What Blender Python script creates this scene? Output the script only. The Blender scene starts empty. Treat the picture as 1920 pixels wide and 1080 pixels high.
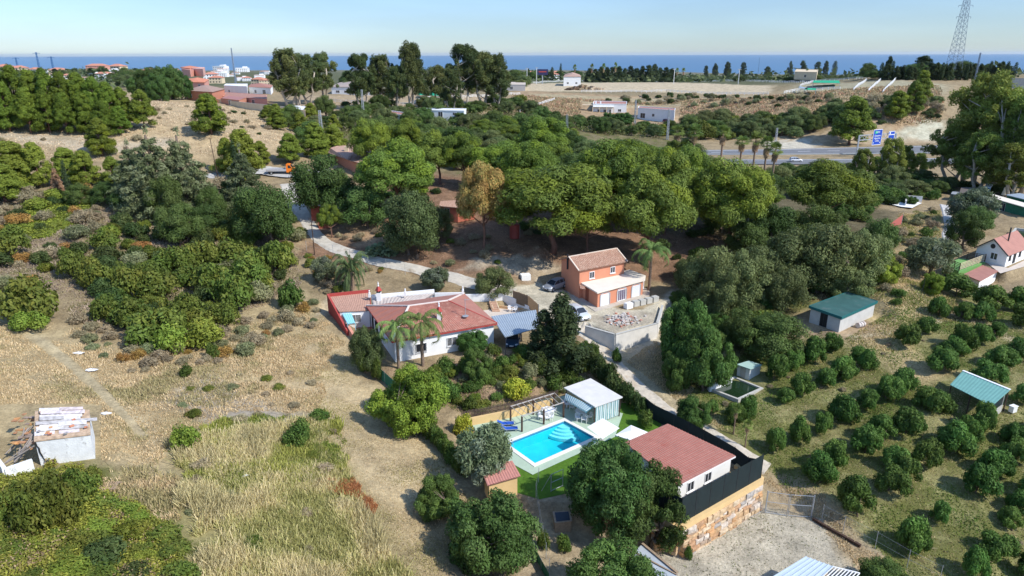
import bpy, math, random
import numpy as np
from mathutils import Vector, Matrix
R = math.radians
random.seed(7)
sc = bpy.context.scene
COL = sc.collection
# ------------------------------------------------------------------ camera
CAMH = 90.0; S = 1.15; FPX = 1280.0; PITCH = R(18.9); ROLL = R(-0.15)
cam_d = bpy.data.cameras.new('camera'); cam = bpy.data.objects.new('camera', cam_d); COL.objects.link(cam)
cam_d.sensor_width = 36.0; cam_d.lens = 36.0 * FPX / 1920.0
cam_d.clip_start = 0.5; cam_d.clip_end = 200000.0
cam.location = (0, 0, CAMH)
cam.rotation_mode = 'XYZ'
_M = Matrix.Rotation(R(90) - PITCH, 3, 'X') @ Matrix.Rotation(ROLL, 3, 'Z')
cam.rotation_euler = _M.to_euler()
sc.camera = cam
CR = np.array(_M.col[0]); CU = np.array(_M.col[1]); CF = -np.array(_M.col[2])
# ------------------------------------------------------------------ light
SUN_AZ = R(119.0); SUN_EL = R(44.0)
w = bpy.data.worlds.new("World"); sc.world = w; w.use_nodes = True
wn = w.node_tree; wn.nodes.clear()
wo = wn.nodes.new('ShaderNodeOutputWorld'); wb = wn.nodes.new('ShaderNodeBackground')
sk = wn.nodes.new('ShaderNodeTexSky'); sk.sky_type = 'NISHITA'; sk.sun_disc = False
sk.sun_elevation = SUN_EL; sk.sun_rotation = SUN_AZ; sk.altitude = 90
sk.air_density = 1.0; sk.dust_density = 0.1; sk.ozone_density = 2.0
wb.inputs['Strength'].default_value = 0.15
tint = wn.nodes.new('ShaderNodeVectorMath'); tint.operation = 'MULTIPLY'; tint.inputs[1].default_value = (.90, .98, 1.12)
_g = wn.nodes.new('ShaderNodeTexCoord'); _s = wn.nodes.new('ShaderNodeSeparateXYZ'); _r = wn.nodes.new('ShaderNodeMapRange'); _r.inputs[1].default_value = 0; _r.inputs[2].default_value = .42; _r.interpolation_type = 'SMOOTHSTEP'
_x = wn.nodes.new('ShaderNodeMix'); _x.data_type = 'RGBA'; _x.inputs['A'].default_value = (.32, .40, .55, 1); _x.inputs['B'].default_value = (.93, .95, 1.0, 1)
_n = wn.nodes.new('ShaderNodeTexNoise'); _n.inputs['Scale'].default_value = 3.0; _n.inputs['Detail'].default_value = 5; _mp = wn.nodes.new('ShaderNodeMapping'); _mp.inputs['Scale'].default_value = (1, 1, 7)
_w = wn.nodes.new('ShaderNodeMapRange'); _w.inputs[1].default_value = .42; _w.inputs[2].default_value = .75; _w.inputs[3].default_value = 1; _w.inputs[4].default_value = 1.12
for a, b in ((_g.outputs['Generated'], _s.inputs[0]), (_s.outputs[2], _r.inputs[0]), (_r.outputs[0], _x.inputs['Factor']), (_g.outputs['Generated'], _mp.inputs[0]), (_mp.outputs[0], _n.inputs['Vector']), (_n.outputs[0], _w.inputs[0])): wn.links.new(a, b)
_v = wn.nodes.new('ShaderNodeVectorMath'); _v.operation = 'SCALE'; wn.links.new(_x.outputs['Result'], _v.inputs[0]); wn.links.new(_w.outputs[0], _v.inputs['Scale']); wn.links.new(_v.outputs[0], tint.inputs[1])
wn.links.new(sk.outputs[0], tint.inputs[0]); wn.links.new(tint.outputs[0], wb.inputs[0]); wn.links.new(wb.outputs[0], wo.inputs[0])
sd = bpy.data.lights.new('sun', 'SUN'); sd.energy = 3.2; sd.angle = R(1.2); sd.color = (1.0, 0.955, 0.88)
sun = bpy.data.objects.new('sun', sd); COL.objects.link(sun)
_sv = Vector((math.sin(SUN_AZ)*math.cos(SUN_EL), math.cos(SUN_AZ)*math.cos(SUN_EL), math.sin(SUN_EL)))
sun.rotation_euler = _sv.to_track_quat('Z', 'Y').to_euler()
sun.location = (60, -40, 160)
sc.view_settings.view_transform = 'Standard'; sc.view_settings.look = 'None'
sc.view_settings.gamma = 1.0; sc.view_settings.exposure = 0.74
# ------------------------------------------------------------------ numpy noise
def _h(ix, iy, s):
    n = (ix.astype(np.int64)*374761393 + iy.astype(np.int64)*668265263 + s*974711) & 0xffffffff
    n = ((n ^ (n >> 13)) * 1274126177) & 0xffffffff
    return ((n ^ (n >> 16)) & 0xffff) / 65535.0
def vnoise(x, y, s=0):
    x0 = np.floor(x); y0 = np.floor(y); fx = x-x0; fy = y-y0
    fx = fx*fx*(3-2*fx); fy = fy*fy*(3-2*fy)
    a = _h(x0, y0, s); b = _h(x0+1, y0, s); c = _h(x0, y0+1, s); d = _h(x0+1, y0+1, s)
    return (a*(1-fx)+b*fx)*(1-fy) + (c*(1-fx)+d*fx)*fy
def fbm(x, y, s=0, o=4):
    t = 0; amp = 0.5
    for k in range(o):
        t = t + amp*vnoise(x*2**k + 17.3*k, y*2**k - 9.1*k, s+k); amp *= 0.5
    return t / (1-0.5**o)
# ------------------------------------------------------------------ terrain
def ray(u, v):
    d = CF + (u-960)/FPX*CR - (v-540)/FPX*CU
    return d
CT = []   # (u, v, height below the camera)
def _c(s):
    for t in s.split(';'):
        t = t.strip()
        if t:
            a = [float(q) for q in t.split(',')]; a[2] *= S; CT.append(a)
_c("""-400,1080,25; 0,1080,27; 300,1080,28.5; 600,1080,31; 800,1060,33; 930,1050,35; 1150,1060,36.5; 1400,1060,36.7; 1640,1060,37; 1900,1060,37.5; 2300,1060,38;
0,870,27.6; 120,870,28; 400,870,29.5; 600,870,31.5; 790,850,33.3; -300,850,26;
0,700,27.5; 200,700,28.5; 450,700,30; 620,700,31.4; 640,640,31.2; 700,740,32.3; 860,700,32.0; 780,690,31.6; -300,650,25;
760,760,32.8; 860,760,33.0; 960,690,32.1; 1040,690,32.3; 950,740,33.0; 1100,640,31.9; 1180,700,33.4; 1250,760,34; 1390,830,34.8; 1500,930,35.8; 1460,900,36.2;
1600,960,35.5; 1850,1000,36; 1700,800,33.5; 1900,800,33.5; 1500,730,33.5; 1650,660,32; 1900,640,31; 1380,720,34; 1300,650,33.2; 1240,700,33.6; 1160,662,33.0; 1235,640,32.8; 1205,650,32.9; 2300,700,30; 2300,900,33;
1610,610,31.2; 1700,540,29.3; 0,560,26.5; 250,520,27; 450,600,29.7; 560,560,30; 600,545,30.3; 700,530,29.7; 850,545,30.3;
620,460,28; 700,487,28.8; 800,510,29.6; 880,528,30.2; 1000,535,30.6; 560,400,26; 530,340,24; 500,325,23.3; 420,320,22.5; 150,450,24.5; 0,420,23.5; 300,380,23;
0,340,20.5; 200,330,21; 0,255,15.5; 200,290,18.5; 100,230,14; 250,235,14.5; 400,242,15.6; 300,195,12.6; 100,205,12; 360,200,14; 460,215,17.5; -300,250,14; -300,400,20;
480,230,18; 560,250,19.8; 620,270,21.5; 620,330,23; 690,345,24; 760,400,25; 840,410,25.4; 950,430,26.4; 1010,465,27.2; 1060,475,28.2;
900,490,28.3; 970,500,29.0; 1040,500,29.6; 1200,470,28.7; 1300,420,28; 1400,400,28.5; 1250,330,27; 1000,330,25.5; 850,300,24; 1000,270,26; 1200,290,29;
1240,520,31; 1330,560,31.5; 1450,560,31; 1500,470,28.7; 1560,430,28.2; 1700,430,29; 1850,462,29.4; 1800,532,31.4; 1870,538,31.4; 1760,512,30.8; 1925,530,31.0; 1720,370,29.5; 1900,400,30; 1600,330,31; 1900,340,30.5; 2300,400,28;
1240,288,31.4; 1450,290,31.5; 1750,285,31.5; 1600,272,31.5; 1900,285,31.5; 1400,272,31.2; 1750,272,31.4; 2300,285,31.5; 1140,215,27.5; 1240,222,28; 1350,245,29.3; 1500,262,30.2; 1480,240,28; 1580,240,26.5; 1690,240,27; 1690,200,20; 1500,205,21.5; 1450,185,19.5; 1300,190,22; 1100,185,22.5;
1000,225,26; 1000,200,24; 980,172,21; 1440,172,19.6; 1200,160,20.2; 1000,160,21.5; 1420,158,19.5; 1500,160,17.5; 1600,155,15.5; 1700,155,14; 1800,150,13.2; 1900,150,14; 1650,142,12; 1800,135,11; 1950,140,12.5; 2300,160,12;
600,205,19; 800,200,19.5; 900,192,20; 700,250,22.5; 850,235,23; 480,205,18.6; 560,215,19.2; 400,185,17.5; 400,165,19;
500,160,20; 600,140,25; 280,160,20; 100,160,20; 100,135,45; 960,140,30; 1440,150,22; 700,160,22; 850,160,22""")
_pts = []
for u, v, h in CT:
    d = ray(u, v); t = h / -d[2]; _pts.append((d[0]*t, d[1]*t, -h))
for a in np.linspace(-1.6, 1.6, 11):
    for y, z in (((3000., -62.), (4500., -91.0), (7000., -140.0)) if a < .1 else ((900., -38.), (1500., -60), (2600., -84.), (3500., -91.0), (7000., -140.0))):
        _pts.append((a*y, y, z))
for a in (-1.6, -0.9, -.3, .3, .9, 1.6): _pts.append((a*14, 14., -29-3*a))
_pts = np.array(_pts)
def _q(x, y): return np.stack([1.3*x/y, np.log(y)], -1)
_Q = _q(_pts[:, 0], _pts[:, 1])
_Kd = np.linalg.norm(_Q[:, None]-_Q[None], axis=-1)
_n = len(_Q)
# the interpolated value is log-scaled depth below the camera so far and near pieces blend evenly
_A = np.zeros((_n+3, _n+3)); _A[:_n, :_n] = _Kd + 0.0015*-np.eye(_n)
_P = np.column_stack([np.ones(_n), _Q]); _A[:_n, _n:] = _P; _A[_n:, :_n] = _P.T
_W = np.linalg.solve(_A, np.concatenate([_pts[:, 2], np.zeros(3)]))
def _base(x, y):
    x = np.asarray(x, float).ravel(); y = np.asarray(y, float).ravel(); out = np.empty_like(x)
    for i in range(0, len(x), 60000):
        q = _q(x[i:i+60000], y[i:i+60000])
        k = np.sqrt(((q[:, None, :]-_Q[None])**2).sum(-1))
        out[i:i+60000] = k @ _W[:_n] + _W[_n] + q @ _W[_n+1:]
    return out
PADS = []   # (polygon xy, absolute z, margin)
def poly_dist(x, y, P):
    """signed distance to polygon, negative inside"""
    P = np.asarray(P, float); n = len(P); d2 = np.full(x.shape, 1e18); ins = np.zeros(x.shape, bool)
    for i in range(n):
        a = P[i]; b = P[(i+1) % n]; e = b-a
        t = np.clip(((x-a[0])*e[0]+(y-a[1])*e[1])/(e@e+1e-12), 0, 1)
        d2 = np.minimum(d2, (x-a[0]-t*e[0])**2+(y-a[1]-t*e[1])**2)
        c = ((a[1] > y) != (b[1] > y)) & (x < (b[0]-a[0])*(y-a[1])/(b[1]-a[1]+1e-12)+a[0])
        ins ^= c
    d = np.sqrt(d2); return np.where(ins, -d, d)
def H(x, y):
    """ground height (absolute z) at world x, y"""
    sh = np.shape(x); x = np.atleast_1d(np.asarray(x, float)).ravel(); y = np.atleast_1d(np.asarray(y, float)).ravel()
    yy = np.maximum(y, 6.0)
    z = CAMH + _base(x, yy)
    amp = np.clip(y/120., .25, 1.5)
    z = z + (fbm(x/6., y/6., 3, 4)-.5)*0.7*amp + (fbm(x/1.3, y/1.3, 11, 2)-.5)*0.16
    for P, pz, m in PADS:
        P = np.asarray(P); lo = P.min(0)-m; hi = P.max(0)+m
        k = (x > lo[0]) & (x < hi[0]) & (y > lo[1]) & (y < hi[1])
        if k.any():
            s = np.clip(poly_dist(x[k], y[k], P)/m, 0, 1); s = s*s*(3-2*s)
            z[k] = pz*(1-s) + z[k]*s
    return z.reshape(sh) if sh else float(z[0])
def G(u, v):
    """world point of the ground seen at pixel (u, v)"""
    d = ray(u, v)
    ts = np.exp(np.linspace(math.log(22.), math.log(5200.), 420))
    z = CAMH + ts*d[2] - H(ts*d[0], ts*d[1])
    i = np.argmax(z < 0) if (z < 0).any() else len(ts)-1
    i = max(i, 1)
    t0, t1 = ts[i-1], ts[i]
    tt = np.linspace(t0, t1, 24); z = CAMH + tt*d[2] - H(tt*d[0], tt*d[1])
    j = np.argmax(z < 0) if (z < 0).any() else 23
    t = tt[j]
    return Vector((t*d[0], t*d[1], CAMH+t*d[2]))
def Z(u, v, z):
    """point at pixel (u, v) on the horizontal plane z"""
    d = ray(u, v); t = (z-CAMH)/d[2]
    return Vector((t*d[0], t*d[1], z))
def px(x, y, z):
    p = np.array([x, y, z-CAMH]); dd = p@CF
    return 960+FPX*(p@CR)/dd, 540-FPX*(p@CU)/dd, dd
def LV(h): return CAMH-h*S
def hgt(u, v0, v1, z0):
    """height above the point seen at (u, v0) on level z0 that reaches row v1"""
    p = Z(u, v0, z0); lo, hi = -2., 80.
    for _ in range(26):
        m = (lo+hi)/2
        if px(p.x, p.y, z0+m)[1] > v1: lo = m
        else: hi = m
    return lo
def depth(p): return float((np.array([p[0], p[1], p[2]-CAMH]))@CF)
# ------------------------------------------------------------------ materials
def mat(name, col, rough=.7, spec=.3, metal=0., var=0.0, vscale=1.0, bump=0., bscale=8., attr=None, trans=0., emis=None, dirt=None):
    m = bpy.data.materials.new(name); m.use_nodes = True; nt = m.node_tree; N = nt.nodes; L = nt.links
    b = N['Principled BSDF']; b.inputs['Roughness'].default_value = rough; b.inputs['Metallic'].default_value = metal
    b.inputs['Specular IOR Level'].default_value = spec
    rgb = N.new('ShaderNodeRGB'); rgb.outputs[0].default_value = (*col, 1); src = rgb.outputs[0]
    tc = N.new('ShaderNodeTexCoord')
    if attr:
        a = N.new('ShaderNodeAttribute'); a.attribute_name = attr; src = a.outputs['Color']
    if var:
        nz = N.new('ShaderNodeTexNoise'); nz.inputs['Scale'].default_value = vscale; nz.inputs['Detail'].default_value = 5
        nz.inputs['Roughness'].default_value = .65
        L.new(tc.outputs['Object'], nz.inputs['Vector'])
        mr = N.new('ShaderNodeMapRange'); mr.inputs[1].default_value = .3; mr.inputs[2].default_value = .7
        mr.inputs[3].default_value = 1-var; mr.inputs[4].default_value = 1+var*.6
        L.new(nz.outputs[0], mr.inputs[0])
        mx = N.new('ShaderNodeVectorMath'); mx.operation = 'SCALE'; L.new(src, mx.inputs[0]); L.new(mr.outputs[0], mx.inputs['Scale']); src = mx.outputs[0]
    if dirt:
        nz = N.new('ShaderNodeTexNoise'); nz.inputs['Scale'].default_value = dirt[1]; nz.inputs['Detail'].default_value = 8
        nz.inputs['Roughness'].default_value = .7
        L.new(tc.outputs['Object'], nz.inputs['Vector'])
        mr = N.new('ShaderNodeMapRange'); mr.inputs[1].default_value = dirt[2]; mr.inputs[2].default_value = dirt[2]+.14
        L.new(nz.outputs[0], mr.inputs[0]); mx = N.new('ShaderNodeMix'); mx.data_type = 'RGBA'
        L.new(mr.outputs[0], mx.inputs['Factor']); L.new(src, mx.inputs['A']); mx.inputs['B'].default_value = (*dirt[0], 1); src = mx.outputs['Result']
    L.new(src, b.inputs['Base Color'])
    if bump:
        nz = N.new('ShaderNodeTexNoise'); nz.inputs['Scale'].default_value = bscale; nz.inputs['Detail'].default_value = 6
        L.new(tc.outputs['Object'], nz.inputs['Vector']); bp = N.new('ShaderNodeBump'); bp.inputs['Strength'].default_value = 1
        bp.inputs['Distance'].default_value = bump; L.new(nz.outputs[0], bp.inputs['Height']); L.new(bp.outputs[0], b.inputs['Normal'])
    if trans: b.inputs['Transmission Weight'].default_value = trans
    return m
def leafmat(name, tr=0.35, rough=.55, hue=.02, val=.25, gain=1.42):
    m = bpy.data.materials.new(name); m.use_nodes = True; nt = m.node_tree; N = nt.nodes; L = nt.links
    b = N['Principled BSDF']; b.inputs['Roughness'].default_value = rough; b.inputs['Specular IOR Level'].default_value = .12
    a = N.new('ShaderNodeAttribute'); a.attribute_name = 'tint'
    oi = N.new('ShaderNodeObjectInfo'); hs = N.new('ShaderNodeHueSaturation')
    m1 = N.new('ShaderNodeMapRange'); m1.inputs[3].default_value = .5-hue; m1.inputs[4].default_value = .5+hue; L.new(oi.outputs['Random'], m1.inputs[0])
    m2 = N.new('ShaderNodeMath'); m2.operation = 'MULTIPLY'; m2.inputs[1].default_value = 7.31; L.new(oi.outputs['Random'], m2.inputs[0])
    m3 = N.new('ShaderNodeMath'); m3.operation = 'FRACT'; L.new(m2.outputs[0], m3.inputs[0])
    m4 = N.new('ShaderNodeMapRange'); m4.inputs[3].default_value = gain*(1-val); m4.inputs[4].default_value = gain*(1+val); L.new(m3.outputs[0], m4.inputs[0])
    L.new(m1.outputs[0], hs.inputs['Hue']); L.new(m4.outputs[0], hs.inputs['Value']); hs.inputs['Saturation'].default_value = 1
    L.new(a.outputs['Color'], hs.inputs['Color'])
    L.new(hs.outputs[0], b.inputs['Base Color'])
    t = N.new('ShaderNodeBsdfTranslucent'); L.new(hs.outputs[0], t.inputs[0])
    mx = N.new('ShaderNodeMixShader'); mx.inputs[0].default_value = tr
    L.new(b.outputs[0], mx.inputs[1]); L.new(t.outputs[0], mx.inputs[2])
    L.new(mx.outputs[0], N['Material Output'].inputs[0])
    return m
# ------------------------------------------------------------------ mesh builder
class MB:
    def __init__(s): s.v = []; s.f = []; s.m = []; s.c = []; s.mi = 0; s.col = None
    def face(s, pts):
        i = len(s.v); s.v.extend([tuple(p) for p in pts]); s.f.append(tuple(range(i, i+len(pts)))); s.m.append(s.mi); s.c.append(s.col)
    def grid(s, rows):
        """rows: list of equal-length lists of points"""
        i = len(s.v); n = len(rows[0])
        for r in rows: s.v.extend([tuple(p) for p in r])
        for a in range(len(rows)-1):
            for b in range(n-1):
                k = i+a*n+b; s.f.append((k, k+1, k+n+1, k+n)); s.m.append(s.mi); s.c.append(s.col)
    def prism(s, poly, z0, z1):
        """vertical prism over a CCW xy polygon; z0/z1 floats or lists"""
        n = len(poly); A = [(p[0], p[1], z0 if np.isscalar(z0) else z0[i]) for i, p in enumerate(poly)]
        B = [(p[0], p[1], z1 if np.isscalar(z1) else z1[i]) for i, p in enumerate(poly)]
        ar = sum(poly[i][0]*poly[(i+1) % n][1]-poly[(i+1) % n][0]*poly[i][1] for i in range(n))
        if ar < 0: A = A[::-1]; B = B[::-1]
        i = len(s.v); s.v.extend(A+B)
        fs = [tuple(range(i+n-1, i-1, -1)), tuple(range(i+n, i+2*n))]
        for k in range(n): fs.append((i+k, i+(k+1) % n, i+n+(k+1) % n, i+n+k))
        for f in fs: s.f.append(f); s.m.append(s.mi); s.c.append(s.col)
    def box(s, c, sz, rz=0.):
        cx, cy, cz = c; hx, hy = sz[0]/2, sz[1]/2; ca, sa = math.cos(rz), math.sin(rz)
        P = [(cx+x*ca-y*sa, cy+x*sa+y*ca) for x, y in ((-hx, -hy), (hx, -hy), (hx, hy), (-hx, hy))]
        s.prism(P, cz-sz[2]/2, cz+sz[2]/2)
    def bar(s, a, b, w, h=None):
        """rectangular bar from a to b"""
        h = h or w; a = Vector(a); b = Vector(b); d = (b-a).normalized()
        up = Vector((0, 0, 1)) if abs(d.z) < .95 else Vector((0, 1, 0))
        r = d.cross(up).normalized(); u = r.cross(d)
        i = len(s.v)
        for p in (a, b):
            for x, y in ((-1, -1), (1, -1), (1, 1), (-1, 1)): s.v.append(tuple(p+r*x*w/2+u*y*h/2))
        for f in ((3, 2, 1, 0), (4, 5, 6, 7), (0, 1, 5, 4), (1, 2, 6, 5), (2, 3, 7, 6), (3, 0, 4, 7)):
            s.f.append(tuple(i+k for k in f)); s.m.append(s.mi); s.c.append(s.col)
    def tube(s, pts, rad, n=7, cap=True):
        pts = [Vector(p) for p in pts]; i0 = len(s.v); m = len(pts)
        if np.isscalar(rad): rad = [rad]*m
        for k, p in enumerate(pts):
            d = (pts[min(k+1, m-1)]-pts[max(k-1, 0)]).normalized()
            up = Vector((0, 0, 1)) if abs(d.z) < .9 else Vector((1, 0, 0))
            r = d.cross(up).normalized(); u = r.cross(d)
            for j in range(n):
                a = 2*math.pi*j/n; s.v.append(tuple(p+(r*math.cos(a)+u*math.sin(a))*rad[k]))
        for k in range(m-1):
            for j in range(n):
                a = i0+k*n+j; b = i0+k*n+(j+1) % n
                s.f.append((a, b, b+n, a+n)); s.m.append(s.mi); s.c.append(s.col)
        if cap:
            s.f.append(tuple(i0+j for j in range(n-1, -1, -1))); s.f.append(tuple(i0+(m-1)*n+j for j in range(n)))
            s.m += [s.mi]*2; s.c += [s.col]*2
    def lathe(s, c, prof, n=14):
        """prof: list of (r, z) around vertical axis at c"""
        i0 = len(s.v)
        for r, z in prof:
            for j in range(n):
                a = 2*math.pi*j/n; s.v.append((c[0]+r*math.cos(a), c[1]+r*math.sin(a), c[2]+z))
        for k in range(len(prof)-1):
            for j in range(n):
                a = i0+k*n+j; b = i0+k*n+(j+1) % n; s.f.append((a, b, b+n, a+n)); s.m.append(s.mi); s.c.append(s.col)
        s.f.append(tuple(i0+j for j in range(n-1, -1, -1))); s.f.append(tuple(i0+(len(prof)-1)*n+j for j in range(n)))
        s.m += [s.mi]*2; s.c += [s.col]*2
    def sheet(s, a, b, c, d, t, wave=0., pitch=.3, nv=1, per=8):
        """sheet with corners a-b (upper edge) and d-c (lower edge); ribs run from a-b down to d-c"""
        a, b, c, d = map(Vector, (a, b, c, d)); nrm = (b-a).cross(d-a).normalized()
        if nrm.z < 0: nrm = -nrm
        L_ = max((b-a).length, (c-d).length); nu = max(1, int(L_/pitch*per)) if wave else 1
        rows = []
        for j in range(nv+1):
            r = []
            for i in range(nu+1):
                f = i/nu; p = a.lerp(b, f).lerp(d.lerp(c, f), j/nv)
                r.append(p+nrm*(t+wave*abs(math.sin(math.pi*f*L_/pitch)) if wave else t))
            rows.append(r)
        s.grid(rows)
        s.face([a, b, c, d][::-1] if nrm.dot((b-a).cross(d-a)) > 0 else [a, b, c, d])
        for p, q in ((a, b), (b, c), (c, d), (d, a)): s.face([p, q, q+nrm*t, p+nrm*t])
def fast_mesh(name, V, F, mi=None, cols=None, smooth=False):
    V = np.asarray(V, np.float32); me = bpy.data.meshes.new(name)
    if isinstance(F, np.ndarray):
        k = F.shape[1]; nf = len(F); li = F.ravel().astype(np.int32); ls = np.arange(0, nf*k, k, dtype=np.int32)
    else:
        lens = np.array([len(f) for f in F]); nf = len(F); li = np.fromiter((i for f in F for i in f), np.int32); ls = np.concatenate([[0], np.cumsum(lens)[:-1]]).astype(np.int32)
    me.vertices.add(len(V)); me.vertices.foreach_set('co', V.ravel())
    me.loops.add(len(li)); me.loops.foreach_set('vertex_index', li)
    me.polygons.add(nf); me.polygons.foreach_set('loop_start', ls)
    if mi is not None: me.polygons.foreach_set('material_index', np.asarray(mi, np.int32))
    me.polygons.foreach_set('use_smooth', np.full(nf, bool(smooth)))
    me.update(calc_edges=True)
    if cols is not None:
        cols = np.asarray(cols, np.float32)
        if cols.shape[1] == 3: cols = np.column_stack([cols, np.ones(len(cols), np.float32)])
        at = me.attributes.new('tint', 'FLOAT_COLOR', 'FACE' if len(cols) == nf and len(cols) != len(V) else 'POINT')
        at.data.foreach_set('color', cols.ravel().astype(np.float32))
    return me
ORG = {}
def org(parent):
    p = parent
    while p is not None and p.parent is not None: p = p.parent
    return ORG.get(p.name, Vector((0, 0, 0))) if p else Vector((0, 0, 0))
def obj(name, mb, ms, parent=None, smooth=False, loc=None):
    """link a MB as one object. World coordinates are used; the object's origin goes to its thing's base"""
    if not isinstance(ms, (list, tuple)): ms = [ms]
    o0 = org(parent) if parent else (Vector(loc) if loc is not None else Vector((0, 0, 0)))
    V = np.array(mb.v, float) - np.array(o0)
    cols = None
    if any(c is not None for c in mb.c): cols = np.array([c or (.5, .5, .5) for c in mb.c])
    me = fast_mesh(name, V, mb.f, mb.m, cols, smooth)
    for m in ms: me.materials.append(m)
    o = bpy.data.objects.new(name, me); COL.objects.link(o)
    if parent: o.parent = parent
    else: o.location = o0; ORG[o.name] = Vector(o0)
    return o
def tag(o, label=None, cat=None, group=None, kind=None):
    if label: o['label'] = label
    if cat: o['category'] = cat
    if group: o['group'] = group
    if kind: o['kind'] = kind
    return o
def thing(name, label, cat, loc=(0, 0, 0), group=None, rz=0., local=False):
    o = bpy.data.objects.new(name, None); COL.objects.link(o); o.empty_display_size = .3
    o.location = loc; o.rotation_euler = (0, 0, rz); tag(o, label, cat, group)
    ORG[o.name] = Vector((0, 0, 0)) if local else Vector(loc)
    return o
def copy_tree(o, parent=None, label=None, group=None, loc=None, rz=None, scale=None):
    c = o.copy(); COL.objects.link(c); c.parent = parent
    if parent is None:
        if label: c['label'] = label
        if group: c['group'] = group
        if loc is not None: c.location = loc
        if rz is not None: c.rotation_euler = (0, 0, rz)
        if scale is not None: c.scale = scale
    for ch in list(o.children): copy_tree(ch, c)
    return c
# ------------------------------------------------------------------ levels
POOLZ = LV(34.0); HOUSEZ = LV(31.5); ORZ = LV(31.0); YARDZ = LV(36.5)
def PZ(pts, z): return [(p.x, p.y) for p in (Z(u, v, z) for u, v in pts)]
# flattened pieces of ground
PADS.append((PZ([(868,800),(1015,742),(1060,720),(1160,742),(1215,765),(1423,892),(1428,908),(1278,990),(1230,960),(1010,935),(900,905)], POOLZ), POOLZ-.03, 1.6))
PADS.append((PZ([(1285,1015),(1436,940),(1530,975),(1640,1040),(1660,1120),(1200,1120),(1200,1040)], YARDZ), YARDZ, 2.5))
PADS.append((PZ([(610,585),(655,600),(735,690),(930,655),(1010,655),(1012,600),(965,575),(870,590),(690,590)], HOUSEZ), HOUSEZ-.03, 1.4))
PADS.append((PZ([(1040,545),(1055,600),(1102,606),(1154,625),(1229,603),(1238,570),(1290,545),(1210,530),(1100,540)], ORZ), ORZ-.03, .5))
PADS.append((PZ([(955,540),(1040,535),(1055,560),(1100,585),(1000,575)], ORZ+.4), ORZ+.4, 2.0))
PADS.append((PZ([(1512,590),(1578,630),(1648,596),(1588,570)], LV(31.4)), LV(31.4), 2.5))
PADS.append((PZ([(40,790),(40,880),(185,880),(185,790)], LV(28)), LV(28), 3))
HWZ = LV(31.3)
PADS.append((PZ([(1830,470),(1836,494),(1886,507),(1925,499),(1960,470)], LV(29.6)), LV(29.6)-.12, 1.2))
_w5 = lambda x, y: Z(920+x/4.697, 690+y/4.697, POOLZ)
POOLIN = [(_w5(141, 668)), (_w5(390, 845)), (_w5(912, 614)), (_w5(650, 470))]
_pc = sum(POOLIN, Vector((0, 0, 0)))/4
PADS.append(([((p.x-_pc.x)*.985+_pc.x, (p.y-_pc.y)*.985+_pc.y) for p in POOLIN], POOLZ-1.9, .3))
def hw(u, v): return Z(u, v, HWZ)
PADS.append((PZ([(1180,304),(1180,272),(1500,274),(1790,266),(2400,254),(2400,306),(1790,307),(1500,309)], HWZ), HWZ, 14))
# ------------------------------------------------------------------ ground sheet
ya = np.concatenate([np.exp(np.linspace(math.log(12), math.log(32), 40, endpoint=False)),
    np.exp(np.linspace(math.log(32), math.log(120), 460, endpoint=False)),
    np.exp(np.linspace(math.log(120), math.log(520), 280, endpoint=False)),
    np.exp(np.linspace(math.log(520), math.log(5600), 110))])
aa = np.linspace(-1.75, 1.75, 880); aa = np.sign(aa)*np.abs(aa)**1.25/1.75**.25
AA, YY = np.meshgrid(aa, ya); XX = AA*YY
gz = H(XX.ravel(), YY.ravel())
gx = XX.ravel(); gy = YY.ravel()
# colours of the bare ground, by what grows or lies there: (r, g, b, share of green weeds)
Cg = np.empty((len(gx), 4)); Cg[:] = (.30, .225, .14, .15)
wx = gx + (fbm(gx/3., gy/3., 21, 3)-.5)*4.*np.clip(gy/90, .5, 3); wy = gy + (fbm(gx/3.+50, gy/3., 22, 3)-.5)*4.*np.clip(gy/90, .5, 3)
def zone(pts, col, soft=1.5, z=None, warp=True):
    P = np.array([(p.x, p.y) for p in ((G(u, v) if z is None else Z(u, v, z)) for u, v in pts)])
    X, Y_ = (wx, wy) if warp else (gx, gy)
    lo = P.min(0)-soft; hi = P.max(0)+soft
    k = np.where((X > lo[0]) & (X < hi[0]) & (Y_ > lo[1]) & (Y_ < hi[1]))[0]
    if len(k) == 0: return
    d = poly_dist(X[k], Y_[k], P); a = np.clip(.5-d/soft, 0, 1)[:, None]
    Cg[k] = Cg[k]*(1-a)+np.array(col)*a
def track(pts, w, col, soft=.8):
    P = np.array([(p.x, p.y) for p in (G(u, v) for u, v in pts)])
    k = np.where((gx > P[:, 0].min()-w) & (gx < P[:, 0].max()+w) & (gy > P[:, 1].min()-w) & (gy < P[:, 1].max()+w))[0]
    d = np.full(len(k), 1e9); X = gx[k]+(wx[k]-gx[k])*.35; Y_ = gy[k]+(wy[k]-gy[k])*.35
    for i in range(len(P)-1):
        a, b = P[i], P[i+1]; e = b-a; t = np.clip(((X-a[0])*e[0]+(Y_-a[1])*e[1])/(e@e), 0, 1)
        d = np.minimum(d, np.hypot(X-a[0]-t*e[0], Y_-a[1]-t*e[1]))
    a = np.clip((w/2-d)/soft+.5, 0, 1)[:, None]; Cg[k] = Cg[k]*(1-a)+np.array(col)*a
far = np.clip((gy-420)/150, 0, 1)[:, None]
Cg = Cg*(1-far)+np.array((.10, .105, .06, .5))*far
far2 = np.clip((gy-1500)/1500, 0, 1)[:, None]; Cg = Cg*(1-far2)+np.array((.16, .15, .11, .5))*far2
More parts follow.
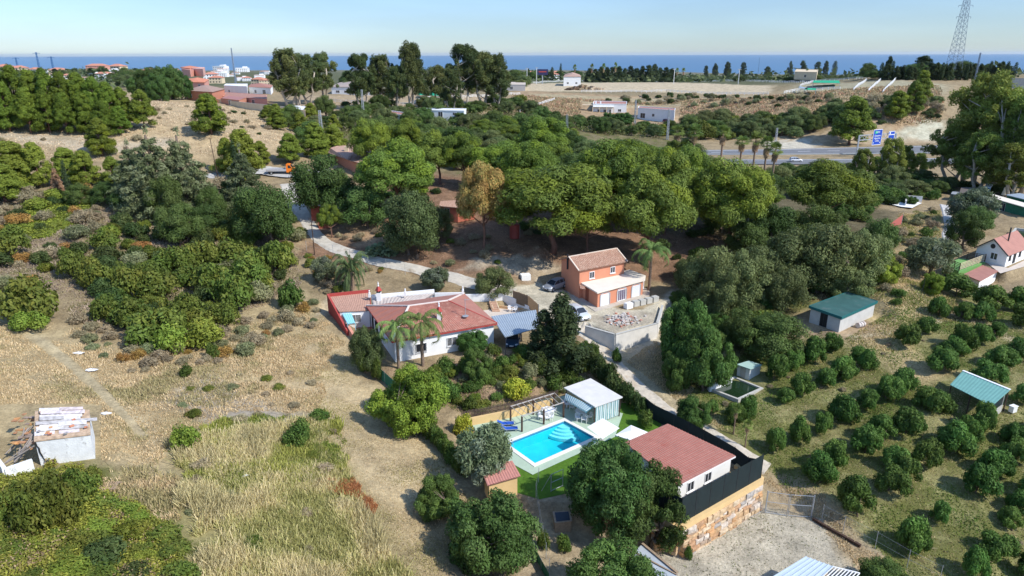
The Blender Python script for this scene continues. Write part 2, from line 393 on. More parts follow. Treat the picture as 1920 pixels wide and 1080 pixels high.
# hill on the left, terrace lane, slopes
zone([(-500,330),(0,265),(250,300),(420,275),(640,290),(560,215),(470,205),(330,185),(240,170),(-500,200)], (.40,.30,.19,.08), 8)
zone([(-300,262),(0,258),(200,285),(340,280),(340,262),(200,262),(0,244),(-300,244)], (.42,.345,.26,.02), 4)
zone([(-600,640),(0,560),(180,600),(330,640),(520,600),(600,560),(560,470),(430,380),(400,330),(0,330),(-600,360)], (.27,.21,.13,.5), 5)
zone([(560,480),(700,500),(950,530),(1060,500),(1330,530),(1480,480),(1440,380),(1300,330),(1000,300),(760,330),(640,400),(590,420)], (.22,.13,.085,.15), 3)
zone([(600,440),(700,470),(800,440),(760,420),(650,415)], (.33,.22,.14,.1), 2)
zone([(900,505),(1040,525),(1045,490),(960,478),(860,500)], (.36,.29,.22,.02), 1.5)
zone([(540,250),(860,330),(1290,300),(1290,240),(960,215),(600,210)], (.17,.14,.08,.6), 8)
zone([(560,235),(980,232),(1000,190),(880,178),(560,180)], (.36,.27,.18,.1), 8)
# field on the left
zone([(-600,1200),(0,1200),(330,1200),(800,1200),(880,960),(840,860),(700,720),(620,600),(560,545),(420,600),(330,650),(150,620),(0,570),(-600,600)], (.37,.285,.17,.10), 3)
zone([(560,640),(640,640),(700,740),(860,880),(760,960),(640,860),(520,740)], (.43,.335,.21,.10), 2.5)
zone([(330,780),(600,770),(660,900),(780,1100),(380,1200),(330,950)], (.27,.23,.11,.5), 3)
zone([(-400,1250),(-300,880),(150,870),(330,950),(380,1120),(360,1300)], (.15,.15,.05,.7), 3)
zone([(370,700),(520,760),(640,790),(560,830),(420,800),(300,760)], (.33,.28,.23,.05), 2.5)
track([(-40,560),(60,625),(130,680),(200,740),(260,790),(300,850)], 1.1, (.43,.35,.23,0), 1.6)
track([(600,590),(625,560)], 2.5, (.42,.34,.24,0), 1.2)
# garden, track and orchard
zone([(700,700),(880,790),(1050,725),(1160,740),(1130,660),(1090,625),(1000,650),(780,690)], (.29,.20,.13,.25), 1.2)
zone([(1240,640),(1210,660),(1260,760),(1400,850),(1500,930),(1700,1100),(2600,1300),(2600,600),(1940,560),(1700,520),(1640,560),(1480,640),(1340,660)], (.26,.24,.11,.75), 3)
zone([(1640,560),(1720,510),(1800,560),(1680,640),(1780,700),(1720,720),(1600,640)], (.42,.32,.18,.12), 2.5)
zone([(1480,560),(1560,560),(1660,620),(1600,650),(1500,630)], (.36,.26,.17,.15), 2)
zone([(1690,400),(1760,400),(1720,500),(1670,540),(1640,500)], (.36,.27,.14,.3), 3)
zone([(1380,670),(1560,560),(1430,520),(1340,600)], (.15,.14,.06,.7), 3)
track([(1600,632),(1680,622),(1760,600)], .9, (.46,.38,.27,0), .6)
track([(1718,545),(1850,610),(1980,690)], 1.6, (.47,.38,.26,0), 1)
track([(1640,520),(1690,480),(1720,430),(1735,400)], 1.6, (.46,.36,.22,.1), 1.2)
zone([(1130,620),(1240,600),(1250,640),(1215,680),(1150,660)], (.45,.39,.31,.05), 1.5)
zone([(1090,640),(1180,655),(1300,780),(1420,880),(1440,900),(1400,905),(1180,740)], (.40,.32,.21,.1), 1.0)
zone([(1285,1025),(1436,945),(1530,975),(1640,1035),(1720,1150),(1200,1150),(1210,1050)], (.45,.395,.32,.03), 1.2)
zone([(1450,890),(1500,900),(1600,1000),(1760,1140),(1640,1140),(1530,975),(1440,945)], (.37,.28,.18,.25), 1.5)
zone([(990,930),(1080,930),(1180,1010),(1210,1060),(1180,1120),(980,1120)], (.36,.28,.19,.06), .6)
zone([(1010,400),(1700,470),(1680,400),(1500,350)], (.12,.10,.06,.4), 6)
# terraces and yards
zone([(940,545),(1000,520),(1060,545),(1170,585),(1240,560),(1290,530),(1280,590),(1240,610),(1165,645),(1100,625),(1000,590)], (.50,.44,.35,0), .8)
zone([(1100,600),(1160,636),(1232,600),(1225,585),(1120,590)], (.42,.36,.29,.05), .5)
# far slopes
zone([(960,200),(1440,215),(1700,255),(1760,235),(1720,160),(1440,178),(960,170)], (.33,.23,.145,.3), 10)
zone([(975,171),(1200,171),(1440,175),(1450,160),(1200,154),(975,157)], (.47,.38,.27,0), 5); zone([(1000,184),(1440,188),(1440,177),(1000,175)], (.36,.29,.19,.35), 5)
zone([(1460,185),(1580,190),(1760,180),(1780,160),(1500,158)], (.34,.30,.21,.2), 10)
zone([(1440,275),(1760,268),(1760,255),(1660,245),(1540,250),(1440,255)], (.38,.29,.20,.2), 6)
zone([(1000,235),(1280,240),(1420,262),(1400,225),(1280,215),(1000,215)], (.36,.26,.17,.2), 8)
zone([(1436,262),(1520,258),(1540,278),(1440,279)], (.50,.45,.38,0), 4)
zone([(1690,262),(1760,262),(1780,230),(1740,222),(1690,245)], (.45,.42,.33,.05), 6)
F_ = np.arange(len(ya)*len(aa)).reshape(len(ya), len(aa))
Fq = np.stack([F_[:-1, :-1], F_[:-1, 1:], F_[1:, 1:], F_[1:, :-1]], -1).reshape(-1, 4)
Cg[:, :3] *= (1.04, 1.06, 1.0)
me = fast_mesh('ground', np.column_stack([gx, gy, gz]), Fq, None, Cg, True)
gm = bpy.data.materials.new('ground'); gm.use_nodes = True
def _ground_nodes():
    nt = gm.node_tree; N = nt.nodes; L = nt.links; b = N['Principled BSDF']
    b.inputs['Roughness'].default_value = .95; b.inputs['Specular IOR Level'].default_value = .1
    a = N.new('ShaderNodeAttribute'); a.attribute_name = 'tint'; tc = N.new('ShaderNodeTexCoord')
    def noise(s, d=5, r=.6):
        n = N.new('ShaderNodeTexNoise'); n.inputs['Scale'].default_value = s; n.inputs['Detail'].default_value = d; n.inputs['Roughness'].default_value = r
        L.new(tc.outputs['Object'], n.inputs['Vector']); return n.outputs[0]
    def mr(x, a0, a1, b0, b1):
        m = N.new('ShaderNodeMapRange'); m.inputs[1].default_value = a0; m.inputs[2].default_value = a1; m.inputs[3].default_value = b0; m.inputs[4].default_value = b1
        L.new(x, m.inputs[0]); return m.outputs[0]
    def mul(x, y):
        m = N.new('ShaderNodeMath'); m.operation = 'MULTIPLY'; L.new(x, m.inputs[0]); L.new(y, m.inputs[1]); return m.outputs[0]
    def mix(f, A, B):
        m = N.new('ShaderNodeMix'); m.data_type = 'RGBA'; L.new(f, m.inputs['Factor'])
        (L.new(A, m.inputs['A']) if not isinstance(A, tuple) else None); 
        if isinstance(B, tuple): m.inputs['B'].default_value = (*B, 1)
        else: L.new(B, m.inputs['B'])
        return m.outputs['Result']
    f1 = mr(noise(.35, 8, .7), .3, .7, .62, 1.3); f2 = mr(noise(3.5, 6, .7), .3, .7, .7, 1.25)
    s = N.new('ShaderNodeVectorMath'); s.operation = 'SCALE'; L.new(a.outputs['Color'], s.inputs[0]); L.new(mul(f1, f2), s.inputs['Scale'])
    c = s.outputs[0]
    # green weeds where the alpha says so
    add = N.new('ShaderNodeMath'); add.operation = 'ADD'; L.new(noise(.22, 9, .72), add.inputs[0])
    al = mr(a.outputs['Alpha'], 0, 1, -.30, .16); L.new(al, add.inputs[1])
    g = mr(add.outputs[0], .46, .58, 0, .8)
    c = mix(g, c, (.105, .115, .03))
    # brown dead patches
    c = mix(mr(noise(.6, 9, .75), .56, .68, 0, .45), c, (.15, .10, .06))
    # pale bare soil / straw patches
    c = mix(mr(noise(.9, 9, .75), .58, .72, 0, .5), c, (.46, .37, .26))
    # small stones and litter
    c = mix(mr(noise(9., 3, .8), .68, .76, 0, .5), c, (.10, .075, .05))
    L.new(c, b.inputs['Base Color'])
    bp = N.new('ShaderNodeBump'); bp.inputs['Distance'].default_value = .22; bp.inputs['Strength'].default_value = .9
    L.new(noise(2.2, 10, .72), bp.inputs['Height']); L.new(bp.outputs[0], b.inputs['Normal'])
_ground_nodes(); me.materials.append(gm)
o = bpy.data.objects.new('ground', me); COL.objects.link(o); tag(o, kind='structure')
# ------------------------------------------------------------------ sea
m_sea = mat('sea', (.008, .085, .20), rough=.3, spec=.25, bump=.25, bscale=.05, var=.15, vscale=.0012)
mb = MB(); rows = []
for y in (3200, 5000, 8000, 14000, 26000, 45000, 62000):
    rows.append([(x*y, y, 0.0) for x in (-1.9, -1, -.4, 0, .4, 1, 1.9)])
mb.grid(rows); tag(obj('sea', mb, m_sea), kind='structure')
# ------------------------------------------------------------------ roads
m_conc = mat('track_concrete', (.50, .46, .39), rough=.9, spec=.15, var=.22, vscale=.9, bump=.03, bscale=6, dirt=((.30, .24, .17), .5, .56))
m_asph = mat('asphalt', (.17, .175, .185), rough=.85, spec=.2, var=.15, vscale=.5, bump=.01)
m_white = mat('road_paint', (.75, .75, .72), rough=.6)
def smooth_line(P, n=12):
    P = [Vector(p) for p in P]; out = []
    for i in range(len(P)-1):
        p0 = P[max(i-1, 0)]; p1 = P[i]; p2 = P[i+1]; p3 = P[min(i+2, len(P)-1)]
        for k in range(n):
            t = k/n; out.append(.5*((2*p1)+(p2-p0)*t+(2*p0-5*p1+4*p2-p3)*t*t+(3*p1-p0-3*p2+p3)*t**3))
    out.append(P[-1]); return out
def strip(name, pix, wid, m, lift=.07, n=14, cross=7, edge=0.):
    P = smooth_line([G(u, v) for u, v in pix], n); W = np.interp(np.linspace(0, 1, len(P)), np.linspace(0, 1, len(wid)), wid)
    rows = []
    for i, p in enumerate(P):
        d = (P[min(i+1, len(P)-1)]-P[max(i-1, 0)]); d.z = 0; d.normalize(); s = Vector((d.y, -d.x, 0)); r = []
        for k in range(cross):
            f = k/(cross-1)-.5; q = p+s*f*(W[i]+(random.uniform(-edge, edge) if k in (0, cross-1) else 0)); r.append((q.x, q.y))
        rows.append(r)
    A = np.array(rows); zz = H(A[..., 0].ravel(), A[..., 1].ravel()).reshape(A.shape[:2])
    # ground mesh is coarser than the height field: level each cross-section, stay above
    zz = np.maximum(zz, zz.mean(1, keepdims=True)-.05)+lift
    mb = MB(); R_ = [[(A[i, k, 0], A[i, k, 1], zz[i, k]-(.25 if k in (0, cross-1) else 0)) for k in range(cross)] for i in range(len(P))]
    mb.grid(R_); return tag(obj(name, mb, m), kind='structure')
strip('driveway', [(540,345),(548,372),(570,405),(592,440),(625,463),(680,480),(740,496),(800,510),(860,523),(915,537),(965,548)], [4.5,4,3.4,3.2,3.2,3.2,3.3,3.3,3.4,3.6,4.5], m_conc, edge=.18)
strip('lane', [(395,335),(440,326),(500,322),(560,326),(620,318)], [6,6.5,7,7,5], mat('lane_surface', (.42, .41, .39), rough=.9, var=.15, vscale=.6), edge=.15)
strip('dirt_track', [(1088,612),(1110,637),(1140,668),(1175,702),(1215,740),(1260,775),(1320,805),(1385,845),(1440,880)], [3,3,2.6,2.4,2.5,2.3,2.2,2.2,2.6], mat('track_dirt', (.54,.48,.39), rough=.95, var=.25, vscale=1.2, bump=.06, bscale=4, dirt=((.36,.28,.19), .45, .52)), lift=.06, edge=.35)
strip('garden_path', [(1770,385),(1776,405),(1781,425),(1776,440),(1777,452)], [2.2,2,2.4,2.2,2], mat('path_white', (.50, .48, .45), rough=.9, var=.2, dirt=((.36, .3, .22), .6, .55)), lift=.15)
def hstrip(name, pts, m, z):
    mb = MB(); mb.face([(p.x, p.y, z) for p in (Z(u, v, z) for u, v in pts)]); return tag(obj(name, mb, m), kind='structure')
# dual carriageway
hA = [(1100,283),(1440,280),(1760,272),(2300,257)]; hB = [(2300,281),(1760,287),(1440,289),(1100,291)]
hC = [(1100,296),(1440,299),(1760,296.5),(2300,292)]; hD = [(2300,306),(1760,307),(1440,308),(1100,302)]
hstrip('road', hA+hB, m_asph, HWZ+.25); o = hstrip('road', hC+hD, m_asph, HWZ+.25)
mb = MB()
def paint(u0, v0, u1, v1, w=.35, dash=None, z=HWZ+.256):
    a = Z(u0, v0, z); b = Z(u1, v1, z); L_ = (b-a).length; d = (b-a)/L_; s = Vector((-d.y, d.x, 0))*w/2
    segs = [(0, L_)] if not dash else [(k*dash[1], k*dash[1]+dash[0]) for k in range(int(L_/dash[1]))]
    for p, q in segs: mb.face([a+d*p-s, a+d*q-s, a+d*q+s, a+d*p+s])
paint(1100,284,1440,281,.5); paint(1440,281,1760,273.3,.5); paint(1100,290.3,1440,288.2,.4); paint(1440,288.2,1760,286,.4)
paint(1100,287.2,1440,284.8,.4,(5,12)); paint(1440,284.8,1760,279.5,.4,(5,12)); paint(1100,297,1440,300,.4); paint(1440,300,1760,297.5,.4)
tag(obj('road_marking', mb, m_white), kind='structure')
# ------------------------------------------------------------------ plants
rng = np.random.default_rng(11)
def unit(n):
    d = rng.normal(size=(n, 3)); return d/np.linalg.norm(d, axis=1, keepdims=True)
def quads(C, N, s, asp=1.4):
    """leaf sprays: one small pointed quad each, at C, facing N"""
    n = len(C); N = N/(np.linalg.norm(N, axis=1, keepdims=True)+1e-9)
    t = unit(n); a = np.cross(N, t); a /= np.linalg.norm(a, axis=1, keepdims=True)+1e-9; b = np.cross(N, a)
    s = np.asarray(s).reshape(-1, 1)*np.ones((n, 1)); a = a*s*asp*.5; b = b*s*.5
    V = np.stack([C-a*1.0, C-b*.8+a*.1, C+a, C+b*.8-a*.1], 1).reshape(-1, 3)
    return V, np.arange(4*n).reshape(-1, 4)
def puffs_leaves(puffs, per, size, col, colvar=.18, up=.25, jit=.55, top=-.35, asp=1.4, hue=None, fill=.25):
    """leaf sprays over the outside (and a little inside) of each puff (cx,cy,cz,rx,ry,rz)"""
    Cs = []; Ns = []; Ss = []; Ks = []
    for p in puffs:
        n = int(per*(p[3]*p[4])**.5*(p[5]**.5)) if per > 0 else 0
        d = unit(int(n*1.6)+4); d = d[(d[:, 2] > top) | (rng.random(len(d)) < .25)][:n]
        r = np.where(rng.random(len(d)) < fill, rng.uniform(.4, .9, len(d)), rng.uniform(.86, 1.08, len(d)))
        r *= 1+.16*np.sin(d[:, 0]*6+p[0]*9)*np.sin(d[:, 1]*6+p[1]*7)
        C = np.array(p[:3])+d*r[:, None]*np.array(p[3:6]); Cs.append(C)
        Ns.append(d*1.0+unit(len(d))*jit+np.array([0, 0, up])); Ss.append(size*rng.uniform(.6, 1.4, len(d)))
        c = np.array(col)*rng.uniform(1-colvar, 1+colvar)
        if hue is not None: f = rng.random()**2; c = c*(1-f)+np.array(hue)*f
        Ks.append(np.clip(c[None]*rng.uniform(.75, 1.25, (len(d), 1)), .002, 1))
    C = np.concatenate(Cs); N = np.concatenate(Ns); S = np.concatenate(Ss); K = np.concatenate(Ks)
    V, F = quads(C, N, S, asp); return V, F, K
M_LEAF = leafmat('foliage', .30); M_NEED = leafmat('needles', .26, hue=.012, val=.2)
M_DRYL = leafmat('dry_leaves', .25, rough=.8, hue=.015)
M_BARK = mat('bark', (.16, .12, .09), rough=.9, var=.3, vscale=3, bump=.03, bscale=9)
M_BARKR = mat('pine_bark', (.19, .10, .07), rough=.9, var=.3, vscale=3, bump=.03)
M_BARKP = mat('pale_bark', (.46, .40, .32), rough=.8, var=.35, vscale=1.5, bump=.01)
M_PALMT = mat('palm_trunk', (.24, .17, .12), rough=.95, var=.35, vscale=5, bump=.04, bscale=14)
PROTO = {}
def limbs(mb, base, tips, r0, hub=None, bend=.15):
    """a trunk from base to hub and a tapered limb from the hub region to every tip"""
    base = Vector(base); hub = Vector(hub)
    n = 5; pts = [base.lerp(hub, i/n)+Vector((random.uniform(-1, 1), random.uniform(-1, 1), 0))*r0*.6*(i > 0) for i in range(n+1)]
    mb.tube(pts, [r0*(1.25 if i == 0 else 1-.45*i/n) for i in range(n+1)], 7)
    for t in tips:
        t = Vector(t); s = pts[max([q for q in range(2, n+1) if pts[q].z < t.z-.4*abs(t.x-hub.x)] or [1+random.randint(0, 1)])]; m = s.lerp(t, .5)+Vector((0, 0, -abs(t.z-s.z)*bend*.4)); L_ = (t-s).length
        r = min(r0*.45, .05+.028*L_); mb.tube([s, s.lerp(m, .6), m, t], [r, r*.8, r*.6, r*.22], 5, False)
def proto(kind, puffs, leafargs, h, wd, trunk_r, hub_z, bark, lmat, tipn=14, stems=1, extra=None):
    V, F, K = puffs_leaves(puffs, **leafargs)
    if extra is not None: 
        V2, F2, K2 = extra; F = np.concatenate([F, F2+len(V)]); V = np.concatenate([V, V2]); K = np.concatenate([K, K2])
    cm = fast_mesh(kind+'_crown', V, F, None, K); cm.materials.append(lmat)
    mb = MB(); P = [puffs[i] for i in rng.permutation(len(puffs))[:tipn]]
    for k in range(stems):
        q = P[k::stems]; a = 2*math.pi*k/max(stems, 1); off = 0 if stems == 1 else trunk_r*2.2
        limbs(mb, (math.cos(a)*off, math.sin(a)*off, -.5), [(p[0], p[1], p[2]) for p in q], trunk_r, (math.cos(a)*off*4, math.sin(a)*off*4, hub_z))
    tm = fast_mesh(kind+'_trunk', np.array(mb.v), mb.f, None, None, True); tm.materials.append(bark)
    PROTO.setdefault(kind, []).append((cm, tm, h, wd))
def shell_puffs(n, rx, rz, cz, pr, zlo=-.2, flat=.7, inner=.25, jitter=.12):
    out = []; i = 0
    while len(out) < n:
        i += 1; d = unit(1)[0]
        if d[2] < zlo: continue
        r = rng.uniform(.25, .7) if rng.random() < inner else rng.uniform(.8, 1.0+jitter)
        q = pr*rng.uniform(.7, 1.35)
        out.append((d[0]*r*(rx-pr*.7), d[1]*r*(rx-pr*.7), cz+d[2]*r*(rz-pr*.4), q, q, q*flat))
    return out
G_PINE = (.092, .132, .026); G_PINE2 = (.11, .145, .026); G_DARK = (.062, .095, .024); G_OLIVE = (.115, .14, .068)
G_ORCH = (.058, .108, .022); G_EUC = (.075, .098, .035); G_CEDAR = (.085, .105, .045); G_CYP = (.034, .052, .022); G_BUSH = (.065, .095, .02)
for k in range(4):   # umbrella pines: billowing rounded crown over a bare trunk
    pf = shell_puffs(84, 5.0, 4.2, 5.9, 1.15, zlo=-.45, flat=.78, inner=.3)
    proto('stone_pine', pf, dict(per=560, size=.155, col=G_PINE, colvar=.12, up=.35, jit=.6, top=-.5, asp=2.2, hue=(.14, .18, .02)), 10.3, 10.4, .3, 5.6, M_BARKR, M_NEED, 22)
for k in range(3):   # Aleppo type: conical, foliage almost to the ground, in drooping pads
    pf = []
    for i in range(92):
        z = rng.uniform(.05, 1)**.9; rr = 3.1*(1-z)**.5*(.6+.4*min(1, z*5)); a = rng.uniform(0, 2*math.pi); q = rng.uniform(.55, 1.05)*(1-.35*z)
        r = rr*rng.uniform(.5, 1.0); pf.append((math.cos(a)*r, math.sin(a)*r, .5+z*9.0, q*1.0, q*1.0, q*.95))
    proto('aleppo_pine', pf, dict(per=560, size=.15, col=G_PINE2, colvar=.12, up=.3, jit=.7, top=-.6, asp=2.4, hue=(.16, .195, .02)), 10.1, 6.6, .2, 6.5, M_BARKR, M_NEED, 16)
for k in range(2):   # cedar: long tiers of branches with pointed outline
    pf = []
    for i in range(12):
        z = i/12; R_ = (4.6*(1-z)**.8+.3)*rng.uniform(.75, 1.1)
        for j in range(int(8*(1-z))+3):
            a = j*2.4+i+rng.uniform(-.3, .3)
            for f in (.45, .75, 1.0): pf.append((math.cos(a)*R_*f, math.sin(a)*R_*f, 1.2+z*9.6-.55*f*(1-z)+rng.uniform(-.3, .3), .75-.3*z, .75-.3*z, .4))
    pf.append((0, 0, 11.6, .35, .35, .8))
    proto('cedar', pf, dict(per=190, size=.17, col=G_CEDAR, up=.3, jit=.9, top=-.5, asp=2.6, hue=(.15, .17, .09), fill=.4), 12.2, 9.4, .28, 11.0, M_BARK, M_NEED, 26)
for k in range(4):   # evergreen broadleaf (carob, holm oak)
    pf = shell_puffs(60, 4.2, 3.2, 3.4, 1.05, zlo=-.75, flat=.8)
    proto('broadleaf_tree', pf, dict(per=500, size=.18, col=G_DARK, colvar=.28, fill=.35, up=.2, jit=.6, top=-.7, asp=1.3, hue=(.085, .12, .035)), 6.6, 8.6, .26, 3.4, M_BARK, M_LEAF, 16, 2)
for k in range(3):   # olive
    pf = shell_puffs(46, 3.2, 2.5, 3.0, .85, zlo=-.7, flat=.85)
    proto('olive_tree', pf, dict(per=360, size=.17, col=G_OLIVE, up=.1, jit=.9, top=-.9, asp=2.6, hue=(.16, .18, .125), fill=.35), 5.5, 6.6, .22, 2.6, M_BARK, M_LEAF, 14, 2)
for k in range(5):   # avocado orchard tree: lumpy, leafy down to the grass, often two lobes
    pf = []
    for j in range(30):
        d = unit(1)[0]; d[2] = abs(d[2])*1.0-.12; lob = (.75 if k % 2 else -.6) if rng.random() < .45 else 0
        q = rng.uniform(.38, .72); pf.append((d[0]*1.15+lob, d[1]*1.15+lob*.35, .95+d[2]*1.35, q, q, q*.95))
    proto('avocado_tree', pf, dict(per=700, size=.15, col=G_ORCH, colvar=.3, fill=.4, up=.1, jit=.65, top=-.9, asp=2.0, hue=(.10, .16, .035)), 2.95, 3.5, .09, 1.2, M_BARK, M_LEAF, 8)
for k in range(4):   # eucalyptus: tall, open, clumps on pale limbs
    pf = []
    for j in range(78):
        z = rng.uniform(.16, 1)**.75; rr = 5.2*math.sin(math.pi*min(1, z*.8+.12))**.8+.5; a = rng.uniform(0, 2*math.pi); r = rr*rng.uniform(.25, 1)
        q = rng.uniform(.6, 1.7); pf.append((math.cos(a)*r, math.sin(a)*r, 1.5+z*17.5+rng.uniform(-.8, .8), q, q*rng.uniform(.7, 1.2), q*rng.uniform(.8, 1.4)))
    proto('eucalyptus', pf, dict(per=270, size=.24, col=G_EUC, up=-.1, jit=1.1, top=-.9, asp=2.6, colvar=.28, hue=(.13, .14, .045), fill=.6), 20.5, 11.4, .42, 13, M_BARKP, M_LEAF, 26, 2)
for k in range(2):   # Italian cypress
    pf = [(rng.uniform(-.12, .12), rng.uniform(-.12, .12), .5+j*.42, .75*math.sin(math.pi*min(1, j/26*.86+.1))**.7+.12,)*1 for j in range(26)]
    pf = [(a, b, c, r, r, .5) for a, b, c, r in pf]
    proto('cypress', pf, dict(per=150, size=.22, col=G_CYP, up=.3, jit=.5, top=-.9, asp=1.6), 11.6, 1.8, .14, 8, M_BARK, M_NEED, 3)
for k in range(3):   # dark broad conifers (hedge cypress grown out, casuarina)
    pf = []
    for j in range(64):
        z = rng.uniform(0.04, 1); rr = 2.1*(1-z)**.6+.15; a = rng.uniform(0, 2*math.pi); r = rr*rng.uniform(.4, 1); q = rng.uniform(.4, .85)*(1-.3*z)
        pf.append((math.cos(a)*r, math.sin(a)*r, .3+z*8.2, q, q, q*1.35))
    proto('dark_conifer', pf, dict(per=340, size=.18, col=G_CYP, up=.4, jit=.55, top=-.9, asp=1.7, hue=(.045, .06, .02)), 9.2, 4.6, .2, 6, M_BARK, M_NEED, 8)
for k in range(3):   # walnut / fig: large glossy leaves
    pf = shell_puffs(88, 4.4, 3.7, 4.0, .95, zlo=-.85, flat=.9, inner=.2, jitter=.2)
    proto('walnut_tree', pf, dict(per=620, size=.18, col=(.055, .10, .025), colvar=.26, fill=.35, up=.1, jit=.7, top=-.9, asp=1.7, hue=(.085, .135, .04)), 7.9, 9.4, .28, 4.2, M_BARK, M_LEAF, 20, 2)
def shrubs(kind, col, hue, n=24, per=480, size=.125, asp=1.7, lm=None, var=3, rz=.95, jit=.75):
    for k in range(var):
        pf = []
        for j in range(n):
            d = unit(1)[0]; d[2] = abs(d[2]); q = rng.uniform(.28, .55); r = rng.uniform(.55, 1.05)
            pf.append((d[0]*.95*r, d[1]*.95*r, .45+d[2]*rz*r, q, q, q*.9))
        proto(kind, pf, dict(per=per, size=size, col=col, up=.15, jit=jit, top=-.8, asp=asp, hue=hue), 1.75, 2.6, .05, .6, M_BARK, lm or M_LEAF, 6, 3)
shrubs('green_shrub', (.055, .095, .02), (.10, .14, .03))
shrubs('lime_shrub', (.12, .16, .025), (.18, .20, .035))
shrubs('yellow_shrub', (.22, .25, .03), (.30, .30, .035), var=2)
shrubs('lentisk_shrub', (.085, .115, .022), (.14, .15, .03), n=26)
shrubs('dark_shrub', (.038, .062, .018), (.07, .09, .03))
shrubs('grey_shrub', (.145, .16, .075), (.20, .2, .11), size=.1, asp=2.6)
shrubs('dry_shrub', (.22, .18, .11), (.28, .24, .15), size=.1, asp=3.5, per=260, lm=M_DRYL)
shrubs('rusty_shrub', (.24, .13, .04), (.30, .20, .06), size=.1, asp=2.2, per=300, lm=M_DRYL, var=2)
# --- palms
def frond(L_, droop, width, n=9, leaflets=26, az=0., el=.9, col=(.07, .12, .03), feather=True, colv=.2):
    """feather frond: rachis curve + leaflet blades"""
    V = []; F = []; K = []
    ca, sa = math.cos(az), math.sin(az); pts = []
    x = 0; z = 0; e = el
    for i in range(n+1): pts.append((x, z)); x += math.cos(e)*L_/n; z += math.sin(e)*L_/n; e -= droop/n*(1+i*.18)
    P = np.array([(p[0]*ca, p[0]*sa, p[1]) for p in pts]); side = np.array([-sa, ca, 0])
    for i in range(leaflets):
        f = .12+.88*i/leaflets; k = f*n; a = int(min(k, n-1)); p = P[a]+(P[a+1]-P[a])*(k-a); t = (P[a+1]-P[a]); t /= np.linalg.norm(t)
        l = width*math.sin(math.pi*(.12+.8*f))**.6*rng.uniform(.8, 1.1)
        for s in (-1, 1):
            tip = p+side*s*l*.7+t*l*.5+np.array([0, 0, -l*rng.uniform(.3, .8)]); b = t*.028*max(1, L_/2.2)
            j = len(V); V += [p-b, p+b, tip+b*.3]; F.append((j, j+1, j+2)); c = np.array(col)*rng.uniform(1-colv, 1+colv); K.append(c)
    for i in range(n):
        j = len(V); w_ = np.array([0, 0, .03]); V += [P[i]-w_, P[i]+w_, P[i+1]]; F.append((j, j+1, j+2)); K.append(np.array((.16, .17, .06)))
    return np.array(V), np.array(F), np.array(K)
def merge(parts):
    V = []; F = []; K = []; o_ = 0
    for v, f, k in parts: V.append(v); F.append(f+o_); K.append(k); o_ += len(v)
    return np.concatenate(V), np.concatenate(F), np.concatenate(K)
def palm(kind, th, r, nf, L_, wd, els, droop, col, bark, leaf=26, dead=0, lean=0.):
    for k in range(2):
        parts = []
        for i in range(nf):
            el = rng.uniform(*els); parts.append(frond(L_*rng.uniform(.8, 1.1), droop*rng.uniform(.8, 1.2), wd, leaflets=leaf, az=i*2.4+rng.uniform(-.2, .2), el=el, col=col))
        for i in range(dead): parts.append(frond(L_*.6, .5, wd*.7, leaflets=10, az=i*2.4, el=rng.uniform(-1.45, -1.15), col=(.30, .20, .11)))
        V, F, K = merge(parts); V = V+np.array([lean, 0, th])
        cm = fast_mesh(kind+'_crown', V, F, None, K); cm.materials.append(M_LEAF)
        mb = MB(); mb.tube([(lean*(i/10)**1.5, 0, -.4+i*(th+.4)/10) for i in range(11)], [r*(1.3 if i == 0 else 1.05-.25*i/10+(.25 if i >= 9 and dead == 0 and th < 4 else 0)) for i in range(11)], 9)
        tm = fast_mesh(kind+'_trunk', np.array(mb.v), mb.f, None, None, True); tm.materials.append(bark)
        PROTO.setdefault(kind, []).append((cm, tm, th+L_*.5, L_*1.6))
palm('feather_palm', 5.2, .17, 15, 3.5, .75, (.1, 1.4), 1.9, (.12, .17, .05), M_PALMT, leaf=44)
palm('date_palm', 1.3, .42, 46, 2.9, .42, (-.1, 1.4), 1.35, (.10, .13, .05), M_PALMT, leaf=34)
# fan palms: fans of pointed segments on short stalks, brown skirt of dead fans
def fan(c, az, el, L_, R_, col, n=11):
    V = []; F = []; K = []; d = np.array([math.cos(az)*math.cos(el), math.sin(az)*math.cos(el), math.sin(el)]); s = np.array([-math.sin(az), math.cos(az), 0]); u = np.cross(d, s)
    h = np.array(c)+d*L_
    for i in range(n):
        a = (i/(n-1)-.5)*3.6; q = h+(d*math.cos(a)+s*math.sin(a))*R_*rng.uniform(.85, 1.1)+np.array([0, 0, -.28*R_]); a2 = a+.13
        w0 = h+(d*math.cos(a-.14)+s*math.sin(a-.14))*R_*.55; w1 = h+(d*math.cos(a+.14)+s*math.sin(a+.14))*R_*.55
        j = len(V); V += [h, w0, q, w1]; F.append((j, j+1, j+2, j+3)); K.append(np.array(col)*rng.uniform(.75, 1.25))
    j = len(V); V += [np.array(c), np.array(c)+s*.05, h, h-s*.05]; F.append((j, j+1, j+2, j+3)); K.append(np.array((.14, .15, .06)))
    return np.array(V), np.array(F), np.array(K)
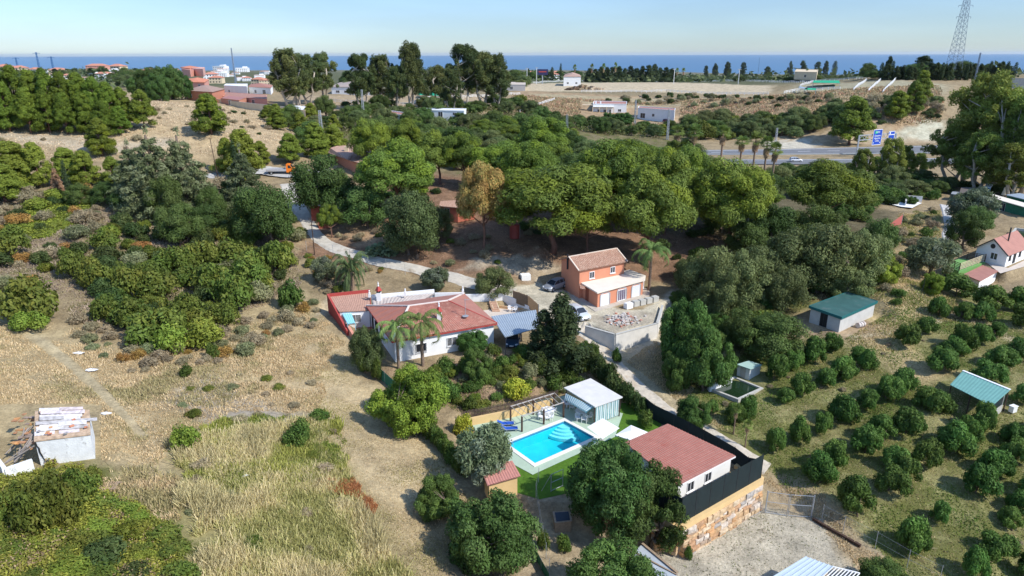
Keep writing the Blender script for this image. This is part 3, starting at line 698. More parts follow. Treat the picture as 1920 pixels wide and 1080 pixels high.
for k in range(3):
    th = 6.5; parts = [fan((0, 0, th), i*2.4, rng.uniform(-.35, 1.35), rng.uniform(.8, 1.1), .95, (.11, .15, .035)) for i in range(34)]
    parts += [fan((0, 0, th-.1-rng.uniform(0, 1.1)), i*2.4, rng.uniform(-1.35, -.9), .5, .7, (.30, .215, .13)) for i in range(26)]
    V, F, K = merge(parts); cm = fast_mesh('fan_palm_crown', V, F, None, K); cm.materials.append(M_LEAF)
    mb = MB(); mb.tube([(0, 0, -.4+i*(th+.4)/6) for i in range(7)], [.3, .24, .21, .2, .19, .19, .18], 8)
    tm = fast_mesh('fan_palm_trunk', np.array(mb.v), mb.f, None, None, True); tm.materials.append(M_PALMT)
    PROTO.setdefault('fan_palm', []).append((cm, tm, th+1.8, 4.2))
# rosette plants and cactus
def rosette(kind, n, L_, w_, col, lm, hgt):
    V = []; F = []; K = []
    for i in range(n):
        az = i*2.4; el = .15+1.25*(i/n); d = np.array([math.cos(az)*math.cos(el), math.sin(az)*math.cos(el), math.sin(el)]); s = np.array([-math.sin(az), math.cos(az), 0])*w_
        j = len(V); m = d*L_*.5+np.array([0, 0, .05]); V += [np.zeros(3), m+s, d*L_, m-s]; F.append((j, j+1, j+2, j+3)); K.append(np.array(col)*rng.uniform(.8, 1.2))
    cm = fast_mesh(kind+'_leaves', np.array(V), np.array(F), None, np.array(K)); cm.materials.append(lm); PROTO.setdefault(kind, []).append((cm, None, hgt, L_*1.8))
rosette('agave', 34, 1.1, .11, (.19, .24, .20), M_LEAF, 1.1)
V = []; F = []; K = []
for i in range(420):
    c = np.array([rng.uniform(-1.5, 1.5), rng.uniform(-.8, .8), 0]); c[2] = rng.uniform(.1, 1.5)*(1-(c[0]/1.7)**2*.5-(c[1]/1.)**2*.4); a = unit(1)[0]; a[2] = abs(a[2]); b = np.cross(a, unit(1)[0]); b /= np.linalg.norm(b)
    j = len(V)
    for q in range(6): t = q*math.pi/3; V.append(c+(a*math.cos(t)*.2+b*math.sin(t)*.13))
    F.append(tuple(range(j, j+6))); K.append(np.array((.15, .19, .10))*rng.uniform(.7, 1.3))
cm = fast_mesh('prickly_pear_pads', np.array(V), F, None, np.array(K)); cm.materials.append(M_LEAF); PROTO['prickly_pear'] = [(cm, None, 1.6, 3.2)]
NTREE = 0
def plant(kind, p, h, wd, label, cat='tree', group=None, var=None, parts=True, crownmesh=None):
    """put a plant of the given height and width (metres) on the ground at p"""
    global NTREE; NTREE += 1
    vs = PROTO[kind]; cm, tm, h0, w0 = vs[(NTREE if var is None else var) % len(vs)]
    nm = {'feather_palm': 'palm_tree', 'date_palm': 'palm_tree', 'fan_palm': 'palm_tree'}.get(kind, kind)
    sx = wd/w0; sz = h/h0
    if not parts or tm is None:
        o = bpy.data.objects.new(nm, cm); COL.objects.link(o); root = o
    else:
        root = bpy.data.objects.new(nm, None); COL.objects.link(root); root.empty_display_size = .5
        for n_, me_ in (('crown', cm), ('trunk', tm)):
            c = bpy.data.objects.new(n_, me_); COL.objects.link(c); c.parent = root
    root.location = p; root.rotation_euler = (0, 0, random.uniform(0, 6.28)); root.scale = (sx*random.uniform(.93, 1.07), sx*random.uniform(.93, 1.07), sz)
    tag(root, label, cat, group); return root
def T(kind, u, vt, vb, wpx, label, cat='tree', group=None, var=None, parts=True, at=None):
    """plant standing on the ground seen at (u, vb), reaching up to row vt, wpx pixels wide"""
    p = G(u, vb) if at is None else Vector(at); d = depth(p)
    p.z = H(p.x, p.y)-.05
    _, _, dd = px(p.x, p.y, p.z)
    # height whose top projects to row vt
    lo, hi = .2, 60.
    for _ in range(22):
        m = (lo+hi)/2
        if px(p.x, p.y, p.z+m)[1] > vt: lo = m
        else: hi = m
    # the far rim of a wide low crown shows above its top: allow for the crown's depth
    wd = wpx*d/FPX; h = lo
    tilt = (90-p.z)/d if d > 0 else 0
    if kind not in ('cypress', 'fan_palm', 'eucalyptus', 'cedar', 'dark_conifer', 'aleppo_pine'):
        h = max(lo*.55, lo-wd*.5*tilt*.45)
    return plant(kind, p, h, wd, label, cat, group, var, parts)
# ------------------------------------------------------------------ building materials
m_wall = mat('white_render', (.78, .78, .77), rough=.85, spec=.2, var=.06, vscale=.6, dirt=((.55, .53, .49), .8, .66))
m_orange = mat('orange_render', (.60, .255, .155), rough=.9, spec=.15, var=.10, vscale=.5, dirt=((.52, .27, .17), .7, .62))
m_orroof = mat('cream_flat_roof', (.74, .66, .56), rough=.9, var=.08, vscale=.7, dirt=((.56, .46, .36), .6, .60))
m_tile = mat('roof_tile', (.40, .175, .13), rough=.8, spec=.2, var=.22, vscale=1.2, dirt=((.50, .31, .24), 2.2, .54))
m_tilepink = mat('pink_roof_sheet', (.38, .18, .14), rough=.75, var=.14, vscale=1)
m_tileold = mat('old_clay_tile', (.42, .24, .165), rough=.9, var=.35, vscale=4, dirt=((.62, .45, .34), 5., .50))
m_tilepale = mat('pale_clay_tile', (.42, .27, .21), rough=.9, var=.3, vscale=4, dirt=((.55, .45, .38), 3., .55))
m_red = mat('red_trim', (.38, .06, .05), rough=.7, var=.1)
m_glass = mat('window_glass', (.03, .035, .045), rough=.12, spec=.6)
m_dark = mat('dark_interior', (.02, .02, .02), rough=.8)
m_frame = mat('white_frame', (.80, .80, .80), rough=.5)
m_curt = mat('white_curtain', (.70, .72, .75), rough=.6, var=.15, vscale=6)
m_iron = mat('dark_iron', (.03, .03, .035), rough=.5)
m_galv = mat('galvanised_steel', (.42, .44, .46), rough=.5, metal=.4)
m_blueroof = mat('blue_grey_sheet', (.30, .36, .42), rough=.5, spec=.4, var=.1, dirt=((.42, .46, .50), 1.5, .6))
m_concr = mat('concrete', (.46, .45, .41), rough=.9, var=.18, vscale=1.2, bump=.01, dirt=((.30, .27, .22), 1.0, .62))
m_ochre = mat('ochre_render', (.66, .46, .22), rough=.9, var=.1, vscale=1)
m_cream = mat('cream_render', (.64, .52, .36), rough=.9, var=.1, vscale=.5, dirt=((.45, .36, .26), .5, .62))
m_wood = mat('dark_wood', (.075, .045, .032), rough=.8, var=.25, vscale=6)
m_woodp = mat('pale_wood', (.34, .25, .17), rough=.85, var=.25, vscale=5)
m_teal = mat('teal_sheet', (.15, .33, .29), rough=.5, spec=.4, var=.1, vscale=1.5, dirt=((.32, .50, .47), 1.2, .62))
m_dgreen = mat('dark_green_sheet', (.045, .115, .105), rough=.55, var=.2, vscale=.7, dirt=((.12, .16, .155), .5, .56))
m_net = mat('shade_net', (.012, .022, .024), rough=.8, var=.25, vscale=1.5)
m_netg = mat('green_net', (.03, .16, .09), rough=.8, var=.2, vscale=1.5)
m_plast = mat('white_plastic', (.80, .80, .80), rough=.4)
m_canvas = mat('white_canvas', (.80, .79, .76), rough=.8, var=.04)
m_blue = mat('blue_fabric', (.02, .09, .42), rough=.7)
m_terra = mat('terracotta_floor', (.33, .10, .065), rough=.7, var=.2, vscale=3)
m_paver = mat('pale_paving', (.58, .50, .42), rough=.85, var=.12, vscale=2)
m_lawn = mat('lawn', (.085, .175, .022), rough=.95, spec=.1, var=.25, vscale=3, bump=.05, bscale=20)
m_deck = mat('green_deck', (.40, .50, .38), rough=.8, var=.08, vscale=1.5)
m_pink = mat('pink_render', (.62, .30, .23), rough=.9, var=.06)
m_stonew = None
def stone_mat():
    m = bpy.data.materials.new('stone_masonry'); m.use_nodes = True; nt = m.node_tree; N = nt.nodes; L = nt.links; b = N['Principled BSDF']
    b.inputs['Roughness'].default_value = .9
    a = N.new('ShaderNodeAttribute'); a.attribute_name = 'tint'; tc = N.new('ShaderNodeTexCoord')
    n = N.new('ShaderNodeTexNoise'); n.inputs['Scale'].default_value = 3; n.inputs['Detail'].default_value = 8; L.new(tc.outputs['Object'], n.inputs['Vector'])
    r = N.new('ShaderNodeMapRange'); r.inputs[1].default_value = .3; r.inputs[2].default_value = .7; r.inputs[3].default_value = .65; r.inputs[4].default_value = 1.25; L.new(n.outputs[0], r.inputs[0])
    s = N.new('ShaderNodeVectorMath'); s.operation = 'SCALE'; L.new(a.outputs['Color'], s.inputs[0]); L.new(r.outputs[0], s.inputs['Scale']); L.new(s.outputs[0], b.inputs['Base Color'])
    bp = N.new('ShaderNodeBump'); bp.inputs['Distance'].default_value = .05; L.new(n.outputs[0], bp.inputs['Height']); L.new(bp.outputs[0], b.inputs['Normal']); return m
m_stone = stone_mat()
def V2(p): return Vector((p[0], p[1], 0))
def up(p, dz): return Vector((p[0], p[1], p[2]+dz))
def wallseg(mb, a, b, z0, z1, t=.2, za=None):
    """free-standing wall from a to b (xy), thickness t; z1 may be (za, zb)"""
    a = V2(a); b = V2(b); d = (b-a).normalized(); n = Vector((-d.y, d.x, 0))*t/2
    P = [a+n, a-n, b-n, b+n]; zz = z1 if not np.isscalar(z1) else (z1, z1); z_ = z0 if not np.isscalar(z0) else (z0, z0)
    mb.prism([(p.x, p.y) for p in P], [z_[0], z_[0], z_[1], z_[1]], [zz[0], zz[0], zz[1], zz[1]])
def opening(parent, a, b, s, z, w, h, name='window', frame=None, pane=None, mull=1, bars=False, sill=True, fw=.07, label=None, arch=None):
    """window or door on the wall running a -> b (outside on the right hand), s metres from a, sill at height z"""
    a = V2(a); b = V2(b); d = (b-a).normalized(); n = Vector((d.y, -d.x, 0)); frame = frame or m_frame; pane = pane or m_glass
    c = a+d*s; L_ = lambda x, y, o: Vector((c.x+d.x*x+n.x*o, c.y+d.y*x+n.y*o, z+y))
    mb = MB(); hw_ = w/2
    for x0, x1, y0, y1 in ((-hw_, -hw_+fw, 0, h), (hw_-fw, hw_, 0, h), (-hw_+fw, hw_-fw, 0, fw), (-hw_+fw, hw_-fw, h-fw, h)):
        mb.bar(L_((x0+x1)/2, y0, .02) if y1-y0 > x1-x0 else L_(x0, (y0+y1)/2, .02), L_((x0+x1)/2, y1, .02) if y1-y0 > x1-x0 else L_(x1, (y0+y1)/2, .02), min(x1-x0, y1-y0), .09)
    for k in range(mull): x = -hw_+w*(k+1)/(mull+1); mb.bar(L_(x, fw, .02), L_(x, h-fw, .02), .06, .07)
    f = obj(name, mb, frame, parent)
    if label: f['label'] = label
    mp = MB(); mp.face([L_(-hw_+.02, .02, .025), L_(hw_-.02, .02, .025), L_(hw_-.02, h-.02, .025), L_(-hw_+.02, h-.02, .025)]); obj('pane', mp, pane, f)
    if bars:
        g = MB(); k = int(w/.16)
        for i in range(k+1): x = -hw_+w*i/k; g.bar(L_(x, 0, .14), L_(x, h, .14), .03)
        for y in (0, h): g.bar(L_(-hw_, y, .14), L_(hw_, y, .14), .03)
        obj('grille', g, m_frame if bars == 'white' else m_iron, f)
    if sill:
        s_ = MB(); s_.bar(L_(-hw_-.08, -.05, .06), L_(hw_+.08, -.05, .06), .16, .07); obj('sill', s_, frame, f)
    return f
def offset(P, o):
    """shrink (o<0) / grow a convex CCW polygon"""
    P = [Vector((p[0], p[1])) for p in P]; n = len(P); out = []
    for i in range(n):
        a, b, c = P[i-1], P[i], P[(i+1) % n]; d1 = (b-a).normalized(); d2 = (c-b).normalized(); n1 = Vector((d1.y, -d1.x)); n2 = Vector((d2.y, -d2.x))
        k = (n1+n2); k = k/(1+n1.dot(n2)); out.append((b.x+k.x*o, b.y+k.y*o))
    return out
def cap_line(mb, a, b, w=.22, h=.12): mb.bar(up(a, h/2), up(b, h/2), w, h)
# ================================================================== white house
EH = hgt(735, 682, 641, HOUSEZ); EZ = HOUSEZ+EH
FL, FR, BR, BL = Z(735, 641, EZ), Z(932, 607, EZ), Z(870, 551, EZ), Z(687, 574, EZ)
RH = 1.75; R1 = Z(767, 575, EZ+RH); R2 = Z(840, 565, EZ+RH)
wh = thing('white_house', 'long white house with red tiled hip roof and two capped chimneys', 'house', (FL.x, FL.y, HOUSEZ))
wp = offset([FL, FR, BR, BL], -.35); mb = MB(); mb.prism(wp, HOUSEZ-.5, EZ-.05); obj('wall', mb, m_wall, wh)
rf = MB(); rf.sheet(R1, R2, FR, FL, .08, wave=.07, pitch=.32); r_ = obj('roof', rf, m_tile, wh)
mb = MB(); mb.sheet(BL, R1, R1.lerp(FL, .001), FL, .06); 
n_ = 9
for k in range(n_+1):
    a = BL.lerp(FL, k/n_); f = (k/n_); top = None
    # seams run up the slope from the eave until they meet a hip
    dirv = (R1-(BL+FL)/2); t = 1.0
    e1 = min(1, f/.5) if f < .5 else min(1, (1-f)/.5); q = a+dirv*e1; mb.bar(up(a, .1), up(q, .1), .07, .06)
obj('roof_hip', mb, mat('red_seamed_sheet', (.42, .17, .12), rough=.6, var=.1), wh)
mb = MB(); mb.sheet(R2, R2.lerp(BR, .001), BR, FR, .06); mb.v[-1]; obj('roof_hip', mb, m_tilepink, wh)
mb = MB(); mb.sheet(R2, R1, BL, BR, .06); obj('roof_hip', mb, m_tilepink, wh)
mb = MB(); 
for a, b in ((R1, R2), (R2, BR), (R1, FL), (R1, BL)): cap_line(mb, up(a, .06), up(b, .06), .26, .14)
obj('ridge_cap', mb, mat('pale_ridge', (.70, .62, .56), rough=.9, var=.15), wh)
mb = MB(); cap_line(mb, up(R2, .06), up(FR, .06), .16, .12)
for a, b in ((FL, FR), (FR, BR), (BL, FL)): mb.bar(up(a, -.05), up(b, -.05), .10, .2)
obj('fascia', mb, m_red, wh)
def chimney(parent, p, h, w=.55, fin=True):
    mb = MB(); mb.box((p.x, p.y, p.z+h/2-.4), (w, w, h+.8)); c = obj('chimney', mb, m_wall, parent)
    mb = MB(); mb.box((p.x, p.y, p.z+h+.16), (w*.85, w*.85, .3)); obj('flue', mb, m_dark, c)
    mb = MB(); mb.lathe((p.x, p.y, p.z+h+.3), [(w*.85, 0), (w*.75, .08), (w*.35, .5), (w*.12, .62)], 4); obj('chimney_cap', mb, m_red, c)
    if fin: mb = MB(); mb.lathe((p.x, p.y, p.z+h+.9), [(.09, 0), (.13, .12), (.05, .25), (.11, .36), (.02, .75)], 8); obj('finial', mb, m_wall, c)
    return c
def on_plane(u, v, A, B, C):
    """point seen at (u,v) on the plane A,B,C"""
    n = (B-A).cross(C-A); d = Vector(ray(u, v)); o_ = Vector((0, 0, CAMH)); t = (A-o_).dot(n)/d.dot(n); return o_+d*t
chimney(wh, on_plane(824, 601, R1, R2, FR), 1.0)
# television mast with ladder-like lattice foot
mp_ = Z(874, 641, HOUSEZ+.2); mb = MB(); mb.tube([(mp_.x, mp_.y, HOUSEZ), (mp_.x, mp_.y, HOUSEZ+hgt(874, 655, 571, HOUSEZ))], .035, 6)
zt = HOUSEZ+hgt(874, 655, 571, HOUSEZ)
for k in range(6): mb.bar((mp_.x-.05+k*.12, mp_.y-.25, zt-.05), (mp_.x-.05+k*.12, mp_.y+.25, zt-.05), .02)
mb.bar((mp_.x-.1, mp_.y, zt-.05), (mp_.x+.65, mp_.y, zt-.02), .025); mb.bar((mp_.x, mp_.y, zt-1.2), (mp_.x+.1, mp_.y-.15, zt-1.2), .04)
ms = obj('antenna_mast', mb, m_galv, wh)
mb = MB(); mb.lathe((mp_.x, mp_.y-.12, zt-2.4), [(.05, 0), (.36, .05), (.42, .14)], 16); obj('satellite_dish', mb, m_galv, ms)
# windows in the front wall: from the left corner
A_, B_ = wp[0], wp[1]; fl = (V2(B_)-V2(A_)).length
opening(wh, A_, B_, fl*.255, HOUSEZ+.75, 1.35, 1.15, bars=True, label='barred dark window nearest the left corner')
opening(wh, A_, B_, fl*.565, HOUSEZ+.85, 1.35, 1.2, bars='white')
opening(wh, A_, B_, fl*.80, HOUSEZ+1.0, 1.6, .95, bars='white', sill=False)
mb = MB(); dd_ = (V2(B_)-V2(A_)).normalized(); nn_ = Vector((dd_.y, -dd_.x, 0)); c_ = V2(A_)+dd_*fl*.80
for q in (0, 1): pass
mb.prism([(p.x, p.y) for p in (c_-dd_*.9, c_-dd_*.9+nn_*.5, c_+dd_*.9+nn_*.5, c_+dd_*.9)], EZ-.62, EZ-.52); obj('window_canopy', mb, m_frame, wh)
A_, B_ = wp[3], wp[0]; fl = (V2(B_)-V2(A_)).length
for f, w_ in ((.30, 1.0), (.50, .6)): opening(wh, A_, B_, fl*f, HOUSEZ+.9, w_, 1.25, bars=True, frame=m_iron)
opening(wh, A_, B_, fl*.12, HOUSEZ+.05, .9, 2.1, name='door', frame=m_iron, pane=m_dark, sill=False)
mb = MB(); mb.box((V2(A_)+(V2(B_)-V2(A_))*.72-Vector((.3, 0, 0))).to_tuple()[:2]+(HOUSEZ+1.55,), (.4, .85, .6)); obj('air_conditioner', mb, m_plast, wh)
# left wing with lean-to roof
Z1 = EZ+.35; Z2 = EZ-.45
a, b, c, d = Z(617, 557, Z1), Z(694, 549, Z1), Z(694, 583, Z2), Z(636, 586, Z2)
mb = MB(); mb.prism(offset([(d.x, d.y), (c.x, c.y), (b.x, b.y), (a.x, a.y)], -.12), HOUSEZ-.3, [Z2-.05, Z2-.05, Z1-.1, Z1-.1]); obj('wing_wall', mb, m_wall, wh)
mb = MB(); mb.sheet(a, b, c, d, .06, wave=.05, pitch=.30); obj('wing_roof', mb, mat('brown_tile', (.44, .26, .19), rough=.85, var=.2, vscale=3, dirt=((.55, .38, .30), 4, .6)), wh)
mb = MB(); wallseg(mb, a, b, HOUSEZ, Z1+.5, .25); mb.v; obj('wing_parapet', mb, m_red, wh)
mb = MB(); e_ = Z(652, 622, HOUSEZ+1.0); wallseg(mb, a+(a-b).normalized()*.15, e_, HOUSEZ-1, (Z1+.5, HOUSEZ+1.15), .28); obj('side_parapet', mb, m_red, wh)
mb = MB(); wallseg(mb, Z(650, 600, Z2-.3), Z(668, 634, HOUSEZ+1.0), HOUSEZ-1, (HOUSEZ+1.7, HOUSEZ+.9), .35); obj('barbecue_wall', mb, mat('salmon_render', (.60, .27, .19), rough=.9, var=.12), wh)
P = offset([(d.x, d.y), (c.x, c.y), (b.x, b.y), (a.x, a.y)], -.12); opening(wh, P[0], P[1], (V2(P[1])-V2(P[0])).length*.52, HOUSEZ+.85, 1.5, 1.2, bars='white')
mb = MB(); a1 = Z(641, 588, HOUSEZ+2.2); b1 = Z(658, 586, HOUSEZ+2.2); c1 = Z(666, 606, HOUSEZ+1.9); d1 = Z(652, 608, HOUSEZ+1.9); mb.sheet(a1, b1, c1, d1, .04, wave=.04, pitch=.3)
for p in (c1, d1): mb.bar((p.x, p.y, HOUSEZ), (p.x, p.y, HOUSEZ+1.9), .07)
obj('blue_canopy', mb, mat('light_blue_sheet', (.28, .60, .68), rough=.5), wh)
mb = MB(); mb.face([(p.x, p.y, HOUSEZ+.06) for p in (Z(655, 612, HOUSEZ), Z(693, 607, HOUSEZ), Z(712, 634, HOUSEZ), Z(680, 640, HOUSEZ))][::-1]); obj('patio_floor', mb, m_terra, wh)
# strip of corrugated roof and white parapet behind the main roof
a, b, c, d = Z(697, 562, EZ+.15), Z(815, 551, EZ+.15), Z(790, 566, EZ+.02), Z(700, 574, EZ+.02)
mb = MB(); mb.sheet(a, b, c, d, .05, wave=.09, pitch=.55); obj('lean_to_roof', mb, mat('grey_fibre_sheet', (.46, .40, .36), rough=.9, var=.2, vscale=2), wh)
mb = MB(); wallseg(mb, a+(a-d).normalized()*.3, b+(a-d).normalized()*.3, HOUSEZ, EZ+.75, .25); wallseg(mb, b, Z(868, 552, EZ), HOUSEZ, EZ+.3, .25)
for uu, vv in ((693, 556), (760, 553), (868, 549)):
    p = Z(uu, vv, EZ+.7); mb.box((p.x, p.y, EZ+.85), (.3, .3, .5)); mb.lathe((p.x, p.y, EZ+1.1), [(.1, 0), (.17, .15), (.05, .3), (.12, .45), (.02, .6)], 8)
obj('parapet', mb, m_wall, wh); p = Z(711, 562, EZ+.3); p.z = EZ; chimney(wh, p, 1.4, .62)
# ------------------------------------------------------------------ courtyard
CZ_ = HOUSEZ+.05; mb = MB()
mb.face([(p.x, p.y, CZ_) for p in (Z(872, 600, CZ_), Z(942, 612, CZ_), Z(1004, 590, CZ_), Z(975, 576, CZ_), Z(880, 572, CZ_))]); tag(obj('courtyard_paving', mb, m_paver), kind='structure')
cw = thing('courtyard_wall', 'white garden wall with a rounded arch behind the paved courtyard', 'wall', Z(900, 575, HOUSEZ))
mb = MB(); q1, q2, q3, q4 = Z(872, 574, HOUSEZ), Z(944, 572, HOUSEZ), Z(978, 580, HOUSEZ), Z(1022, 604, HOUSEZ)
wallseg(mb, q1, q2, HOUSEZ-.3, HOUSEZ+1.9, .22); wallseg(mb, q2, q3, HOUSEZ-.3, (HOUSEZ+1.7, HOUSEZ+1.4), .22); wallseg(mb, q3, q4, HOUSEZ-.3, HOUSEZ+1.15, .22); obj('wall', mb, m_wall, cw)
mb = MB(); p = Z(926, 570, HOUSEZ); 
for k in range(12):
    a0 = math.pi*k/12; a1 = math.pi*(k+1)/12; mb.prism([(p.x+.6*math.cos(a0), p.y+.2), (p.x+.6*math.cos(a0), p.y-.3), (p.x+.6*math.cos(a1), p.y-.3), (p.x+.6*math.cos(a1), p.y+.2)], HOUSEZ, [HOUSEZ+1.9+.6*math.sin(a0)]*2+[HOUSEZ+1.9+.6*math.sin(a1)]*2)
obj('arched_niche', mb, mat('pale_pink_render', (.68, .56, .56), rough=.9), cw)
st = thing('garden_steps', 'brick steps climbing to the arch in the courtyard wall', 'steps', Z(930, 582, HOUSEZ)); mb = MB(); p = Z(930, 584, HOUSEZ)
for k in range(5): mb.box((p.x-.12*k, p.y-.1+.38*k, HOUSEZ+.1+.2*k), (1.15, .4, .2+.4*k*0+.02))
obj('step_flight', mb, mat('brick_steps', (.50, .32, .22), rough=.9, var=.25, vscale=5), st)
mb = MB(); 
for k in range(2): p = Z(930+(-5.5 if k == 0 else 5.5), 583, HOUSEZ); wallseg(mb, p, (p.x-.6, p.y+2.0), HOUSEZ, (HOUSEZ+.5, HOUSEZ+1.2), .12)
obj('side_wall', mb, m_cream, st)
for (u0, v0), (u1, v1), lab in (((876, 581), (921, 578), 'ochre planter edge left of the brick steps'), ((937, 578), (985, 584), 'ochre planter edge right of the brick steps')):
    mb = MB(); wallseg(mb, Z(u0, v0, HOUSEZ), Z(u1, v1, HOUSEZ), HOUSEZ, HOUSEZ+.45, .25); tag(obj('planter_wall', mb, mat('brick_ochre', (.55, .36, .20), rough=.9, var=.2, vscale=4), loc=Z(u0, v0, HOUSEZ)), lab, 'planter')
fn = thing('reed_fence', 'brown reed screen fence on the low wall beside the courtyard', 'fence', Z(965, 560, HOUSEZ)); mb = MB()
a, b, c = Z(962, 562, HOUSEZ+1.2), Z(990, 572, HOUSEZ+1.2), Z(1010, 590, HOUSEZ+1.2)
for p, q in ((a, b), (b, c)):
    n = int((q-p).length/.09)
    for k in range(n): r = p.lerp(q, k/n); h = HOUSEZ+2.7+random.uniform(-.06, .06); mb.bar((r.x, r.y, HOUSEZ+.8), (r.x, r.y, h), .075, .03)
obj('reed_panel', mb, mat('reed', (.27, .19, .12), rough=.95, var=.3, vscale=8), fn)
for p in (a, b, c): mb = MB(); mb.bar((p.x, p.y+.08, HOUSEZ+.3), (p.x, p.y+.08, HOUSEZ+2.8), .07); obj('post', mb, m_galv, fn)
def chair_proto(label, group):
    t = thing('plastic_chair', label, 'chair', (0, 0, 0), group, local=True)
    mb = MB(); mb.box((0, 0, .42), (.52, .50, .04)); obj('seat', mb, m_plast, t)
    mb = MB()
    for k in range(7): x = -.21+k*.07; mb.bar((x, .23, .44), (x*1.1, .34, .84-.03*abs(k-3)), .035, .025)
    mb.tube([(-.27, .24, .45), (-.26, .33, .78), (0, .36, .87), (.26, .33, .78), (.27, .24, .45)], .028, 6); obj('backrest', mb, m_plast, t)
    for s in (-1, 1):
        mb = MB(); mb.tube([(s*.27, .26, .66), (s*.30, 0, .67), (s*.28, -.24, .62), (s*.27, -.26, .42)], .028, 6); obj('armrest', mb, m_plast, t)
        for y in (-.23, .23): mb = MB(); mb.tube([(s*.25, y, .42), (s*.29, y*1.15, 0)], [.032, .022], 6); obj('leg', mb, m_plast, t)
    return t
CH0 = chair_proto('white plastic armchair on the courtyard paving, left of its twin', 'plastic chairs in the courtyard'); CH0.location = Z(957, 584, CZ_); CH0.rotation_euler.z = R(35)
copy_tree(CH0, None, 'white plastic armchair on the courtyard paving, beside the right planter', 'plastic chairs in the courtyard', Z(965.5, 585, CZ_), R(-30))
# ------------------------------------------------------------------ carport and cars
cp = thing('carport', 'blue grey corrugated carport between the white house and a dark conifer', 'carport', Z(960, 640, HOUSEZ))
zc = HOUSEZ+2.5; a, b, c, d = Z(921, 594, zc+.3), Z(1005, 582, zc+.3), Z(1012, 615, zc-.1), Z(947, 633, zc-.1)
mb = MB(); mb.sheet(a, b, c, d, .05, wave=.06, pitch=.33); obj('roof', mb, m_blueroof, cp)
for p in (a, b, c, d): mb = MB(); q = p*.97+(a+b+c+d)/4*.03; mb.bar((q.x, q.y, HOUSEZ-.2), (q.x, q.y, p.z), .1); obj('post', mb, m_iron, cp)
def ring(y, w, zb, zm, zt, wt, n=0):
    """half-profile of a car body section at length y"""
    return [(-w*.94, y, zb), (-w, y, zb+.12), (-w, y, zm-.06), (-w*.96, y, zm), (-wt, y, zt), (-wt*.6, y, zt+.03), (0, y, zt+.04), (wt*.6, y, zt+.03), (wt, y, zt), (w*.96, y, zm), (w, y, zm-.06), (w, y, zb+.12), (w*.94, y, zb)]
def make_car(label, paint, group=None, hatch=True):
    t = thing('parked_car', label, 'car', (0, 0, 0), group, local=True); W_ = .9
    # sections from the nose (y=-2.15) to the tail
    secs = [(-2.15, .72, .30, .55, .58, .60), (-2.02, .86, .22, .66, .72, .66), (-1.6, .9, .2, .76, .86, .72), (-1.05, .9, .2, .88, .96, .74), (-.95, .9, .2, .90, .99, .74), (.0, .9, .2, .94, .98, .78), (1.2, .9, .2, .96, 1.0, .78), (1.75, .9, .22, .98, 1.04, .74), (2.05, .84, .26, .92, 1.0, .68), (2.15, .74, .34, .7, .8, .62)]
    mb = MB(); mb.grid([ring(y, w, zb, zm, zt, wt) for y, w, zb, zm, zt, wt in secs])
    for s in (secs[0], secs[-1]): mb.face(ring(*s))
    pm = mat('car_paint', paint, rough=.28, spec=.5, metal=.35); body = obj('body', mb, pm, t, True)
    mb = MB(); g = [(-1.1, .74, .97, .78, 1.0), (-.35, .76, .98, .62, 1.44), (.2, .77, .99, .62, 1.52), (1.2, .77, 1.0, .60, 1.50), (1.85, .74, 1.02, .56, 1.36 if hatch else 1.2), (2.08, .70, 1.0, .6, 1.02)]
    rows = [[(-wb, y, zb), (-wt, y+0, zt), (wt, y, zt), (wb, y, zb)] for y, wb, zb, wt, zt in g]; mb.grid(rows); obj('cabin_glass', mb, m_glass, t)
    mb = MB(); mb.grid([[(-.63, y, z), (-.5, y, z+.035), (0, y, z+.055), (.5, y, z+.035), (.63, y, z)] for y, z in ((-.38, 1.44), (.2, 1.53), (1.2, 1.51), (1.8, 1.40))])
    for s in (-1, 1):
        for y0, z0, y1, z1, wb in ((-1.12, .97, -.36, 1.45, .77), (.42, 1.0, .42, 1.52, .775), (1.3, 1.0, 1.25, 1.5, .775), (2.0, 1.0, 1.75, 1.40, .74)): mb.bar((s*wb, y0, z0), (s*.625, y1, z1), .06, .06)
    obj('roof', mb, pm, t)
    for s in (-1, 1):
        for y in (-1.35, 1.35):
            mb = MB(); mb.tube([(s*.74, y, .33), (s*.93, y, .33)], .33, 16); wl = obj('wheel', mb, mat('tyre', (.02, .02, .02), rough=.9), t)
            mb = MB(); mb.tube([(s*.90, y, .33), (s*.945, y, .33)], .2, 10); obj('rim', mb, m_galv, wl)
        mb = MB(); mb.bar((s*.52, -2.10, .62), (s*.80, -1.96, .68), .12, .2); obj('headlight', mb, mat('lamp_glass', (.7, .75, .8), rough=.15), t)
        mb = MB(); mb.bar((s*.86, -.85, 1.0), (s*1.02, -.82, 1.02), .16, .12); obj('mirror', mb, pm, t)
        mb = MB(); mb.bar((s*.66, 2.13, .8), (s*.80, 2.06, .82), .1, .2); obj('tail_light', mb, m_red, t)
    mb = MB(); mb.bar((-.45, -2.13, .42), (.45, -2.13, .42), .05, .18); obj('grille', mb, m_dark, t)
    mb = MB(); mb.bar((-.26, -2.18, .50), (.26, -2.18, .50), .02, .11); obj('number_plate', mb, m_frame, t)
    return t
def facing(o, a, b):
    """turn a car so that its nose points from a to b"""
    d = V2(b)-V2(a); o.rotation_euler.z = math.atan2(d.y, d.x)+math.pi/2
c1 = make_car('silver grey hatchback parked behind the orange house', (.33, .35, .38)); c1.location = Z(1040, 541, ORZ+.4); facing(c1, Z(1056, 535, ORZ+.4), Z(1026, 546, ORZ+.4))
c2 = make_car('white hatchback parked in front of the orange house, half behind a conifer', (.72, .74, .76)); c2.location = Z(1084, 594, ORZ); facing(c2, Z(1064, 582, ORZ), Z(1090, 597, ORZ))
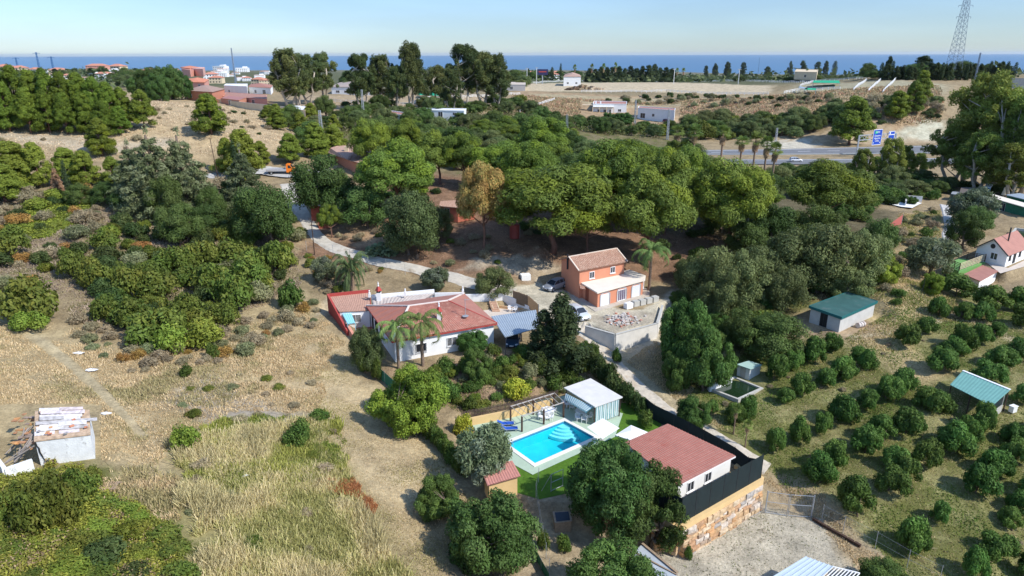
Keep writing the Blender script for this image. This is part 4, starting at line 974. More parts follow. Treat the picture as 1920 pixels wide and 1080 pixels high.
c3 = make_car('dark blue car parked in the shade under the carport', (.03, .07, .13)); c3.location = Z(963, 643, HOUSEZ); facing(c3, Z(966, 634, HOUSEZ), Z(960, 652, HOUSEZ))
# ================================================================== orange house
oh = thing('orange_house', 'two storey orange house with old clay tiled roof and cream flat roofed extension', 'house', Z(1085, 570, ORZ))
OB = Z(1090, 559, ORZ)   # foot of the two-storey block's front-left corner, hidden in the extension
h2 = hgt(1087, 560, 506, ORZ)
e1 = Z(1087, 506, ORZ+h2); e2 = Z(1171, 490, ORZ+h2); back = Z(1053, 487, ORZ+h2)
bk = V2(back)-V2(e1); e3 = e2+bk; e4 = e1+bk; bk_n = bk.normalized()
rp = [(e1.x, e1.y), (e2.x, e2.y), (e3.x, e3.y), (e4.x, e4.y)]
mb = MB(); mb.prism(rp, ORZ-.5, ORZ+h2)
gh = hgt(1070, 530, 484, ORZ)  # unused guide
rr1 = (e1+e4)/2; rr2 = (e2+e3)/2; RZ = ORZ+h2+1.15
for p, q, r in ((e1, e4, rr1), (e2, e3, rr2)): mb.face([p, q, Vector((r.x, r.y, RZ))])
obj('wall', mb, m_orange, oh)
ax = (V2(e2)-V2(e1)).normalized(); ov = .35
A1 = Vector((rr1.x, rr1.y, RZ+.05))-ax*ov; A2 = Vector((rr2.x, rr2.y, RZ+.05))+ax*ov; f_ = -bk_n*ov
def low(p, s): return Vector((p.x, p.y, ORZ+h2-.12))+bk_n*(-ov if s else ov)
mb = MB(); mb.sheet(A1, A2, low(e2, 1)+ax*ov, low(e1, 1)-ax*ov, .08, wave=.09, pitch=.30); mb.sheet(A2, A1, low(e4, 0)-ax*ov, low(e3, 0)+ax*ov, .08, wave=.09, pitch=.30); ro = obj('roof', mb, m_tileold, oh)
mb = MB(); 
for a, b in ((A1, A2), (A1, low(e1, 1)-ax*ov), (A2, low(e2, 1)+ax*ov)): cap_line(mb, up(a, .1), up(b, .1), .2, .12)
obj('ridge_cap', mb, mat('cream_ridge', (.66, .55, .45), rough=.9), ro)
mb = MB(); p = Vector((e1.x, e1.y, 0))+bk*.62-ax*.15; mb.tube([(p.x, p.y, ORZ+h2-.9), (p.x, p.y, ORZ+h2+1.55)], .14, 10); obj('stove_pipe', mb, m_iron, oh)
fl = (V2(e2)-V2(e1)).length
opening(oh, e1, e2, fl*.27, ORZ+h2-1.75, .95, 1.1); opening(oh, e1, e2, fl*.735, ORZ+h2-1.55, .95, 1.05)
# extension
xh = hgt(1120, 577, 549, ORZ); XZ = ORZ+xh
xp = [Z(1088, 529, XZ), Z(1121, 549, XZ), Z(1206, 526, XZ), Z(1207, 519, XZ), Z(1180, 509, XZ)]
xw = [(p.x, p.y) for p in xp]
mb = MB(); mb.prism(xw, ORZ-.5, XZ); obj('extension_wall', mb, m_orange, oh)
mb = MB(); mb.prism(offset([xw[0], xw[1], xw[2], xw[3], xw[4]], .3), XZ+.002, XZ+.2); obj('flat_roof', mb, m_orroof, oh)
a, b = xw[1], xw[2]; fl = (V2(b)-V2(a)).length
m_grey = mat('grey_arch_trim', (.45, .46, .48), rough=.8)
for k, f in enumerate((.155, .52, .84)):
    o_ = opening(oh, a, b, fl*f, ORZ+.08, 1.75, xh-.55, name='french_window', mull=3, sill=False, fw=.1, pane=m_curt if k != 1 else mat('dark_curtain', (.12, .09, .14), rough=.5))
    if k == 1: o_['label'] = 'open french window with a dark gap'
    d = (V2(b)-V2(a)).normalized(); n = Vector((d.y, -d.x, 0)); c = V2(a)+d*fl*f; pts = []
    for j in range(11): t = math.pi*j/10; q = c+d*1.0*math.cos(t)+n*.05; pts.append((q.x, q.y, ORZ+xh-.62+.40*math.sin(t)))
    mb = MB(); q0 = c+d*1.0+n*.05; q1 = c-d*1.0+n*.05; mb.tube([(q0.x, q0.y, ORZ+.05)]+pts+[(q1.x, q1.y, ORZ+.05)], .06, 5); obj('arch_trim', mb, m_grey, oh)
opening(oh, xw[2], xw[3], .9, ORZ+.9, 1.0, 1.1, bars='white')
a, b = xw[0], xw[1]; opening(oh, a, b, (V2(b)-V2(a)).length*.42, ORZ+.05, .9, 2.05, name='door', frame=mat('brown_door', (.22, .07, .04), rough=.7), pane=mat('red_brown_door', (.28, .08, .045), rough=.7), sill=False)
mb = MB(); p = Z(1095, 540, ORZ+2.2); mb.sheet(Z(1086, 533, ORZ+2.35), Z(1095, 537, ORZ+2.35), Z(1098, 543, ORZ+2.15), Z(1088, 542, ORZ+2.15), .06, wave=.05, pitch=.3); obj('porch_roof', mb, m_tileold, oh)
mb = MB(); mb.prism(offset(xw, 1.1), ORZ-.4, ORZ+.06); obj('plinth', mb, mat('cement_plinth', (.48, .43, .36), rough=.9, var=.2, vscale=2), oh)
# concrete block row in front, rubble, retaining wall
for k, (u, v, r, lab) in enumerate(((1178, 577.5, 1.25, 'whitewashed concrete block, nearest of the row before the french windows'), (1191, 573.5, 1.1, 'grey concrete block, second from the left in the row before the french windows'), (1203, 571, 1.1, 'grey concrete block, third from the left in the row before the french windows'), (1215, 568, 1.1, 'grey concrete block, fourth from the left in the row before the french windows'), (1227, 565, 1.1, 'grey concrete block farthest right in the row by the retaining wall'))):
    mb = MB(); p = Z(u, v, ORZ); d = Z(1215, 568, ORZ)-Z(1190, 574, ORZ); mb.box((p.x, p.y, ORZ+.4), (r*.95, .8, .8), math.atan2(d.y, d.x)); mb.box((p.x, p.y, ORZ+.82), (r*.8, .66, .05), math.atan2(d.y, d.x))
    tag(obj('concrete_block', mb, m_plast if k == 0 else m_concr, loc=(p.x, p.y, ORZ)), lab, 'block')
rw = thing('retaining_wall', 'pale concrete retaining wall around the terrace below the orange house', 'wall', Z(1150, 640, ORZ)); mb = MB()
Wp = [Z(1098, 612, ORZ+.25), Z(1154, 628, ORZ+.25), Z(1232, 607, ORZ+.25), Z(1242, 573, ORZ+.25)]
for i, (p, q) in enumerate(zip(Wp, Wp[1:])): wallseg(mb, p, q, ORZ-3.4, ORZ+(.25 if i < 2 else .3), .3)
obj('wall', mb, mat('pale_concrete', (.66, .63, .57), rough=.9, var=.15, vscale=.8, dirt=((.36, .32, .26), .7, .6)), rw)
mb = MB(); 
for p, q in zip(Wp, Wp[1:]): wallseg(mb, p+(p-q).normalized()*.05, q, ORZ+.31, ORZ+.37, .36)
obj('coping', mb, m_concr, rw)
rub = thing('rubble_heap', 'heap of broken concrete and brick rubble on the terrace', 'rubble', Z(1165, 600, ORZ)); mb = MB(); rr = random.Random(3)
for k in range(330):
    u = rr.gauss(1166, 14); v = rr.gauss(600, 5.5); p = Z(u, v, ORZ)
    if not (1120 < u < 1212 and 588 < v < 620): continue
    s = rr.uniform(.06, .28); mb.col = rr.choice([(.5, .46, .42), (.55, .5, .45), (.42, .36, .32), (.5, .22, .15), (.62, .58, .54)]); hh = max(0, .55-.05*math.hypot((u-1166)*.5, (v-600)*1.2))
    mb.box((p.x, p.y, ORZ+.05+hh*rr.random()), (s*1.4, s, s*.8), rr.uniform(0, 3))
obj('rubble', mb, m_stone, rub)['kind'] = 'stuff'
# ================================================================== pool garden
LW = {k: Z(*k, POOLZ) for k in ((912,838),(999,884),(1148,817),(1162,777),(905,905),(1012,936),(1180,900),(1230,880),(1240,795),(1200,758),(1165,755))}
mb = MB()
for q in (((905,905),(1012,936),(999,884),(912,838)), ((1012,936),(1180,900),(1148,817),(999,884)), ((1180,900),(1230,880),(1240,795),(1200,758),(1165,755),(1162,777),(1148,817))): mb.face([LW[k] for k in q])
tag(obj('lawn', mb, m_lawn), kind='structure')
DK = POOLZ+.05
def W5(x, y, z=POOLZ): return Z(920+x/4.697, 690+y/4.697, z)
inn = [W5(141, 668), W5(390, 845), W5(912, 614), W5(650, 470)]; IN = [(p.x, p.y) for p in inn]; OU = offset(IN, .45)
dk = [Z(999, 890, DK), Z(1153, 819, DK), Z(1168, 775, DK), Z(1060, 742, DK), Z(1015, 748, DK), Z(885, 795, DK), Z(905, 840, DK)]
# deck with the pool basin left open: four quads between deck rim and coping
mb = MB(); D_ = [(p.x, p.y) for p in dk]
def q4(a, b, c, d): mb.face([(p[0], p[1], DK) for p in (a, b, c, d)])
q4(D_[6], D_[0], OU[1], OU[0]); q4(D_[0], D_[1], OU[2], OU[1]); mb.face([(p[0], p[1], DK) for p in (D_[1], D_[2], D_[3], OU[3], OU[2])]); mb.face([(p[0], p[1], DK) for p in (D_[3], D_[4], D_[5], D_[6], OU[0], OU[3])])
tag(obj('pool_deck', mb, m_deck), kind='structure')
pool = thing('swimming_pool', 'turquoise swimming pool with pale coping and curved corner steps', 'pool', (IN[0][0], IN[0][1], POOLZ))
mb = MB()
for i in range(4):
    j = (i+1) % 4; wallpts = [IN[i], OU[i], OU[j], IN[j]]; mb.prism(wallpts, POOLZ-.05, DK+.06)
obj('coping', mb, mat('pool_coping', (.74, .71, .66), rough=.8, var=.06), pool)
m_basin = mat('pool_tiles', (.03, .66, .76), rough=.5, var=.14, vscale=.5)
mb = MB(); mb.face([(p[0], p[1], POOLZ-1.35) for p in IN]); 
for i in range(4): j = (i+1) % 4; mb.face([(*IN[i], POOLZ-1.35), (*IN[j], POOLZ-1.35), (*IN[j], DK), (*IN[i], DK)])
obj('basin', mb, m_basin, pool)
mb = MB()
for i in range(4): j = (i+1) % 4; a = V2(IN[i]); b = V2(IN[j]); n = Vector((-(b-a).y, (b-a).x, 0)).normalized()*.012; mb.face([(a.x+n.x, a.y+n.y, POOLZ-.2), (b.x+n.x, b.y+n.y, POOLZ-.2), (b.x+n.x, b.y+n.y, POOLZ-.02), (a.x+n.x, a.y+n.y, POOLZ-.02)])
obj('tile_band', mb, mat('tile_band_blue', (.05, .22, .42), rough=.3, var=.3, vscale=14), pool)
tc_ = Vector((IN[3][0], IN[3][1], 0)); da = (V2(IN[2])-tc_).normalized(); db = (V2(IN[0])-tc_).normalized(); mb = MB()
for k in range(4):
    r = 2.35-k*.42; z1 = POOLZ-.95+k*.22; poly = [(tc_.x, tc_.y)]
    for j in range(13): t = math.pi/2*j/12; q = tc_+da*r*math.cos(t)+db*r*math.sin(t)*.95; poly.append((q.x, q.y))
    mb.prism(poly[::-1], POOLZ-1.3+.003*k, z1)
obj('pool_steps', mb, mat('step_tiles', (.40, .85, .90), rough=.5), pool)
m_water = bpy.data.materials.new('pool_water'); m_water.use_nodes = True; nt = m_water.node_tree; nt.nodes.clear()
_o, _m, _t, _g, _f = [nt.nodes.new(k) for k in ('ShaderNodeOutputMaterial', 'ShaderNodeMixShader', 'ShaderNodeBsdfTransparent', 'ShaderNodeBsdfGlossy', 'ShaderNodeFresnel')]
_t.inputs[0].default_value = (.72, .97, 1, 1); _g.inputs['Roughness'].default_value = .05; _f.inputs[0].default_value = 1.33; _b = nt.nodes.new('ShaderNodeBump'); _z = nt.nodes.new('ShaderNodeTexNoise'); _z.inputs['Scale'].default_value = 2.5; _z.inputs['Detail'].default_value = 3; _b.inputs['Distance'].default_value = .05; nt.links.new(_z.outputs[0], _b.inputs['Height']); nt.links.new(_b.outputs[0], _g.inputs['Normal']); nt.links.new(_b.outputs[0], _f.inputs['Normal'])
for a, b in ((_f.outputs[0], _m.inputs[0]), (_t.outputs[0], _m.inputs[1]), (_g.outputs[0], _m.inputs[2]), (_m.outputs[0], _o.inputs[0])): nt.links.new(a, b)
mb = MB(); mb.face([(p[0], p[1], POOLZ-.12) for p in IN]); obj('water_surface', mb, m_water, pool)
# ladder rail at the left corner
mb = MB()
for s in (0, .5): p = V2(IN[0])+db*-1.2+da*-.1+Vector((0, 0, 0)); 
p = V2(IN[0]); e = (V2(IN[1])-p).normalized(); o2 = Vector((-e.y, e.x, 0))
for s in (.5, 1.0): c = p+e*s; mb.tube([(c.x-o2.x*.35*-1, c.y-o2.y*.35*-1, POOLZ-.6), (c.x, c.y, DK+.75), (c.x-o2.x*.5, c.y-o2.y*.5, DK+.75), (c.x-o2.x*.55, c.y-o2.y*.55, DK)], .025, 6)
obj('ladder_rail', mb, m_galv, pool)
# low yellow wall and picket fence behind the deck
yw = thing('yellow_garden_wall', 'low ochre wall behind the pergola at the foot of the garden', 'wall', Z(960, 770, POOLZ)); mb = MB()
q = [Z(868, 800, DK), Z(958, 782, DK), Z(1050, 757, DK)]
for a, b in zip(q, q[1:]): wallseg(mb, a, b, POOLZ-.2, POOLZ+.95, .3)
obj('wall', mb, m_ochre, yw)
pf = thing('picket_fence', 'dark picket fence along the top of the ochre wall', 'fence', q[0]); mb = MB(); mp2 = MB()
for a, b in zip(q, q[1:]):
    n = int((b-a).length/.155); dn = (b-a).normalized(); s = Vector((-dn.y, dn.x, 0))*.35
    for k in range(n): p = a.lerp(b, k/n)+s; h = POOLZ+1.75+random.uniform(-.05, .05); mb.bar((p.x, p.y, POOLZ+.75), (p.x, p.y, h), .085, .03)
    for zz in (1.05, 1.5): mp2.bar((a.x+s.x, a.y+s.y+.04, POOLZ+zz), (b.x+s.x, b.y+s.y+.04, POOLZ+zz), .04, .07)
obj('picket_row', mb, mat('weathered_picket', (.13, .095, .08), rough=.9, var=.3, vscale=9), pf); obj('rail', mp2, m_wood, pf)
# pergola
pg = thing('pergola', 'open pergola of brown posts and pale bars beside the pool', 'pergola', W5(467, 495, DK))
fr = [W5(275, 560, DK), W5(467, 495, DK), W5(640, 432, DK)]; bkp = [W5(175, 470, DK), W5(375, 410, DK), W5(557, 350, DK)]; PH = hgt(978.5, 809, 781, DK)
for p in fr+bkp: mb = MB(); mb.box((p.x, p.y, DK+PH/2), (.17, .17, PH), .3); obj('post', mb, m_wood, pg)
m_bar = mat('pale_bar', (.45, .40, .36), rough=.7)
for a, b in ((fr[0], fr[2]), (bkp[0], bkp[2])): mb = MB(); mb.bar(up(a, PH+.04), up(b, PH+.04), .09, .09); obj('beam', mb, m_bar, pg)
for k in range(9): f = k/8; a = fr[0].lerp(fr[2], f); b = bkp[0].lerp(bkp[2], f); mb = MB(); mb.bar(up(a, PH+.12), up(b, PH+.12), .045, .045); obj('rafter', mb, m_bar, pg)
# pavilion
PV = hgt(1120, 795, 764, DK)+.0
roofc = [W5(645, 180, DK+2.5), W5(918, 350, DK+2.35), W5(1162, 263, DK+2.35), W5(880, 98, DK+2.5)]
pv = thing('pool_pavilion', 'pool pavilion with flat pale roof, striped awning and striped curtains', 'pavilion', W5(918, 430, DK))
mb = MB(); mb.prism([(p.x, p.y) for p in roofc], [p.z for p in roofc], [p.z+.12 for p in roofc]); obj('roof', mb, mat('pale_roof_panel', (.62, .60, .57), rough=.8, var=.12, vscale=.8, dirt=((.52, .44, .36), .8, .62)), pv)
pc = [(p.x, p.y) for p in roofc]; pin = offset(pc, -.2)
for k, p in enumerate(pin): mb = MB(); mb.box((p[0], p[1], DK+1.2), (.12, .12, 2.4)); obj('post', mb, m_wood, pv)
mb = MB(); wallseg(mb, pin[3], pin[0], DK, DK+2.3, .12); obj('rear_wall', mb, m_cream, pv)
m_sa, m_sb = mat('stripe_white', (.75, .77, .76), rough=.8), mat('stripe_teal', (.12, .33, .36), rough=.8)
def stripes(name, a, b, c, d, n, parent, fold=0.):
    """striped cloth with corners a-b at the top and d-c at the bottom"""
    m1 = MB()
    for k in range(n*2):
        m1.mi = k % 2; f0 = k/(2*n); f1 = (k+1)/(2*n); nr = (b-a).cross(d-a).normalized()*fold*(1 if k % 4 < 2 else -1)
        m1.face([a.lerp(b, f0)-nr, a.lerp(b, f1)+nr, d.lerp(c, f1)+nr, d.lerp(c, f0)-nr])
    return obj(name, m1, [m_sa, m_sb], parent)
P0 = Vector((*pin[1], DK+2.25)); P1 = Vector((*pin[2], DK+2.25)); stripes('side_curtain', P0, P1, Vector((*pin[2], DK+.15)), Vector((*pin[1], DK+.15)), 13, pv, .03)
aw0 = W5(662, 222, DK+2.35); aw1 = W5(905, 345, DK+2.25); dirn = (V2(pin[1])-V2(pin[2])).normalized()*1.35
a2 = W5(652, 268, DK+1.85); b2 = W5(848, 385, DK+1.85)
stripes('awning', aw0, aw1, b2, a2, 14, pv); stripes('awning_valance', a2, b2, up(b2, -.22), up(a2, -.22), 14, pv)
# tables and chairs
def table(u5, v5, label, sz=(1.5, .95), rnd=True, group='white garden tables by the pool'):
    p = W5(u5, v5, DK); t = thing('garden_table', label, 'table', p, group); mb = MB()
    mb.lathe((p.x, p.y, DK+.70), [(sz[0]/2, 0), (sz[0]/2, .04)], 18); obj('tabletop', mb, m_plast, t)
    for a in range(4): mb = MB(); x = math.cos(a*math.pi/2+.78)*sz[0]*.36; y = math.sin(a*math.pi/2+.78)*sz[0]*.36; mb.bar((p.x+x, p.y+y, DK), (p.x+x*.8, p.y+y*.8, DK+.7), .06); obj('leg', mb, m_plast, t)
    return t
table(800, 425, 'round white table with chairs under the striped awning'); table(505, 415, 'round white table with chairs behind the pergola posts'); table(690, 345, 'white table at the back of the pavilion')
gch = 'plastic chairs around the pool tables'
for u5, v5, rz, lab in ((770, 465, 200, 'white plastic chair left of the table under the awning'), (826, 478, 160, 'white plastic chair nearest the pool under the awning'), (866, 455, 120, 'white plastic chair right of the table under the awning'), (835, 405, 20, 'white plastic chair behind the table under the awning'),
    (447, 455, 240, 'white plastic chair left of the pergola table'), (500, 462, 190, 'white plastic chair in front of the pergola table, left one'), (528, 455, 160, 'white plastic chair in front of the pergola table, right one'), (548, 405, 60, 'white plastic chair right of the pergola table'), (470, 400, 330, 'white plastic chair behind the pergola table'), (715, 368, 170, 'white plastic chair at the back table of the pavilion'), (660, 345, 250, 'white plastic chair at the far left of the back table')):
    copy_tree(CH0, None, lab, gch, W5(u5, v5, DK), R(rz+180))
# parasols
def parasol(pts, zc, zr, label, foot, valance=0.):
    c = sum(pts, Vector((0, 0, 0)))/4; t = thing('parasol', label, 'parasol', (c.x, c.y, DK), 'square white parasols by the pool'); mb = MB(); C_ = Vector((c.x, c.y, zc))
    for i in range(4):
        a, b = pts[i], pts[(i+1) % 4]; m = (a+b)/2; m = m+(c-m)*.01; m.z = a.z+.02
        n = 5
        mb.grid([[a.lerp(C_, k/n) for k in range(n)]+[C_], [b.lerp(C_, k/n) for k in range(n)]+[C_]])
        if valance: mb.face([a, b, up(b, -valance), up(a, -valance)])
    obj('canopy', mb, m_canvas, t); mb = MB(); mb.tube([(foot.x, foot.y, POOLZ), (c.x, c.y, zc)], .028, 8); obj('pole', mb, m_galv, t)
    mb = MB(); mb.box((foot.x, foot.y, DK+.06), (.5, .5, .12)); obj('base', mb, m_concr, t)
    mb = MB()
    for p in pts: mb.tube([up(p, -.02), (c.x, c.y, zc-.03)], .012, 4)
    obj('rib', mb, m_iron, t)
zp = DK+2.2; parasol([W5(848, 520, zp-.25), W5(985, 625, zp-.45), W5(1135, 530, zp-.1), W5(985, 442, zp+.2)], zp-.02, 0, 'square white parasol tilted beside the pool corner', Z(1128, 826, DK))
parasol([W5(1095, 590, zp), W5(1230, 635, zp), W5(1392, 568, zp), W5(1235, 502, zp)], zp+.3, 0, 'square white parasol with a hanging edge next to the tiled annex roof', W5(1240, 640, POOLZ), .12)
# sun loungers
def lounger(a, b, label):
    """blue sun lounger, foot at a, head at b"""
    t = thing('sun_lounger', label, 'sun lounger', a, 'blue sun loungers'); d = (V2(b)-V2(a)).normalized(); s = Vector((-d.y, d.x, 0)); mb = MB()
    P = lambda x, y, z: a+d*x+s*y+Vector((0, 0, z))
    mb.face([P(0, -.32, .33), P(0, .32, .33), P(1.25, .32, .33), P(1.25, -.32, .33)]); obj('seat', mb, m_blue, t)
    mb = MB(); mb.face([P(1.25, -.32, .33), P(1.25, .32, .33), P(1.85, .32, .62), P(1.85, -.32, .62)]); obj('backrest', mb, m_blue, t)
    mb = MB(); 
    for y in (-.34, .34): mb.tube([P(-.03, y, .33), P(1.25, y, .33), P(1.87, y, .62)], .022, 6)
    obj('frame', mb, m_galv, t)
    for x in (.15, 1.3):
        for y in (-.32, .32): mb = MB(); mb.tube([P(x, y, .33), P(x, y, 0)], .02, 6); obj('leg', mb, m_galv, t)
lounger(W5(238, 548, DK), W5(130, 555, DK), 'blue folding sun lounger nearest the pool'); lounger(W5(205, 505, DK), W5(85, 510, DK), 'blue folding sun lounger farther from the pool, by the pergola')
# ================================================================== annex on the stone terrace
AH = POOLZ+2.9
AL, AB, AR, AT = Z(1171, 831, AH), Z(1271, 912, AH-.35), Z(1379, 856, AH-.35), Z(1252, 796, AH)
an = thing('annex', 'single storey white annex with a red tiled sloping roof beside the pool', 'annex', Z(1271, 960, POOLZ))
ap = offset([(AL.x, AL.y), (AB.x, AB.y), (AR.x, AR.y), (AT.x, AT.y)], -.25); mb = MB(); mb.prism(ap, POOLZ-.3, [AH-.06, AH-.4, AH-.4, AH-.06]); obj('wall', mb, m_wall, an)
mb = MB(); mb.sheet(AL, AT, AR, AB, .08, wave=.05, pitch=.3); r_ = obj('roof', mb, mat('red_tile_sheet', (.40, .18, .14), rough=.8, var=.15, vscale=1.6, dirt=((.34, .11, .08), .5, .56)), an)
# rows of tile steps across the slope
mb = MB(); n = 22
for k in range(1, n): a = AL.lerp(AB, k/n); b = AT.lerp(AR, k/n); mb.bar(up(a, .13), up(b, .13), .06, .035)
obj('tile_course', mb, mat('tile_edge', (.36, .13, .10), rough=.8), r_)
a, b = ap[1], ap[2]; fl = (V2(b)-V2(a)).length
opening(an, a, b, fl*.24, POOLZ+1.05, .95, 1.05, sill=True); opening(an, a, b, fl*.565, POOLZ+1.05, .95, 1.05)
mb = MB(); mb.bar(up(AB, -.03), up(AR, -.03), .08, .14); obj('gutter', mb, m_frame, an)
# stone terrace wall: courses of real blocks
tz0 = YARDZ-.4; TZ = POOLZ+.35
c0 = Z(1277, 984, TZ); c1 = Z(1428, 897, TZ); cL = Z(1228, 962, TZ)
tw = thing('stone_terrace_wall', 'rough stone block wall with ochre top holding up the annex terrace', 'wall', c0)
def blocks(mb, a, b, z0, z1, seed, batter=.12):
    rr = random.Random(seed); a = V2(a); b = V2(b); L_ = (b-a).length; d = (b-a)/L_; n = Vector((d.y, -d.x, 0)); z = z0
    while z < z1-.05:
        h = min(rr.uniform(.32, .55), z1-z); x = 0
        if z1-z-h < .2: h = z1-z
        while x < L_-.01:
            w_ = min(rr.uniform(.45, 1.25), L_-x)
            if L_-x-w_ < .25: w_ = L_-x
            o_ = rr.uniform(-.05, .10)+batter*(z1-z); mb.col = rr.choice([(.50, .33, .18), (.56, .40, .24), (.45, .27, .15), (.60, .47, .32), (.40, .30, .22), (.53, .31, .15), (.36, .33, .30), (.58, .50, .42)])
            g = .025; j = lambda: rr.uniform(-.03, .03); pts = []
            for xx, zz in ((x+g, z+g), (x+w_-g, z+g), (x+w_-g, z+h-g), (x+g, z+h-g)): q = a+d*(xx+j())+n*(.22+o_+j()); pts.append(Vector((q.x, q.y, zz+j())))
            bk_ = [p-n*(.35+o_) for p in pts]; ctr = sum(pts, Vector())/4+n*.05
            for i in range(4): mb.face([pts[i], pts[(i+1) % 4], ctr]); mb.face([bk_[i], bk_[(i+1) % 4], pts[(i+1) % 4], pts[i]])
            x += w_
        z += h
mb = MB(); blocks(mb, c0, c1, tz0, TZ-.55, 5); e = c1+(c1-c0).cross(Vector((0, 0, 1))).normalized()*-3.0; blocks(mb, c1, e, tz0, TZ-.55, 6); blocks(mb, cL, c0, tz0+.6, TZ-.55, 7); obj('stone_face', mb, m_stone, tw)
mb = MB(); n_in = (V2(c1)-V2(c0)).normalized(); inn_ = Vector((-n_in.y, n_in.x, 0)); poly = [V2(c0), V2(c1), V2(e), V2(e)-n_in*3+inn_*2, V2(c0)+inn_*3.5, V2(cL)+inn_*.5, V2(cL)]
wallseg(mb, c0, c1, tz0, TZ-.56, .3); wallseg(mb, cL, c0, tz0, TZ-.56, .3); wallseg(mb, c1, e, tz0, TZ-.56, .3); obj('core', mb, mat('mortar', (.42, .34, .25), rough=.95), tw)
mb = MB(); wallseg(mb, V2(c0), V2(c1), TZ-.55, TZ, .5); wallseg(mb, V2(cL), V2(c0)-n_in*.25, TZ-.55, TZ-.002, .48); wallseg(mb, V2(c1)+n_in*.2, e, TZ-.55, TZ-.004, .46); obj('ochre_band', mb, m_ochre, tw)
# screened fence: from the terrace corner all the way up the track
def screen(name, label, pts, h, post_every=2.4, m=None, zb=None, group=None, cat='fence', sag=.0):
    t = thing(name, label, cat, pts[0], group); mb = MB(); posts = []
    for i, (a, b) in enumerate(zip(pts, pts[1:])):
        n = max(1, round((V2(b)-V2(a)).length/post_every))
        for k in range(n):
            p = a.lerp(b, k/n); q = a.lerp(b, (k+1)/n)
            if zb is None: p.z = H(p.x, p.y); q.z = H(q.x, q.y)
            mb.face([p, q, up(q, h+random.uniform(-sag, sag)), up(p, h)]); posts.append(p)
            if i == len(pts)-2 and k == n-1: posts.append(q)
    if m: s_ = obj('screen', mb, m, t)
    for p in posts[:70]: mb = MB(); mb.tube([up(p, -.3), up(p, h+.1)], .028, 6); obj('post', mb, m_galv if m is not m_net else m_iron, t)
    if not m or m is not m_net:
        mb = MB(); 
        for p, q in zip(posts, posts[1:]):
            for hh in ((h, h*.5) if not m else (h,)): mb.tube([up(p, hh), up(q, hh)], .007, 4, False)
        obj('wire', mb, m_galv, t)
    return t
FH = hgt(1277, 980, 932, TZ)
pA = Vector((c0.x, c0.y, TZ)); pB = Vector((c1.x, c1.y, TZ))
screen('screened_fence', 'black screened fence panels standing on the ochre band of the terrace', [pA+inn_*.1, pB+inn_*.1], FH, 2.0, m_net, zb=1)
screen('screened_fence', 'short black screened fence at the corner below the annex windows', [Vector((cL.x, cL.y, TZ))+inn_*1.2, pA+inn_*.1], FH, 2.0, m_net, zb=1)
back_ = [pB+inn_*.1, Z(1400, 884, POOLZ+.3), Z(1375, 868, POOLZ+.1), Z(1318, 836, POOLZ), Z(1262, 806, POOLZ), Z(1225, 787, POOLZ), Z(1208, 770, POOLZ+.2)]
for p in back_[1:]: p.z = max(H(p.x, p.y), POOLZ)-.1
screen('screened_fence', 'long black screened fence between the annex and the dirt track', back_, 2.0, 2.2, m_net, zb=1)
# gate, yard edge, metal roofs
gt = thing('yard_gate', 'grey double mesh gate at the entrance of the gravel yard', 'gate', Z(1478, 965, YARDZ)); gp = [Z(1434, 962, YARDZ), Z(1476, 968, YARDZ), Z(1521, 971, YARDZ)]; GH = hgt(1434, 962, 922, YARDZ)
for p in gp[::2]: mb = MB(); mb.tube([up(p, -.2), up(p, GH+.1)], .05, 8); obj('gate_post', mb, m_galv, gt)
for a, b in zip(gp, gp[1:]):
    mb = MB(); a2_ = a.lerp(b, .03); b2_ = a.lerp(b, .97)
    for hh in (.1, GH*.55, GH): mb.tube([up(a2_, hh), up(b2_, hh)], .025, 6)
    for p in (a2_, b2_): mb.tube([up(p, .1), up(p, GH)], .03, 6)
    for k in range(1, 14): p = a2_.lerp(b2_, k/14); mb.tube([up(p, .1), up(p, GH)], .006, 3, False)
    obj('gate_leaf', mb, m_galv, gt)
kb = thing('sleeper_edging', 'row of dark timber sleepers edging the gravel yard', 'edging', Z(1570, 1000, YARDZ)); kp = [Z(1524, 975, YARDZ), Z(1548, 990, YARDZ), Z(1575, 1005, YARDZ), Z(1614, 1027, YARDZ)]
for a, b in zip(kp, kp[1:]):
    n = 3
    for k in range(n): mb = MB(); p = a.lerp(b, k/n+.02); q = a.lerp(b, (k+1)/n-.03); mb.bar((p.x, p.y, max(YARDZ, H(p.x, p.y))+.15), (q.x, q.y, max(YARDZ, H(q.x, q.y))+.15), .25, .28); obj('sleeper', mb, m_wood, kb)
m_bl = mat('pale_blue_sheet', (.48, .56, .62), rough=.45, var=.06)
s1 = thing('metal_shed', 'shed with pale blue ribbed metal roof at the bottom of the gravel yard', 'shed', Z(1500, 1090, YARDZ)); zz = YARDZ+2.3
a, b, c, d = Z(1512, 1045, zz), Z(1562, 1063, zz), Z(1500, 1120, zz-.2), Z(1430, 1095, zz-.2)
mb = MB(); mb.sheet(a, d, c, b, .06); 
for k in range(7): mb.bar(up(a.lerp(b, k/6), .09), up(d.lerp(c, k/6), .09), .06, .06)
obj('roof', mb, m_bl, s1); mb = MB(); mb.prism(offset([(d.x, d.y), (c.x, c.y), (b.x, b.y), (a.x, a.y)], -.2), YARDZ-.2, zz-.15); obj('wall', mb, m_cream, s1)
mb = MB(); a3, b3 = b, Z(1612, 1075, zz); d3, c3 = c, Z(1560, 1130, zz-.2)
for k in range(9): f = k/8; mb.bar(a3.lerp(b3, f), d3.lerp(c3, f), .05, .09)
mb.bar(a3, b3, .1, .1); obj('open_rafters', mb, m_frame, s1)
s2 = thing('low_shed', 'low shed with grey sheet roof and loose boards below the big trees', 'shed', Z(1240, 1060, YARDZ)); zz = YARDZ+1.5
